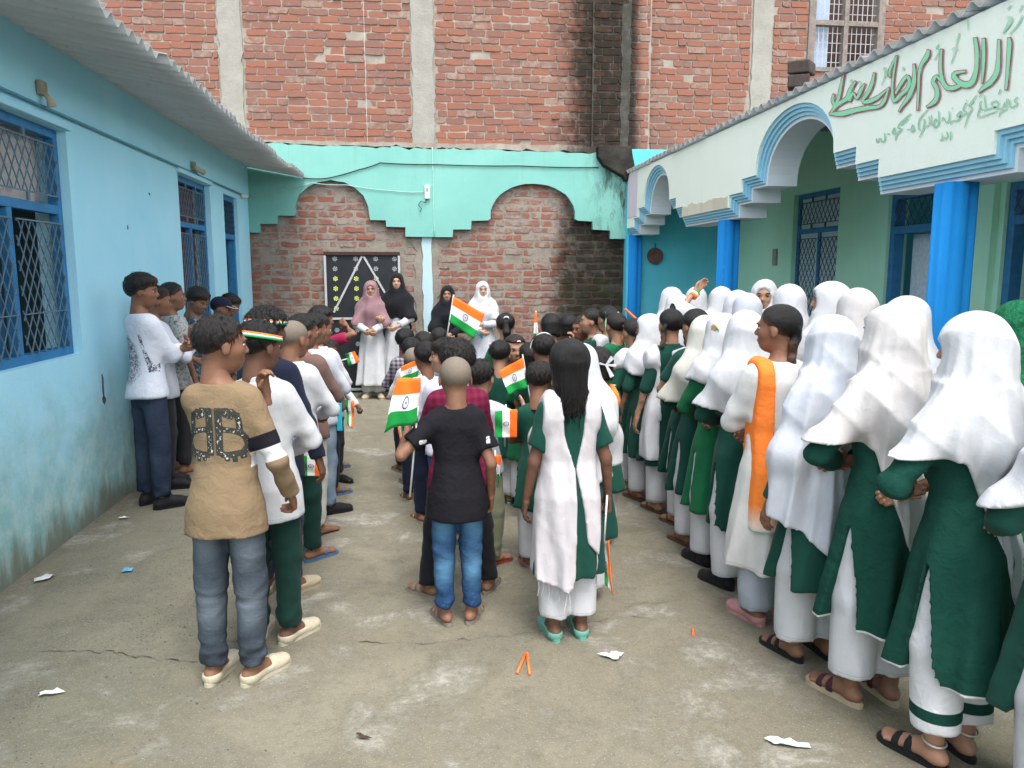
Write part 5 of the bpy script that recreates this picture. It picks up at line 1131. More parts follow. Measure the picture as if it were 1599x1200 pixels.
# ------------------------------------------------------------------ cloth, skin and hair materials
def fabric(name, col, rough=0.9, weave=900, var=0.10, wr=0.4, crease=1.0, sheen=0.05):
    key = 'fab_' + name
    if key in MATS: return MATS[key]
    m = NT(name, rough, 0.15); p = m.obj()
    n = m.noise(p, 6, 5, 0.65)
    hv = m.n('HueSaturation'); hv.inputs['Color'].default_value = (*col, 1); m.lk(m.mapr(n, 0.3, 0.7, 1 - var, 1 + var), hv.inputs['Value'])
    hd = m.attr('hemd'); st_ = m.math('MULTIPLY', m.mapr(m.math('ABSOLUTE', m.math('SUBTRACT', hd, .021)), .0022, .0008), .45)
    m.color(m.mix(st_, hv.outputs[0], tuple(v * .45 for v in col)))
    cr = m.math('POWER', m.math('SUBTRACT', 1.0, m.math('ABSOLUTE', m.math('MULTIPLY', m.math('SUBTRACT', m.noise(m.scale(p, 8, 8, 4), 1.0, 2, 0.5, 1.2), 0.5), 3.2)), clamp=True), 5.0)
    cr2 = m.math('POWER', m.math('SUBTRACT', 1.0, m.math('ABSOLUTE', m.math('MULTIPLY', m.math('SUBTRACT', m.noise(m.scale(p, 17, 17, 21), 1.0, 2, 0.5, 0.8), 0.5), 3.2)), clamp=True), 6.0)
    h = m.math('ADD', m.math('MULTIPLY', m.noise(m.scale(p, 15, 15, 4.5), 1.0, 3, 0.5, 0.9), wr), m.math('MULTIPLY', m.noise(p, weave * .35, 2), 0.06))
    h = m.math('ADD', h, m.math('ADD', m.math('MULTIPLY', cr, 0.07 * crease), m.math('MULTIPLY', cr2, 0.035 * crease)))
    m.bump(h, 0.5, 0.018)
    m.b.inputs['Sheen Weight'].default_value = sheen
    MATS[key] = m.mat
    return m.mat

def fabric_attr(name, col, col2, attr, width=0.003, rough=0.9):
    """cloth with a printed shape: attr holds the signed distance to the print"""
    key = 'fab_' + name
    if key in MATS: return MATS[key]
    m = NT(name, rough, 0.15); p = m.obj()
    n = m.noise(p, 6, 5, 0.65)
    base = m.mix(m.mapr(n, 0.3, 0.7), tuple(c * .92 for c in col), tuple(min(1, c * 1.08) for c in col))
    f = m.mapr(m.attr(attr), width, -width)
    m.color(m.mix(f, base, col2)); m.bump(m.noise(p, 22, 4, 0.6, .5), 0.35, 0.01)
    MATS[key] = m.mat
    return m.mat

def denim(name, dark, light, speck=0.4):
    key = 'fab_' + name
    if key in MATS: return MATS[key]
    m = NT(name, 0.85, 0.2); p = m.obj()
    n = m.noise(p, 7, 6, 0.7); n2 = m.noise(m.scale(p, 1, 1, 3), 40, 5, 0.7)
    c = m.mix(m.mapr(n, 0.35, 0.65, 0, .5), dark, tuple(a * .6 + b * .4 for a, b in zip(dark, light)))
    c = m.mix(m.mapr(m.attr('fade'), 0, 1, 0, .9), c, light)
    c = m.mix(m.mapr(n2, 0.55, 0.75, 0, speck), c, light)
    pk = m.mapr(m.math('ABSOLUTE', m.attr('pocket')), .0026, .0012); c = m.mix(m.math('MULTIPLY', pk, .7), c, light)
    m.color(c); m.bump(m.math('ADD', m.noise(p, 30, 4, .6, .6), m.math('MULTIPLY', n2, .5)), 0.55, 0.01)
    MATS[key] = m.mat
    return m.mat

def pattern(name, cols, scale):
    key = 'fab_' + name
    if key in MATS: return MATS[key]
    m = NT(name, 0.9, 0.15); p = m.obj()
    n = m.noise(p, scale, 3, 0.6, 1.2)
    st = [(i / (len(cols) - 1) * .4 + .3, c) for i, c in enumerate(cols)]
    r = m.ramp(n, st); m.color(r); m.bump(m.noise(p, 22, 4), .5, .008)
    MATS[key] = m.mat
    return m.mat

def plaid(name, a, b, scale):
    key = 'fab_' + name
    if key in MATS: return MATS[key]
    m = NT(name, 0.9, 0.15); p = m.obj(); xyz = m.sep(p)
    f = 0
    sx = m.mapr(m.math('SINE', m.math('MULTIPLY', xyz['X'], scale)), -.3, .3); sz = m.mapr(m.math('SINE', m.math('MULTIPLY', xyz['Z'], scale)), -.3, .3)
    f = m.math('MULTIPLY', m.math('ADD', sx, sz), 0.5)
    m.color(m.mix(f, a, b)); m.bump(m.noise(p, 22, 4), .5, .008)
    MATS[key] = m.mat
    return m.mat

def skin_mat(name, col):
    if name in MATS: return MATS[name]
    m = NT(name, 0.55, 0.35); p = m.obj()
    c = m.mix(m.mapr(m.noise(p, 18, 5, .6), .35, .65), tuple(v * .88 for v in col), tuple(v * 1.1 for v in col))
    m.color(c); m.bump(m.noise(p, 160, 3), .12, .003)
    m.b.inputs['Subsurface Weight'].default_value = 0.06
    m.b.inputs['Subsurface Radius'].default_value = (0.012, 0.005, 0.003)
    MATS[name] = m.mat
    return m.mat
SKIN = [skin_mat('brown_skin', (0.205, 0.098, 0.058)), skin_mat('deep_brown_skin', (0.135, 0.064, 0.040)), skin_mat('light_brown_skin', (0.33, 0.175, 0.11)), skin_mat('fair_brown_skin', (0.43, 0.25, 0.17))]

def hair_mat(name, col, rough=0.42, spec=0.5, edge=True):
    if name in MATS: return MATS[name]
    m = NT(name, rough, spec); p = m.obj()
    s = m.noise(m.scale(p, 90, 90, 14), 1.0, 4, .7)
    c = m.mix(m.mapr(s, .35, .7), tuple(v * .6 for v in col), tuple(v * 1.9 for v in col))
    e = m.math('ADD', m.attr('edge'), m.mapr(m.noise(p, 38, 3, .7), .3, .7, -.28, .28))
    m.color(m.mix(m.mapr(e, .10, .75), (0.085, 0.043, 0.028), c) if edge else c)
    m.bump(s, 0.8, 0.006)
    MATS[name] = m.mat
    return m.mat
HAIR = hair_mat('black_hair', (0.006, 0.0052, 0.005), 0.36, 0.28)
HAIR_S = hair_mat('black_strands', (0.006, 0.0052, 0.005), 0.36, 0.28, False)
HAIRB = hair_mat('brown_black_hair', (0.011, 0.0085, 0.0075), 0.42, 0.28)
BUZZ = simple('shaved_scalp', (0.165, 0.135, 0.105), 0.75, 0.25, 0.22, 45, 0.35)
EYEW = simple('eye_white', (0.6, 0.57, 0.54), 0.25, 0.5, 0.02)
IRIS = simple('dark_iris', (0.012, 0.008, 0.006), 0.2, 0.5, 0.02)
LIP = simple('lips', (0.20, 0.075, 0.06), 0.5, 0.4, 0.1)

# ------------------------------------------------------------------ cached heads, hands, feet, hair (unit size)
def head_prims():
    return [(ellp((0, -.07, .13), (.355, .42, .365)), 0), (ellp((0, .09, -.12), (.275, .29, .33)), .12), (ellp((0, .16, -.33), (.19, .20, .165)), .12),
            (ellp((.17, .17, -.10), (.12, .16, .13)), .08), (ellp((-.17, .17, -.10), (.12, .16, .13)), .08),
            (cap((0, .375, .04), (0, .435, -.105), .028, .048), .05), (ellp((.045, .40, -.13), (.034, .04, .028)), .03), (ellp((-.045, .40, -.13), (.034, .04, .028)), .03),
            (cap((-.13, .345, .10), (.13, .345, .10), .04, .04), .06),
            (cap((-.075, .36, -.245), (.075, .36, -.245), .03, .03), .04), (cap((-.055, .35, -.285), (.055, .35, -.285), .03, .03), .03),
            (ellp((.355, -.03, -.05), (.035, .085, .13)), .03), (ellp((-.355, -.03, -.05), (.035, .085, .13)), .03),
            (cap((0, -.10, -.2), (0, -.15, -.80), .225, .225), .10)]
HEADC = {}
def head_mesh(lod):
    if lod not in HEADC:
        h = (.029, .05)[lod]
        G = Grid((-.55, -.7, -.86), (.55, .62, .62), h)
        for p, k in head_prims(): G.add(p, 0, k)
        for s in (-1, 1):
            lo, hi, fn = ellp((s * .135, .415, .015), (.085, .085, .05))
            d = fn(*G.co(), 0.0); h_ = np.maximum(.05 - np.abs(G.D + d), 0) / .05
            G.D = np.maximum(G.D, -d) + (h_ * h_ * .05 * .25).astype(F32)
        HEADC[lod] = G.mesh()
    return HEADC[lod]

HANDC = {}
def hand_mesh(pose, lod=0):
    """fingers along +y, thumb towards +x, palm facing -z; wrist at the origin; length 1"""
    if (pose, lod) in HANDC: return HANDC[(pose, lod)]
    b = {'relaxed': (18, 26, 18), 'flat': (4, 6, 4), 'grip': (62, 78, 48), 'curl': (38, 50, 30)}[pose]
    G = Grid((-.5, -.3, -.62), (.62, 1.12, .25), (.034, .046)[lod])
    G.add(cap((0, -.25, 0), (0, .03, 0), .145, .14, sq=((0, 0, 1), 1.25)), 0, 0)
    for x, l in ((.13, .42), (.045, .45), (-.045, .44), (-.13, .40)):
        G.add(cap((x * .6, .06, 0), (x, .45, 0), .095, .072, sq=((0, 0, 1), 1.15)), 0, .07)
    for i, (x, ln, r) in enumerate(((.145, .44, .056), (.05, .49, .058), (-.05, .46, .056), (-.14, .36, .050))):
        p = A3(x, .44 + (.02 if i in (1, 2) else -.01), 0); a = 0.0; sx = (x) * .35
        for j, (fr, bb) in enumerate(zip((.46, .30, .24), b)):
            a += R(bb * (1 + .08 * (i - 1)))
            q = p + ln * fr * A3(sx * math.cos(a), math.cos(a), -math.sin(a))
            G.add(cap(p, q, r * (1 - .07 * j), r * (1 - .07 * (j + 1))), 0, .02 if j == 0 else .012); p = q
    th = {'relaxed': ((.24, .30, -.10), (.26, .46, -.16)), 'flat': ((.30, .26, -.06), (.36, .42, -.08)), 'grip': ((.20, .28, -.17), (.06, .38, -.24)), 'curl': ((.23, .29, -.14), (.18, .43, -.22))}[pose]
    G.add(cap((.09, .10, -.02), th[0], .085, .065), 0, .06); G.add(cap(th[0], th[1], .062, .05), 0, .015)
    HANDC[(pose, lod)] = G.mesh(); return HANDC[(pose, lod)]

FOOTC = {}
def foot_mesh(lod=0):
    if lod not in FOOTC:
        G = Grid((-.3, -.45, -.05), (.3, .85, .62), (.034, .055)[lod])
        G.add(ellp((0, -.16, .11), (.115, .14, .11)), 0, 0); G.add(cap((0, -.10, .13), (0, .38, .10), .12, .13, sq=((0, 0, 1), 1.25)), 0, .08)
        G.add(cap((0, -.08, .15), (0, -.08, .60), .105, .115), 0, .12); G.add(cap((0, -.04, .30), (0, .3, .13), .085, .08), 0, .1)
        for i, (x, y, r) in enumerate(((.105, .70, .058), (.035, .72, .042), (-.03, .69, .04), (-.085, .65, .038), (-.13, .60, .036))):
            G.add(cap((x * .8, .38, .085), (x, y, .05), r * 1.1, r), 0, .03)
        G.cut(lambda X, Y, Z: 0.005 - Z + 0 * X)
        FOOTC[lod] = G.mesh()
    return FOOTC[lod]

def sole_pts(grow=0.0, n=28):
    out = []
    for i in range(n):
        t = 2 * math.pi * i / n; y = .235 + .545 * math.sin(t)
        w = .155 + .045 * math.sin(t) - .03 * math.cos(2 * t) * (1 if math.sin(t) < 0.5 else .3)
        out.append((math.copysign(abs(math.cos(t)) ** .75, math.cos(t)) * (w + grow), y + grow * math.sin(t)))
    return out
SHOEC = {}
def shoe_meshes(kind):
    """unit footwear: list of (name, mesh, material slot key); first is the root"""
    if kind in SHOEC: return SHOEC[kind]
    out = []
    if kind in ('slipper', 'sandal'):
        mb = MB(); mb.prism(sole_pts(.01), 'z', 0.0, .075)
        mb.prism(sole_pts(-.004), 'z', .0752, .095)
        out.append(('slipper', mb.mesh('slipper')))
        G = Grid((-.34, -.5, -.05), (.34, .9, .62), .034)
        G.add(ellp((0, -.16, .13), (.125, .15, .12)), 0, 0); G.add(cap((0, -.10, .15), (0, .40, .14), .15, .15, sq=((0, 0, 1), 1.15)), 0, .08); G.add(ellp((0, .55, .11), (.17, .2, .08)), 0, .06); G.add(cap((0, -.04, .30), (0, .3, .16), .11, .11), 0, .1)
        if kind == 'slipper':
            def band(X, Y, Z):
                w = np.abs(X) * .9 + .10 * 0
                c = .50 - 1.35 * np.abs(X)
                return np.maximum(np.abs(Y - c) - .055, .08 - Z)
        else:
            def band(X, Y, Z):
                return np.maximum(np.minimum(np.abs(Y - .44) - .07, np.abs(Y - .24) - .06) + 0 * X, .08 - Z)
        G.cut(band)
        V, Q = G.mesh(); out.append(('strap', np_mesh('strap', V, Q)))
    else:
        G = Grid((-.36, -.52, -.06), (.36, .95, .66), .034)
        t = .035
        G.add(ellp((0, -.15, .13), (.145, .17, .17)), 0, 0); G.add(cap((0, -.10, .15), (0, .40, .14), .155, .165, sq=((0, 0, 1), 1.0)), 0, .1); G.add(ellp((.0, .56, .12), (.185, .23, .125)), 0, .08)
        if kind == 'shoe':
            G.add(cap((0, -.06, .2), (0, -.07, .36), .135, .135, flat=True), 0, .08); G.add(cap((0, -.04, .28), (0, .32, .2), .11, .11), 0, .1)
        G.cut(lambda X, Y, Z: .03 - Z + 0 * X)
        if kind == 'clog':
            G.cut(lambda X, Y, Z: np.minimum(.19 - 0 * X - Z, 0 * X + .30 - Y) * -1 if False else np.minimum(Z - .20, .27 - Y) + 0 * X)
        V, Q = G.mesh()
        mb = MB(); mb.prism(sole_pts(.022), 'z', 0.0, .07)
        out.append((kind, mb.mesh(kind))); out.append(('upper', np_mesh('upper', V, Q)))
    SHOEC[kind] = out
    return out

HAIRC = {}
def hair_mesh(style, lod):
    key = (style, lod)
    if key in HAIRC: return HAIRC[key]
    h = (.028, .046)[lod]
    G = Grid((-.72, -.95, -1.5), (.72, .62, .74), h)
    thick = {'buzz': .004, 'short': .045, 'mop': .085, 'tied': .035, 'bob': .07, 'long': .085, 'braid': .03, 'plaits': .035, 'pony': .035, 'flat': .006}[style]
    G.add(ellp((0, -.07, .13), (.355, .42, .365)), thick, 0)
    X, Y, Z = G.co()
    ang = np.arctan2(X, -(Y + .07)); up = Z - .1
    st = np.sin(ang * 23 + 3 * np.sin(up * 7)) * .5 + np.sin(ang * 41 + up * 9) * .35 + np.sin(X * 31 + Y * 27 + 2 * np.sin(Z * 19)) * .5
    amp = {'buzz': 0, 'short': .012, 'mop': .02, 'tied': .005, 'bob': .010, 'long': .008, 'braid': .005, 'plaits': .005, 'pony': .005, 'flat': 0}[style]
    cutk = {'buzz': (0.0, .72), 'short': (.02, .72), 'mop': (-.02, .66), 'tied': (.0, .72), 'bob': (-.10, .72), 'long': (-.2, .72), 'braid': (.0, .72), 'plaits': (.0, .72), 'pony': (.0, .72), 'flat': (.0, .72)}[style]
    if style in ('bob', 'long'):
        # curtain round the back and sides; face left open
        zb = -.46 if style == 'bob' else -.98
        rx = .40 if style == 'bob' else .365
        k = [(zb, rx * .93, .40, 0, -.10), (-.2, rx * 1.02, .45, 0, -.09), (.1, rx * 1.02, .47, 0, -.08)]
        G.add(stack(k), 0, .08)
        if style == 'long': G.add(cap((0, -.22, -.2), (0, -.30, -.9), .30, .25), 0, .1); G.add(ellp((.02, -.40, .33), (.17, .13, .13)), 0, .08)
        G.D = (G.D - amp * (np.sin(ang * 34 + 1.5 * np.sin(Z * 4)) + .6 * np.sin(ang * 19 + 2)) * (.5 + np.clip(-Z, 0, 1))).astype(F32)
        f = np.maximum(np.minimum(Y - .05 - 0 * X, 0 * X + .26 - Z), -1)      # front opening
        G.D = np.maximum(G.D, np.minimum(np.minimum(Y - .10 + np.abs(X) * .25, .30 - Z), .5).astype(F32))
        edge = zb + .07 * np.sin(ang * 9) + .05 * np.sin(ang * 21 + 1)
        G.D = np.maximum(G.D, (edge - Z).astype(F32))
    else:
        line = cutk[0] + np.where(Y < -.1, -.072 + 1.0 * (Y + .1), cutk[1] * Y) + (.015 * np.sin(X * 30) if style not in ('buzz', 'flat') else 0) - .12 * np.clip(np.abs(X) - .25, 0, .2)
        # grows from nothing at the hairline to full depth
        u_ = np.clip((Z - line) / .22, 0, 1); u_ = u_ * u_ * (3 - 2 * u_)
        G.D = (G.D + thick - (thick * (.12 + .88 * u_)) - amp * st * u_ - (.004 if style != 'buzz' else 0)).astype(F32)
        G.D = np.maximum(G.D, (line - Z).astype(F32))
        if style == 'mop':
            G.add(ellp((0, .20, .34), (.26, .18, .10)), 0, .12)
        if style == 'braid':
            p = [A3(-.04, -.42, -.02), A3(-.10, -.42, -.18), A3(-.13, -.39, -.33), A3(-.15, -.37, -.48), A3(-.15, -.38, -.63), A3(-.14, -.40, -.78), A3(-.13, -.43, -.93), A3(-.12, -.45, -1.08), A3(-.12, -.46, -1.23)]
            for i, (a, b) in enumerate(zip(p[:-1], p[1:])):
                s = .045 * (1 if i % 2 else -1)
                G.add(cap(a + A3(s, 0, .03), b + A3(-s, 0, -.02), .115 - .006 * i, .10 - .006 * i), 0, .015)
        if style == 'plaits':
            for sg in (-1, 1):
                p0 = A3(sg * .36, -.30, -.05)
                for i in range(6):
                    q = p0 + A3(sg * .012, -.01, -.10); G.add(cap(p0 + A3(.02 * (-1) ** i, 0, 0), q, .085, .075), 0, .02); p0 = q
        if style in ('pony', 'tied'):
            G.add(ellp((0, -.50, .16), (.13, .13, .14)), 0, .04)
            if style == 'pony':
                G.add(cap((0, -.52, .14), (.03, -.60, -.25), .11, .16), 0, .04); G.add(cap((.03, -.60, -.25), (.02, -.52, -.72), .16, .06), 0, .06)
                G.D = (G.D - .01 * st * (Y < -.42)).astype(F32)
    V, Q = G.mesh(); base_n = len(V)
    if style in ('short', 'mop') or (style in ('bob',) and lod == 0):      # loose strands break the outline
        r_ = random.Random(11); nst = {'short': 900, 'mop': 1100, 'bob': 500}[style] // (1 if lod == 0 else 3); sv = [V]; sq = [Q]; nv_ = len(V)
        for _ in range(nst):
            p = V[r_.randrange(len(V))]
            if p[2] < -.02 and style != 'bob': continue
            n_ = unit(p - A3(0, -.07, .1)); cr = p - A3(.03, -.16, .48); fl_ = unit(cr - n_ * (cr @ n_)) + n_ * r_.uniform(.05, .42) + A3(r_.gauss(0, .3), r_.gauss(0, .3), r_.gauss(0, .2)); fl_ = unit(fl_)
            L_ = r_.uniform(.05, .13) * (1.3 if style == 'mop' else 1); w_ = unit(np.cross(fl_, n_)) * .0085; b_ = p - n_ * .012
            pts_ = [b_, b_ + fl_ * L_ * .55, b_ + fl_ * L_ - n_ * L_ * .30]
            ring = []
            for k_, q_ in enumerate(pts_):
                f_ = (1, .8, .2)[k_]; ring += [q_ - w_ * f_, q_ + n_ * .008 * f_, q_ + w_ * f_]
            sv.append(np.array(ring)); fq = []
            for k_ in range(2):
                for e_ in range(3): fq.append((k_ * 3 + e_, k_ * 3 + (e_ + 1) % 3, k_ * 3 + 3 + (e_ + 1) % 3, k_ * 3 + 3 + e_))
            sq.append(np.array(fq) + nv_); nv_ += 9
        V, Q = np.concatenate(sv), np.concatenate(sq)
    ln_ = cutk[0] + np.where(V[:, 1] < -.1, -.072 + 1.0 * (V[:, 1] + .1), cutk[1] * V[:, 1]) - .12 * np.clip(np.abs(V[:, 0]) - .25, 0, .2)
    ed = (V[:, 2] - ln_) / .26
    ed[base_n:] = 1.0
    if style in ('bob', 'long', 'buzz', 'flat'): ed[:] = 1.0
    HAIRC[key] = (V, Q, ed)
    return HAIRC[key]

def small_parts():
    def sph(c, r, n=8, k=6):
        mb = MB(); vs = []; fs = []
        for i in range(k + 1):
            ph = math.pi * i / k
            for j in range(n):
                th = 2 * math.pi * j / n
                vs.append((c[0] + r[0] * math.sin(ph) * math.cos(th), c[1] + r[1] * math.cos(ph), c[2] + r[2] * math.sin(ph) * math.sin(th)))
        for i in range(k):
            for j in range(n):
                a, b = i * n + j, i * n + (j + 1) % n
                fs.append((a, b, b + n, a + n))
        mb.add(vs, fs)
        for i, f in enumerate(mb.f): mb.m[i] = 1 if i < n * 3 else 0
        return mb
    e = sph((0, 0, 0), (.050, .046, .024), 10, 8).mesh('eye', True); e.materials.append(EYEW); e.materials.append(IRIS)
    mb = MB(); mb.tube([(-.075, -.012, -.01), (-.03, .012, .012), (.03, .012, .010), (.08, -.035, -.012)], [.008, .013, .012, .006], 6); br = mb.mesh('eyebrow', True); br.materials.append(HAIR_S)
    mb = MB(); mb.tube([(-.085, -.03, .004), (-.035, .006, .002), (0, .010, -.004), (.035, .006, .002), (.085, -.03, .004)], [.008, .022, .026, .022, .008], 6); lp = mb.mesh('lips', True); lp.materials.append(LIP)
    return e, br, lp
EYE_ME, BROW_ME, LIPS_ME = small_parts()

def rot3(yaw, pitch, roll=0.0):
    """yaw: + turns left; pitch: + looks down"""
    return np.array((Matrix.Rotation(yaw, 3, 'Z') @ Matrix.Rotation(-pitch, 3, 'X') @ Matrix.Rotation(roll, 3, 'Y')))

def ik(S, W, l1, l2, pole):
    d = W - S; L = np.linalg.norm(d); L = max(L, 1e-4)
    if L > (l1 + l2) * .995:
        W = S + d / L * (l1 + l2) * .995; d = W - S; L = np.linalg.norm(d)
    u = d / L
    a = (l1 * l1 - l2 * l2 + L * L) / (2 * L); hgt = math.sqrt(max(l1 * l1 - a * a, 1e-6))
    pole = np.array(pole, float); pole = pole - u * (pole @ u); pole = unit(pole)
    return S + u * a + pole * hgt, W

# wrist targets in fractions of height: (outward x, forward y, z or None), pole, hand pose, thumb direction
ARM = {
 'down':   ((.150, .025, .475), (.25, -1, 0), 'relaxed', (0, 1, 0)),
 'loose':  ((.165, .060, .485), (.35, -1, 0), 'relaxed', (-.2, 1, 0)),
 'hold':   ((.125, .190, .60), (.35, -1, -.4), 'grip', (0, 0, 1)),
 'holdlow': ((.150, .120, .52), (.3, -1, 0), 'grip', (0, 1, .4)),
 'front':  ((.020, .150, .58), (1, -.35, -.35), 'curl', (0, .4, 1)),
 'belly':  ((-.01, .125, .63), (1, -.25, -.5), 'curl', (0, .2, 1)),
 'crossed': ((-.075, .125, .68), (1, -.1, -.7), 'curl', (0, .1, 1)),
 'face':   ((.030, .130, .80), (.7, .1, -1), 'relaxed', (-1, -.2, .2), (-.2, -.25, 1)),
 'chin':   ((.020, .130, .775), (.8, .1, -1), 'curl', (-1, -.3, .2), (-.2, -.15, 1)),
 'head':   ((.080, .010, .955), (1, .1, .1), 'relaxed', (-.4, 1, 0)),
 'brow':   ((.090, .100, .90), (1, .4, -.1), 'flat', (-.2, -.5, -1)),
 'up':     ((.150, .080, 1.06), (1, -.2, -.3), 'relaxed', (-1, 0, 0)),
 'point':  ((.170, .210, .72), (.6, -1, -.6), 'flat', (0, .2, 1)),
 'back':   ((.015, -.105, .56), (1, -.2, -.2), 'curl', (0, -.3, 1)),
 'pray':   ((.014, .150, .70), (1, -.3, -.7), 'flat', (0, -1, .2), (-.06, .15, 1)),
 'hip':    ((.060, .105, .60), (1, -.25, -.30), 'curl', (.3, 0, 1)),
}
FACECUT = True
PEOPLE = []

def person(label, x, y, H, rot=0, head=(0, 0), arms=('down', 'down'), top='shirt', topc=None, bottom='trousers', botc=None, skin=0, hair='short', hairm=None,
           shoe='slipper', shoec=None, strapc=None, hijab=None, hijc=None, build=1.0, hem=.45, sleeve=1.0, flare=1.0, cat='person', seed=None, stance=.05,
           sway=0.0, prints=None, bands=None, headband=None, legw=1.0, loose=1.0, fade=None, slit=True, group=None, anklez=.055, collar=False, extra=None, feetyaw=(14, 14), lean=0.0, hcut=True, detail=1.0, foot_dy=(0, 0), footscale=1.0, slitw=1.0, cuff=None):
    seed = seed if seed is not None else int(x * 977 + y * 613) % 9973
    r = random.Random(seed)
    if sway == 0: sway = random.Random(seed + 50).uniform(-.011, .011)
    if lean == 0: lean = random.Random(seed + 51).uniform(-.006, .010)
    hv = min(max(.0031 * y, .0084), .021) * detail
    lod = 0 if y < 4.7 else 1
    root = empty('person', (x, y, 0), R(rot))
    tag(root, label, cat, group)
    sk = SKIN[skin]
    b = build * .89; W = H * b
    hh = .124 + .06 * H
    zs = H - hh - .060 * H
    hc = A3(0, .010 * H, H - .5 * hh - .012)
    RH = rot3(R(head[0]), R(head[1]))
    K = [(.44 * H, .060 * W, .052 * W, 0, -.004 * H), (.50 * H, .090 * W, .070 * W, 0, -.008 * H), (.56 * H, .086 * W, .066 * W, 0, -.003 * H), (.615 * H, .076 * W, .056 * W, 0, 0),
         (.70 * H, .088 * W, .062 * W, 0, .004 * H), (zs - .035 * H, .094 * W, .060 * W, 0, -.002 * H), (zs, .082 * W, .048 * W, 0, -.006 * H), (zs + .028 * H, .042 * W, .038 * W, 0, -.008 * H)]
    sw = .098 * W
    l1, l2 = .170 * H, .145 * H
    arm = []; hdirs = []
    for s, nm in ((-1, arms[0]), (1, arms[1])):
        spec = ARM[nm] if isinstance(nm, str) else nm
        (wx, wy, wz), pole, hp, th = spec[:4]
        hd_ = A3(s * spec[4][0], spec[4][1], spec[4][2]) if len(spec) > 4 else None
        jit = .006 * H
        Wt = A3(s * wx * H + r.uniform(-jit, jit), wy * H + r.uniform(-jit, jit), wz * H + r.uniform(-jit, jit))
        S = A3(s * sw, -.008 * H, zs - .012 * H)
        if wz > .9: S = S + A3(-s * .008 * H, 0, .018 * H)
        E, Wt = ik(S, Wt, l1, l2, (s * pole[0], pole[1], pole[2]))
        arm.append((S, E, Wt, hp, A3(s * th[0], th[1], th[2]), s)); hdirs.append(hd_)
    ra, re, rw = .0295 * W, .0230 * W, .0170 * W
    # legs
    fl = .152 * H * footscale
    leg = []
    for s, yw, dy in ((-1, feetyaw[0], foot_dy[0]), (1, feetyaw[1], foot_dy[1])):
        Hp = A3(s * .050 * W, -.002 * H, .49 * H); An = A3(s * stance * H, -.01 * H + dy * H, .05 * H); Kn = (Hp + An) / 2 + A3(s * .003 * H, .008 * H, .012 * H)
        leg.append((Hp, Kn, An, s, s * -R(yw)))
    # ---- body: coarse trunk and limbs, fine head, hands and feet in the same mesh
    hb = max(.0155, hv * 1.5)
    pts = [q for a in arm for q in a[:3]] + [A3(-.16 * W, -.13 * W, 0), A3(.16 * W, .14 * W, H - hh * .5)]
    lo = np.min(pts, axis=0) - .06; hi = np.max(pts, axis=0) + .06
    lo[2] = -.02; 
    G = Grid(lo, hi, hb)
    G.add(stack(K), 0, 0)
    G.add(cap((0, -.010 * H, zs - .01 * H), hc + RH @ A3(0, -.11, -.42) * hh, .033 * W, .225 * hh), 0, .03)
    for S, E, Wt, hp, th, s in arm:
        G.add(cap(S + A3(-s * .02 * H, 0, 0), E, ra, re), 0, .03 * H); G.add(cap(E, Wt, re, rw), 0, .012)
    for Hp, Kn, An, s, yw in leg:
        G.add(cap(Hp, Kn, .056 * W, .039 * W), 0, .02); G.add(cap(Kn, An, .039 * W, .023 * W), 0, .012)
    Vs, Qs = [], []; nv = 0
    def push(V, Q, flip=False):
        nonlocal nv
        Vs.append(V); Qs.append((Q[:, ::-1] if flip else Q) + nv); nv += len(V)
    push(*G.mesh())
    hV, hQ = head_mesh(lod); push(hV @ RH.T * hh + hc, hQ)
    for (S, E, Wt, hp, th, s), hd_ in zip(arm, hdirs):
        d = unit(Wt - E) if hd_ is None else unit(hd_); t = unit(th - d * (th @ d)); n = np.cross(t, d)
        V, Q = hand_mesh(hp, lod); L = .104 * H
        if s > 0: V = V * A3(1, 1, -1)
        push(V @ np.stack([t, d, n]) * L + Wt, Q, s > 0)
    fV, fQ = foot_mesh(lod)
    for Hp, Kn, An, s, yw in leg:
        V = fV * (A3(-1, 1, 1) if s > 0 else A3(1, 1, 1)); Rz = np.array(Matrix.Rotation(yw, 3, 'Z'))
        push((V * fl) @ Rz.T + A3(An[0], An[1] + .08 * fl, .014 * (0 if shoe is None else 1)), fQ, s > 0)
    def warp(V):
        V = np.array(V); t = np.clip(V[:, 2] / H, 0, 1.2)
        V[:, 0] += sway * H * t ** 2; V[:, 1] += lean * H * t ** 2
        return V
    body = link('body', np_mesh('body', warp(np.concatenate(Vs)), np.concatenate(Qs)), root, sk)
    off0 = warp(hc[None, :])[0] - hc
    hcw = hc + off0
    M_head = Matrix.Translation(Vector(hcw)) @ Matrix(RH.tolist()).to_4x4() @ Matrix.Diagonal((hh, hh, hh, 1))
    # ---- face
    for s in (-1, 1):
        o = link('eye', EYE_ME, root); o.matrix_local = M_head @ Matrix.Translation((s * .135, .322, .014))
        o = link('eyebrow', BROW_ME, root); o.matrix_local = M_head @ Matrix.Translation((s * .135, .375, .105)) @ Matrix.Diagonal((s, 1, 1, 1))
    o = link('lips', LIPS_ME, root); o.matrix_local = M_head @ Matrix.Translation((0, .378, -.262))
    # ---- hair
    if hijab: hair = 'flat'
    if hair:
        key = ('hm', hair, lod, (hairm or HAIR).name)
        if key not in HAIRC:
            V, Q, ed = hair_mesh(hair, lod); m_ = np_mesh('hair', V, Q, attrs={'edge': ed}); m_.materials.append(BUZZ if hair == 'buzz' else (hairm or HAIR)); HAIRC[key] = m_
        o = link('hair', HAIRC[key], root); o.matrix_local = M_head
        if hair == 'buzz': o.name = 'shaved_hair'
    if headband is not None: put_headband(root, M_head, headband)
    # ---- lower garment
    hem_z = hem * H
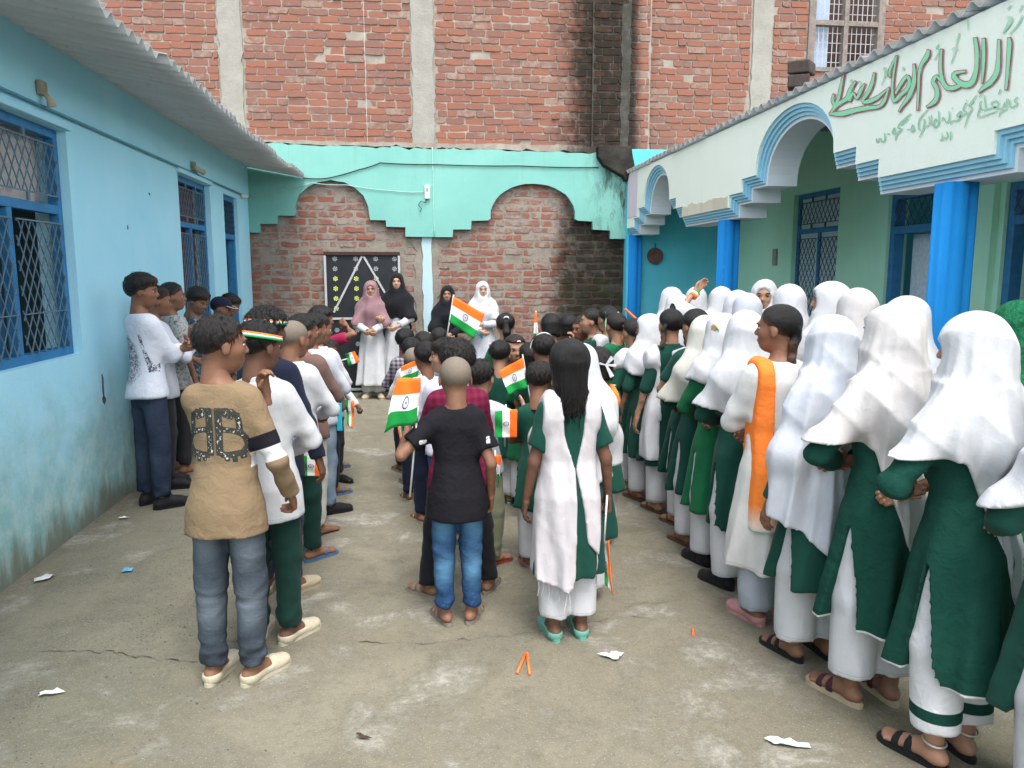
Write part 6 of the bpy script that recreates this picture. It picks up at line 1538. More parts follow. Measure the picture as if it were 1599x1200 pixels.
    if bottom:
        wide = bottom == 'shalwar'; skirt = bottom == 'skirt'
        lw = legw * (1.0 if not wide else 1.15)
        oz = anklez * H
        G = Grid(A3(-.17 * W - .03, -.16 * W - .03 + min(0, min(foot_dy) * H), oz - .02), A3(.17 * W + .03, .16 * W + .03 + max(0, max(foot_dy) * H), .62 * H), hv * 1.3)
        G.add(stack([(z, rx, ry, cx, cy) for z, rx, ry, cx, cy in K if .43 * H <= z <= .62 * H]), .006 * H, 0)
        for Hp, Kn, An, s, yw in leg:
            rk = (.047 if not wide else .056) * W * lw; rn = (.038 if not wide else .052) * W * lw
            e = An + A3(0, 0, oz - An[2]); e = An + (An - Kn) / np.linalg.norm(An - Kn) * 0; e[2] = oz
            G.add(cap(Hp, Kn, .058 * W, rk), 0, .02); G.add(cap(Kn, e, rk, rn, flat=True), 0, .02)
        X, Y, Z = G.co()
        zk = Z / H
        wv = wrinkle(X, Y, Z * (.5 if wide else 1.5), seed + 1, 30 / H, 3, .6 if wide else 1.0)
        am = (.0028 if wide else .0058) * (1 + 1.6 * np.exp(-((zk - .09) / .05) ** 2) + .9 * np.exp(-((zk - .28) / .05) ** 2) + .5 * np.exp(-((zk - .46) / .04) ** 2)) * (1.25 if wide else 1)
        ringw = 0.0 if wide else np.sin(Z * (95 / H) + 2.2 * np.sin(X * 40 + seed) + 1.5 * np.sin(Y * 35)) * .0028 * np.exp(-((zk - .085) / .04) ** 2) * (0.4 if wide else 1.6)
        G.D = (G.D - am * wv - ringw).astype(F32)
        ztop = min(.56 * H, hem_z + .05 * H) if top != 'kurta' else .52 * H
        G.cut(lambda X, Y, Z: np.maximum(oz - Z + .004 * np.sin(X * 50) + 0 * Y, Z - ztop))
        V, Q = G.mesh()
        at = {}
        if fade is not None or True:
            fz = V[:, 2] / H; side = np.minimum(np.abs(np.abs(V[:, 0]) - .055 * H) / (.045 * H), 1)
            fd = (np.exp(-((fz - .40) / .06) ** 2) + .85 * np.exp(-((fz - .22) / .055) ** 2)) * (1 - side ** 2)
            at['fade'] = np.clip(fd * (fade if fade is not None else 0), 0, 1)
            at['hemd'] = V[:, 2] - oz
            pk = np.full(len(V), 1.0)
            for s in (-1, 1): pk = np.minimum(pk, np.abs(poly_sd(V[:, 0] / H * s, V[:, 2] / H, [(.026, .445), (.078, .445), (.076, .395), (.052, .378), (.028, .395)])) * H)
            at['pocket'] = np.where(V[:, 1] < 0, pk, 1.0)
        link('trousers', np_mesh('trousers', warp(V), Q, attrs=at), root, botc)
    # ---- upper garment
    torso_off = .0115 * H * loose
    if top:
        long = top == 'kurta'
        TK = [(z, rx, ry, cx, cy) for z, rx, ry, cx, cy in K if z >= max(hem_z, .56 * H) - 1e-6]
        if hem_z < .56 * H:
            TK += [(z, rx, ry, cx, cy) for z, rx, ry, cx, cy in K if .47 * H < z < .56 * H]
            if long:
                n_ = r.choice((5, 6, 7)); ph = r.random() * 6
                TK = [t for t in TK if t[0] > .54 * H] + [(.50 * H, .103 * W, .084 * W, 0, -.006 * H), (hem_z, (.112 + .03 * flare) * W, (.088 + .030 * flare) * W, 0, -.006 * H)]
            else:
                TK = [t for t in TK if t[0] > .54 * H] + [(.50 * H, .104 * W, .080 * W, 0, -.006 * H), (hem_z, .110 * W, .084 * W, 0, -.007 * H)]
        TK_low = min(TK)
        fold = None
        if long:
            def fold(X_, Y_, zz):
                a = np.arctan2(Y_, X_); t = np.clip((.56 * H - zz) / (.56 * H - hem_z), 0, 1)
                return t * (.015 * np.sin(a * n_ + ph + 1.2 * np.sin(2 * a + ph)) + .010 * (.6 - np.abs(np.sin(a * 6.5 + ph * 2 + 2 * t)))) * H * max(flare, .6)
        pts = [a[0] for a in arm] + [A3(-.17 * W, -.15 * W, hem_z), A3(.17 * W, .15 * W, zs + .05 * H)]
        if sleeve > .05: pts += [a[1] for a in arm]
        if sleeve > .6: pts += [a[2] for a in arm]
        lo = np.min(pts, axis=0) - .065; hi = np.max(pts, axis=0) + .065; lo[2] = max(lo[2], hem_z - .03) if min(a[1][2] for a in arm) > hem_z else lo[2]
        G = Grid(lo, hi, hv)
        shirt_wr = lambda X, Y, Z: wrinkle(X, Y, Z * .45, seed + 2, 21 / H, 3, .5) * .0075 + wrinkle(X, Y, Z * .7, seed + 3, 44 / H, 2) * .0026
        G.add(stack(TK, fold), torso_off, 0)
        so = .0085 * H * loose
        for S, E, Wt, hp, th, s in arm:
            if sleeve <= 0: continue
            up_end = S + (E - S) * min(1, sleeve / .5)
            G.add(cap(S + A3(-s * .02 * H, 0, 0), up_end, ra, re + (.006 * H if sleeve < .5 else 0), flat=sleeve < .5), so, .035 * H)
            if sleeve > .5:
                t = (sleeve - .5) / .5 * .94
                G.add(cap(E, E + (Wt - E) * t, re, rw + .004 * H, flat=True), so, .015)
        X, Y, Z = G.co()
        wv = shirt_wr(X, Y, Z)
        for S, E, Wt, hp, th, s in arm:      # creases gather in the elbow
            if sleeve > .5:
                de = np.sqrt((X - E[0]) ** 2 + (Y - E[1]) ** 2 + (Z - E[2]) ** 2)
                u_ = unit(Wt - S); wv = wv + .005 * np.sin(((X - E[0]) * u_[0] + (Y - E[1]) * u_[1] + (Z - E[2]) * u_[2]) * 95 / H) * np.exp(-(de / (.075 * H)) ** 2)
        G.D = (G.D - wv * loose).astype(F32)
        # neckline
        lo_, hi_, fn = ellp((0, .018 * H, zs + .034 * H), (.050 * W, .056 * W, .030 * H))
        G.D = np.maximum(G.D, -fn(X, Y, Z, 0.0).astype(F32))
        if long and slit:
            for s in (-1, 1):
                def wedge(X, Y, Z, s=s):
                    t = np.clip((.47 * H - Z) / (.47 * H - hem_z), 0, 1)
                    return -np.maximum(np.abs(Y + .006 * H) - (.003 + .026 * t * slitw) * H, np.maximum(Z - .47 * H, .05 * H - s * X))
                G.cut(wedge)
        if not long:
            G.cut(lambda X, Y, Z: hem_z - Z + .006 * np.sin(X * 25 / H + seed) + 0 * Y if sleeve < .6 else np.where((np.abs(X) < .14 * W), hem_z - Z + .006 * np.sin(X * 25 / H + seed) + 0 * Y, -1.0))
        V, Q = G.mesh(); V = relax(V, Q, 6 if long and slit and y < 4.7 else 2)
        at = {'hemd': V[:, 2] - hem_z}
        if prints:
            for pn, polys in prints.items():
                sd = np.full(len(V), 1.0)
                for pl in polys: sd = np.minimum(sd, poly_sd(V[:, 0] / H, V[:, 2] / H, pl))
                sd = np.where(V[:, 1] < .02 * H, sd * H, 1.0)
                at[pn] = sd
        if cuff is not None:     # coloured bands round one sleeve: signed distances along the arm
            S, E, Wt, hp, th, s = arm[cuff]
            al = ((V - S) @ unit(E - S)) / l1
            pd = np.linalg.norm(V - S - np.outer((V - S) @ unit(E - S), unit(E - S)), axis=1)
            ok = (pd < .075 * H) & (V[:, 0] * s > .085 * W)
            at['band_a'] = np.where(ok, (np.abs(al - .66) - .11) * l1, 1.0); at['band_b'] = np.where(ok, (np.abs(al - .88) - .11) * l1, 1.0)
        nm = {'kurta': 'tunic', 'tee': 'shirt', 'shirt': 'shirt', 'jacket': 'jacket', 'sweater': 'sweater'}[top]
        tp = link(nm, np_mesh(nm, warp(V), Q, attrs=at), root, topc)
        if collar:
            Gc = Grid(A3(-.09 * W, -.09 * W, zs - .03 * H), A3(.09 * W, .09 * W, zs + .075 * H), hv)
            Gc.add(stack([(zs - .01 * H, .066 * W, .054 * W, 0, -.006 * H), (zs + .04 * H, .044 * W, .043 * W, 0, -.006 * H)]), .006, 0)
            Gc.D = np.maximum(Gc.D, -(ellp((0, .03 * H, zs + .05 * H), (.048 * W, .07 * W, .045 * H))[2](*Gc.co(), 0.0)).astype(F32))
            V, Q = Gc.mesh(); link('collar', np_mesh('collar', warp(V), Q), tp, topc)
    # ---- cloth laid over the body: dupatta, sash, scarf, vest
    for bd in (bands or []):
        poly, mat, nm, side, thick = bd[:5]
        P = np.array(poly); zl, zh = P[:, 1].min() * H, P[:, 1].max() * H
        G = Grid(A3(-.25 * W, -.24 * W, zl - .03), A3(.25 * W, .24 * W, min(zh, H) + .06), hv)
        TB = TK if zl >= hem_z - .01 else TK + [(zl - .03, TK_low[1] + .01 * H, TK_low[2] + .008 * H, 0, -.006 * H)]
        G.add(stack(TB, fold), torso_off + thick, 0)
        for S, E, Wt, hp, th, s in arm: G.add(cap(S + A3(-s * .02 * H, 0, 0), S + (E - S) * .10, ra, ra), .010 * H + thick, .035 * H)
        X, Y, Z = G.co()
        fr_ = len(bd) > 5 and bd[5]
        fw = (1.7 if fr_ else 1.0) * np.sin(X * (70 / H) + 2.0 * np.sin(Z * 5 / H + seed) + 1.5 * np.sin(X * 19 / H)) * .0055 + wrinkle(X, Y, Z * .35, seed + 9, 26 / H, 2) * .004
        G.D = (G.D - np.maximum(fw, -.003) - shirt_wr(X, Y, Z) * loose - .006).astype(F32)
        X2, Z2 = X[:, 0, 0][:, None] / H, Z[0, 0, :][None, :] / H
        m2 = (poly_sd(X2 + 0 * Z2, Z2 + 0 * X2, poly) * H)[:, None, :]
        if side == 'back': m3 = np.maximum(m2, Y - .035 * H)
        elif side == 'front': m3 = np.maximum(m2, -.02 * H - Y)
        else: m3 = m2 + 0 * Y
        G.D = np.maximum(G.D, m3.astype(F32))
        V, Q = G.mesh(); V = relax(V, Q, 2); o = link(nm, np_mesh(nm, warp(V), Q, attrs={'hemd': V[:, 2] - zl}), root, mat)
        if len(bd) > 5 and bd[5]:      # fringe of twisted threads along the lower edge
            fr = MB(); xs = [p[0] for p in poly if p[1] * H < zl + .06 * H]; x0, x1 = min(xs) * H, max(xs) * H
            lowv = V[(V[:, 2] < zl + .10 * H)]
            k_ = 0
            for xx in np.arange(x0 + .006, x1, .020):
                c = lowv[np.abs(lowv[:, 0] - xx) < .012]
                if len(c) < 4: continue
                p0 = c[np.argmin(c[:, 2])]; L_ = r.uniform(.05, .085) * H / 1.3
                w_ = warp(p0[None])[0]
                fr.tube([w_ + A3(0, 0, .01), w_ + A3(r.gauss(0, .004), r.gauss(0, .003), -L_ * .5), w_ + A3(r.gauss(0, .010), r.gauss(0, .006), -L_)], [.003, .0028, .0018], 5)
            if fr.v: fr.build('fringe', mat, o)
    # ---- hijab
    if hijab:
        hj = dict(back=.62, sidel=.66, frontl=.66, point=0.0, skew=0.0, face=1.0, full=1.0, fold=1.0); hj.update(hijab)
        pts = [a[0] for a in arm] + [a[1] for a in arm] + [A3(-.2 * W, -.2 * W, 0), A3(.2 * W, .2 * W, H)]
        zlow = min(hj['back'], hj['sidel'], hj['frontl'], hj['back'] - hj['point']) * H
        lo = np.min(pts, axis=0) - .07; hi = np.max(pts, axis=0) + .07; lo[2] = zlow - .04; hi[2] = H + .06
        G = Grid(lo, hi, hv)
        X, Y, Z = G.co()
        lx, ly, lz = X - hc[0], Y - hc[1], Z - hc[2]
        a_, b_, c_ = ((lx * RH[0, i] + ly * RH[1, i] + lz * RH[2, i]) / hh for i in range(3))
        q1 = (np.sqrt((a_ / .415) ** 2 + ((b_ + .05) / .50) ** 2 + ((c_ - .11) / .43) ** 2) - 1) * .415
        q2 = (np.sqrt((a_ / .35) ** 2 + ((b_ - .04) / .395) ** 2 + ((c_ + .20) / .40) ** 2) - 1) * .35
        hd = smin(q1, q2, .18) * hh
        G.D = np.minimum(G.D, hd.astype(F32))
        fl_ = hj['full']
        nb = hc + RH @ A3(0, -.16, -.30) * hh
        G.add(cap(nb, (0, -.050 * H, zs - .07 * H), .36 * hh, .085 * W * fl_), 0, .08)
        for s_ in (-1, 1): G.add(cap(nb + A3(0, .010 * H, -.08 * hh), (s_ * .085 * W, -.014 * H, zs - .035 * H), .27 * hh, .050 * W), 0, .07)
        fb = hc + RH @ A3(0, .06, -.40) * hh
        G.add(cap(fb, (0, .035 * H, zs - .06 * H), .30 * hh, .075 * W), 0, .07)
        zbot = min(zlow, .5 * H) - .03
        TK3 = [k_ for k_ in TK if k_[0] >= .49 * H]
        if zlow < .5 * H: TK3 = TK + ([(zbot, TK_low[1] + .004, TK_low[2] + .004, 0, -.006 * H)] if zbot < hem_z else [])
        G.add(stack(TK3, fold), torso_off + .010 + .006 * fl_, .06)
        for S, E, Wt, hp, th, s in arm:
            G.add(cap(S + A3(-s * .02 * H, 0, 0), E, ra, re), .010 * H * loose + .019, .06)
            dz_ = A3(0, 0, max(E[2] - zlow, .0) + .05)
            G.add(cap(E, E - dz_ + A3(s * .012 * H, 0, 0), re, re + .002 * H), .010 * H * loose + .019, .07)
            if hj.get('cover_fore'): G.add(cap(E, E + (Wt - E) * .9, re, rw), .010 * H * loose + .016, .08)
        ang = np.arctan2(X, -(Y))            # 0 at the back, +-pi in front
        t = np.clip((H - Z) / (.5 * H), 0, 1.3)
        ph = r.random() * 6
        fw = t * (.017 * (.6 - np.abs(np.sin(ang * 3.5 + ph + 1.1 * np.sin(ang * 2 + ph) + 1.2 * t)) ** .8) + .009 * (.6 - np.abs(np.sin(ang * 8 + 2 * ph + 2 * t + 4 * X / H)))) * hj['fold']
        # soft folds sweeping from the chin round the shoulder
        sw_ = hj.get('sweep', 1)
        dg = (np.abs(np.sin((Z * 1.1 + X * .9 * sw_ - Y * .5) * 24 / H + 1.3 * np.sin(X * 8 / H * sw_ + ph + Z * 3 / H))) ** .75 - .6) * -.009 * np.exp(-((Z - zs) / (.11 * H)) ** 2) + (np.abs(np.sin((Z * .9 + X * .5 * sw_) * 31 / H + ph + 1.2 * np.sin(Y * 12 / H))) ** .8 - .6) * -.006 * np.exp(-((Z - H + .35 * hh) / (.35 * hh)) ** 2)
        G.D = (G.D - fw * H / 1.4 - dg * hj['fold'] - wrinkle(X, Y, Z * .3, seed + 5, 20 / H, 3, .4) * .003).astype(F32)
        if hj['face']:
            fcx = np.sqrt((a_ / (.255 * hj['face'])) ** 2 + ((b_ - .52) / .40) ** 2 + ((c_ + .07) / (.36 * hj['face'])) ** 2) - 1
            G.D = np.maximum(G.D, (-fcx * .25 * hh).astype(F32))
        u = np.abs(np.arctan2(np.sin(ang - hj['skew']), np.cos(ang - hj['skew']))) / math.pi       # 0 back .. 1 front
        hz = np.where(u < .5, hj['back'] + (hj['sidel'] - hj['back']) * (u / .5) ** .8, hj['sidel'] + (hj['frontl'] - hj['sidel']) * ((u - .5) / .5)) * H
        hz = hz - hj['point'] * H * np.clip(1 - u / .22, 0, 1)
        hz = hz + .006 * np.sin(ang * 6 + ph) * H
        G.D = np.maximum(G.D, (hz - Z).astype(F32))
        V, Q = G.mesh(); V = relax(V, Q, 2)
        link('headscarf', np_mesh('headscarf', warp(V), Q), root, hijc)
    # ---- footwear
    if shoe:
        for Hp, Kn, An, s, yw in leg:
            prev = None
            for j, (nm, m_) in enumerate(shoe_meshes(shoe)):
                mt = shoec if j == 0 else (strapc or shoec)
                key = ('sh', shoe, j, mt.name)
                if key not in SHOEC:
                    c_ = m_.copy(); c_.materials.clear(); c_.materials.append(mt); SHOEC[key] = c_
                o = link(nm, SHOEC[key], root if prev is None else prev)
                if prev is None:
                    o.matrix_local = Matrix.Translation((An[0], An[1] + .08 * fl, 0.0)) @ Matrix.Rotation(yw, 4, 'Z') @ Matrix.Diagonal((-fl if s > 0 else fl, fl, fl, 1)); prev = o
    info = dict(root=root, H=H, hh=hh, hc=hcw, RH=RH, arm=arm, zs=zs, W=W, warp=warp, M_head=M_head, x=x, y=y, rot=R(rot))
    PEOPLE.append(info)
    if extra: extra(info)
    return info

def put_headband(root, M, tilt):
    mb = MB(); n = 28
    rings = []
    for k, zz in enumerate((-.055, -.018, .018, .055)):
        ring = []
        for i in range(n):
            a = 2 * math.pi * i / n
            z = .20 + zz + tilt * math.sin(a)
            sh = 1 - .35 * max(0, z - .13) ** 2 / .13
            ring.append((.445 * sh * math.cos(a), -.07 + .515 * sh * math.sin(a), z))
        rings.append(ring)
    vs = [v for rg in rings for v in rg]
    for k in range(3):
        mb.add(rings[k] + rings[k + 1], [(i, (i + 1) % n, n + (i + 1) % n, n + i) for i in range(n)], k)
    me_ = mb.mesh('headband', True)
    for m_ in (fabric('flag_green', (0.01, 0.27, 0.06)), fabric('flag_white', (0.72, 0.72, 0.70)), fabric('flag_saffron', (0.85, 0.20, 0.03))): me_.materials.append(m_)
    o = link('headband', me_, root); o.matrix_local = M
    sm = o.modifiers.new('thick', 'SOLIDIFY'); sm.thickness = .02
    return o

def wpos(info, p):
    """point in a person's local frame -> world"""
    c, s = math.cos(info['rot']), math.sin(info['rot'])
    p = info['warp'](np.array(p, float)[None])[0]
    return A3(info['x'] + c * p[0] - s * p[1], info['y'] + s * p[0] + c * p[1], p[2])
# ================================================================== cloth colours
WHITE = fabric('white_cotton', (0.49, 0.495, 0.51))
WHITE2 = fabric('bluish_white_cotton', (0.455, 0.475, 0.52))
CREAMW = fabric('warm_white_cotton', (0.485, 0.465, 0.455))
IVORY = fabric('ivory_cotton', (0.49, 0.485, 0.43))
PINKW = fabric('pinkish_white_voile', (0.455, 0.425, 0.44))
GREEN = fabric('bottle_green', (0.0065, 0.047, 0.034))
GREEN1 = fabric('deep_green', (0.008, 0.060, 0.040))
GREEN2 = fabric('emerald_green', (0.008, 0.105, 0.042))
DKGREEN = fabric('dark_green_drill', (0.006, 0.030, 0.022))
BLACKC = fabric('black_cloth', (0.010, 0.0105, 0.013))
NAVY = fabric('navy_cloth', (0.010, 0.014, 0.030))
TROUSB = fabric('dark_blue_drill', (0.022, 0.028, 0.060))
CHAR = fabric('charcoal_cloth', (0.028, 0.028, 0.030))
MAUVE = fabric('mauve_cloth', (0.24, 0.14, 0.155))
CRIMSON = fabric('crimson_cloth', (0.27, 0.012, 0.055))
BROWN = fabric('brown_cloth', (0.14, 0.085, 0.07))
OLIVE = fabric('olive_cloth', (0.17, 0.18, 0.115))
BLUEC = fabric('royal_blue_cloth', (0.012, 0.045, 0.13))
AQUA = fabric('aqua_cloth', (0.02, 0.42, 0.55))
GREYC = fabric('pale_grey_cloth', (0.30, 0.33, 0.37))
LILAC = fabric('lilac_white_cotton', (0.54, 0.53, 0.62))
SAFF = fabric('flag_saffron', (0.85, 0.20, 0.03))
D_GREY = denim('grey_denim', (0.024, 0.032, 0.044), (0.14, 0.17, 0.20), .25)
D_NAVY = denim('navy_denim', (0.012, 0.020, 0.040), (0.06, 0.085, 0.13), .25)
D_BLUE = denim('blue_denim', (0.006, 0.026, 0.085), (0.09, 0.22, 0.35), .45)
D_PALE = denim('pale_denim', (0.12, 0.18, 0.24), (0.36, 0.42, 0.48), .4)
D_BRIGHT = denim('bright_denim', (0.035, 0.065, 0.20), (0.10, 0.15, 0.32), .3)
PLAID_M = plaid('maroon_plaid', (0.095, 0.008, 0.026), (0.165, 0.014, 0.045), 170)
PLAID_G = plaid('grey_plaid', (0.30, 0.27, 0.31), (0.05, 0.045, 0.065), 190)
SPOT = pattern('grey_printed_cloth', [(0.07, 0.07, 0.07), (0.33, 0.34, 0.33), (0.36, 0.37, 0.36)], 42)
SPOTD = pattern('dark_printed_cloth', [(0.30, 0.33, 0.33), (0.035, 0.06, 0.08), (0.03, 0.04, 0.055)], 34)
LACE = pattern('brown_lace_cloth', [(0.35, 0.28, 0.2), (0.03, 0.015, 0.012), (0.02, 0.01, 0.01)], 70)
CREAMR = fabric('cream_rubber', (0.47, 0.42, 0.31), .6); TANR = fabric('beige_rubber', (0.36, 0.30, 0.20), .6)
GREYR = fabric('taupe_rubber', (0.20, 0.175, 0.145), .7); TEALR = fabric('sea_green_rubber', (0.12, 0.33, 0.26), .6); BLKR = fabric('black_rubber', (0.012, 0.012, 0.014), .55)
BRNL = fabric('brown_leather', (0.10, 0.055, 0.035), .6); PLUM = fabric('plum_leather', (0.045, 0.014, 0.022), .5); REDR = fabric('red_rubber', (0.28, 0.05, 0.03), .6)
PINKR = fabric('pink_rubber', (0.45, 0.22, 0.22), .6); BLUER = fabric('blue_rubber', (0.06, 0.13, 0.22), .6); GRNR = fabric('green_rubber', (0.05, 0.22, 0.12), .6)

# tunic cloth with a white line along the hem
def hemmed(name, col, z0, z1):
    m = NT(name, 0.9, 0.15); p = m.obj()
    base = m.mix(m.mapr(m.noise(p, 6, 5, .65), .3, .7), tuple(c * .9 for c in col), tuple(c * 1.1 for c in col))
    h = m.attr('hemd'); f = m.math('MULTIPLY', m.mapr(h, z0 - .001, z0 + .001), m.mapr(h, z1 + .001, z1 - .001))
    m.color(m.mix(f, base, (0.55, 0.56, 0.56))); m.bump(m.noise(p, 22, 4, .6, .5), .6, .014)
    return m.mat
GREEN_H = hemmed('bottle_green_hemmed', (0.0065, 0.047, 0.034), -.02, .012)
def banded(name, z0, z1):
    m = NT(name, 0.9, 0.15); p = m.obj(); h = m.attr('hemd')
    f = m.math('MULTIPLY', m.mapr(h, z0 - .001, z0 + .001), m.mapr(h, z1 + .001, z1 - .001))
    m.color(m.mix(f, (0.60, 0.60, 0.615), (0.0065, 0.047, 0.034))); m.bump(m.noise(p, 22, 4, .6, .5), .6, .014)
    return m.mat
WHITE_B = banded('white_cotton_green_band', .045, .085)

# ------------------------------------------------------------------ prints
def stroke(pts, w):
    L, Rr = [], []
    for i, (x, z) in enumerate(pts):
        a = pts[max(i - 1, 0)]; b = pts[min(i + 1, len(pts) - 1)]
        dx, dz = b[0] - a[0], b[1] - a[1]; n = math.hypot(dx, dz) or 1
        L.append((x - dz / n * w, z + dx / n * w)); Rr.append((x + dz / n * w, z - dx / n * w))
    return L + Rr[::-1]
# emblem on the tan sweater: two mirrored block shapes with drips (x, z as fractions of height)
EMB = []
for s in (-1, 1):
    f = lambda P: [(s * a, b) for a, b in P]
    EMB += [stroke(f([(.012, .715), (.012, .590)]), .0095), stroke(f([(.013, .66), (.045, .655), (.067, .645)]), .0075), stroke(f([(.03, .715), (.031, .695), (.045, .69), (.052, .70), (.06, .685), (.062, .655)]), .008),
            stroke(f([(.044, .712), (.045, .69)]), .006), stroke(f([(.058, .70), (.06, .68)]), .006),
            stroke(f([(.062, .65), (.074, .635), (.078, .615), (.066, .597), (.035, .592), (.014, .593)]), .0085),
            stroke(f([(.03, .593), (.03, .575)]), .006), stroke(f([(.048, .592), (.048, .572)]), .006), stroke(f([(.064, .598), (.066, .580)]), .006)]
EMB = [[(a, b + .052) for a, b in P] for P in EMB]
def sweater_mat():
    m = NT('tan_jersey', 0.92, 0.12); p = m.obj()
    base = m.mix(m.mapr(m.noise(p, 6, 5, .65), .3, .7), (0.205, 0.145, 0.086), (0.235, 0.166, 0.100))
    c = m.mix(m.mapr(m.attr('emblem'), .0012, -.0012), base, (0.042, 0.043, 0.036))
    fl = m.math('MULTIPLY', m.mapr(m.attr('emblem'), -.004, -.006), m.mapr(m.noise(p, 75, 2, .5, 1.0), .60, .64))
    c = m.mix(fl, c, (0.55, 0.55, 0.52))
    c = m.mix(m.mapr(m.attr('band_a'), .0015, -.0015), c, (0.012, 0.011, 0.016)); c = m.mix(m.mapr(m.attr('band_b'), .0015, -.0015), c, (0.60, 0.60, 0.62))
    m.color(c); m.bump(m.math('ADD', m.noise(p, 20, 4, .6, .6), m.math('MULTIPLY', m.noise(p, 500, 2), .12)), .6, .014)
    return m.mat
TAN = sweater_mat()
def scribble_mat():
    m = NT('white_printed_jersey', 0.92, 0.12); p = m.obj()
    n = m.noise(m.scale(p, 1, 1, 1), 38, 5, .7, 2.5); n2 = m.noise(p, 9, 4, .6)
    f = m.math('MULTIPLY', m.mapr(m.attr('scrib'), .01, -.02), m.math('MULTIPLY', m.mapr(n, .44, .52), m.mapr(n2, .30, .45)))
    c = m.mix(m.math('MULTIPLY', f, .9), (0.58, 0.61, 0.68), (0.10, 0.10, 0.115))
    f2 = m.math('MULTIPLY', m.mapr(m.attr('script'), .002, -.002), m.mapr(m.noise(p, 60, 3, .6, 1.0), .42, .5))
    c = m.mix(f2, c, (0.07, 0.07, 0.09)); m.color(c); m.bump(m.noise(p, 22, 4, .6, .5), .6, .014)
    return m.mat
SCRIB = scribble_mat()
def tee_mat():
    m = NT('black_printed_jersey', 0.85, 0.2); p = m.obj()
    c = m.mix(m.mapr(m.noise(p, 6, 5, .65), .3, .7), (0.0062, 0.0058, 0.008), (0.009, 0.008, 0.0115))
    f = m.math('MULTIPLY', m.mapr(m.attr('mark'), .0012, -.0012), m.mapr(m.noise(p, 150, 2, .6, .6), .40, .46))
    m.color(m.mix(f, c, (0.6, 0.6, 0.6))); m.bump(m.noise(p, 20, 4, .6, .6), .6, .014)
    return m.mat
TEE = tee_mat()

# ================================================================== boys by the blue wall
person('boy with folded arms in white jersey with dark scribbles on its back, by blue wall', -1.86, 5.64, 1.64, rot=-42, head=(-42, 6), arms=('crossed', 'crossed'), top='sweater', topc=SCRIB,
       botc=D_NAVY, fade=.5, hair='mop', shoe='shoe', shoec=BLKR, skin=0, hem=.475, build=.95, legw=1.1, stance=.062, detail=.9,
       prints={'scrib': [[(-.10, .72), (-.02, .745), (.03, .70), (.045, .58), (.0, .535), (-.10, .55)]], 'script': [stroke([(.050, .75), (.055, .70), (.065, .64), (.072, .59)], .006)]})
person('boy in white shirt with hands pressed together, half hidden behind the scribble print jersey', -1.93, 6.15, 1.55, rot=-62, head=(-10, 10), arms=('pray', 'pray'), top='shirt', topc=WHITE2, botc=CHAR, hair='short', shoe='shoe', shoec=BLKR, collar=True)
person('boy in grey speckled shirt looking right, near the blue wall', -1.95, 6.55, 1.57, rot=-40, head=(-35, 0), arms=('front', 'down'), top='shirt', topc=SPOT, botc=CHAR, hair='short', shoe='slipper', shoec=GREYR, sleeve=.4)
person('boy in dark patterned shirt looking down at his hands, between the two windows', -1.93, 7.2, 1.51, rot=-75, head=(-40, 26), arms=('front', 'front'), top='shirt', topc=SPOTD, botc=NAVY, hair='mop', shoe='slipper', shoec=GREYR)
def cap_extra(i):
    mb = MB(); n = 20; vs = []; fs = []
    for k in range(6):
        ph = k / 5 * math.pi / 2
        for j in range(n):
            a = 2 * math.pi * j / n
            vs.append((.42 * math.cos(ph) * math.cos(a), -.06 + .49 * math.cos(ph) * math.sin(a), .18 + .37 * math.sin(ph)))
    for k in range(5):
        for j in range(n): fs.append((k * n + j, k * n + (j + 1) % n, (k + 1) * n + (j + 1) % n, (k + 1) * n + j))
    mb.add(vs, fs)
    me_ = mb.mesh('cap', True); me_.materials.append(NAVY); o = link('cap', me_, i['root']); o.matrix_local = i['M_head']
    mb = MB(); vis = [(.34 * math.cos(t), .30 + .38 * math.sin(t), .17 - .05 * math.sin(t)) for t in [math.pi * k / 12 for k in range(13)]]
    mb.add(vis + [(.40 * math.cos(t), .20 + .05 * math.sin(t), .21) for t in [math.pi * k / 12 for k in range(13)]], [(k, k + 1, 13 + k + 1, 13 + k) for k in range(12)])
    m2 = mb.mesh('visor', True); m2.materials.append(NAVY); v = link('visor', m2, o); sm = v.modifiers.new('thick', 'SOLIDIFY'); sm.thickness = .03
    mb = MB(); mb.tube([(x * 1.01, y_ + .01, z_ + .01) for x, y_, z_ in vis], .018, 5); m3 = mb.mesh('piping', True); m3.materials.append(WHITE); link('piping', m3, o)
person('boy in navy cap with white edged visor, by the blue wall', -1.90, 7.9, 1.41, rot=-85, head=(-10, 12), arms=('down', 'down'), top='shirt', topc=CHAR, botc=NAVY, hair='short', shoe='slipper', shoec=GREYR, extra=cap_extra)
person('boy with bowed black hair farthest along the blue wall, beside the open door', -1.93, 8.4, 1.42, rot=-80, head=(-5, 26), arms=('front', 'front'), top='shirt', topc=GREYC, botc=NAVY, hair='mop', shoe='slipper', shoec=GREYR)

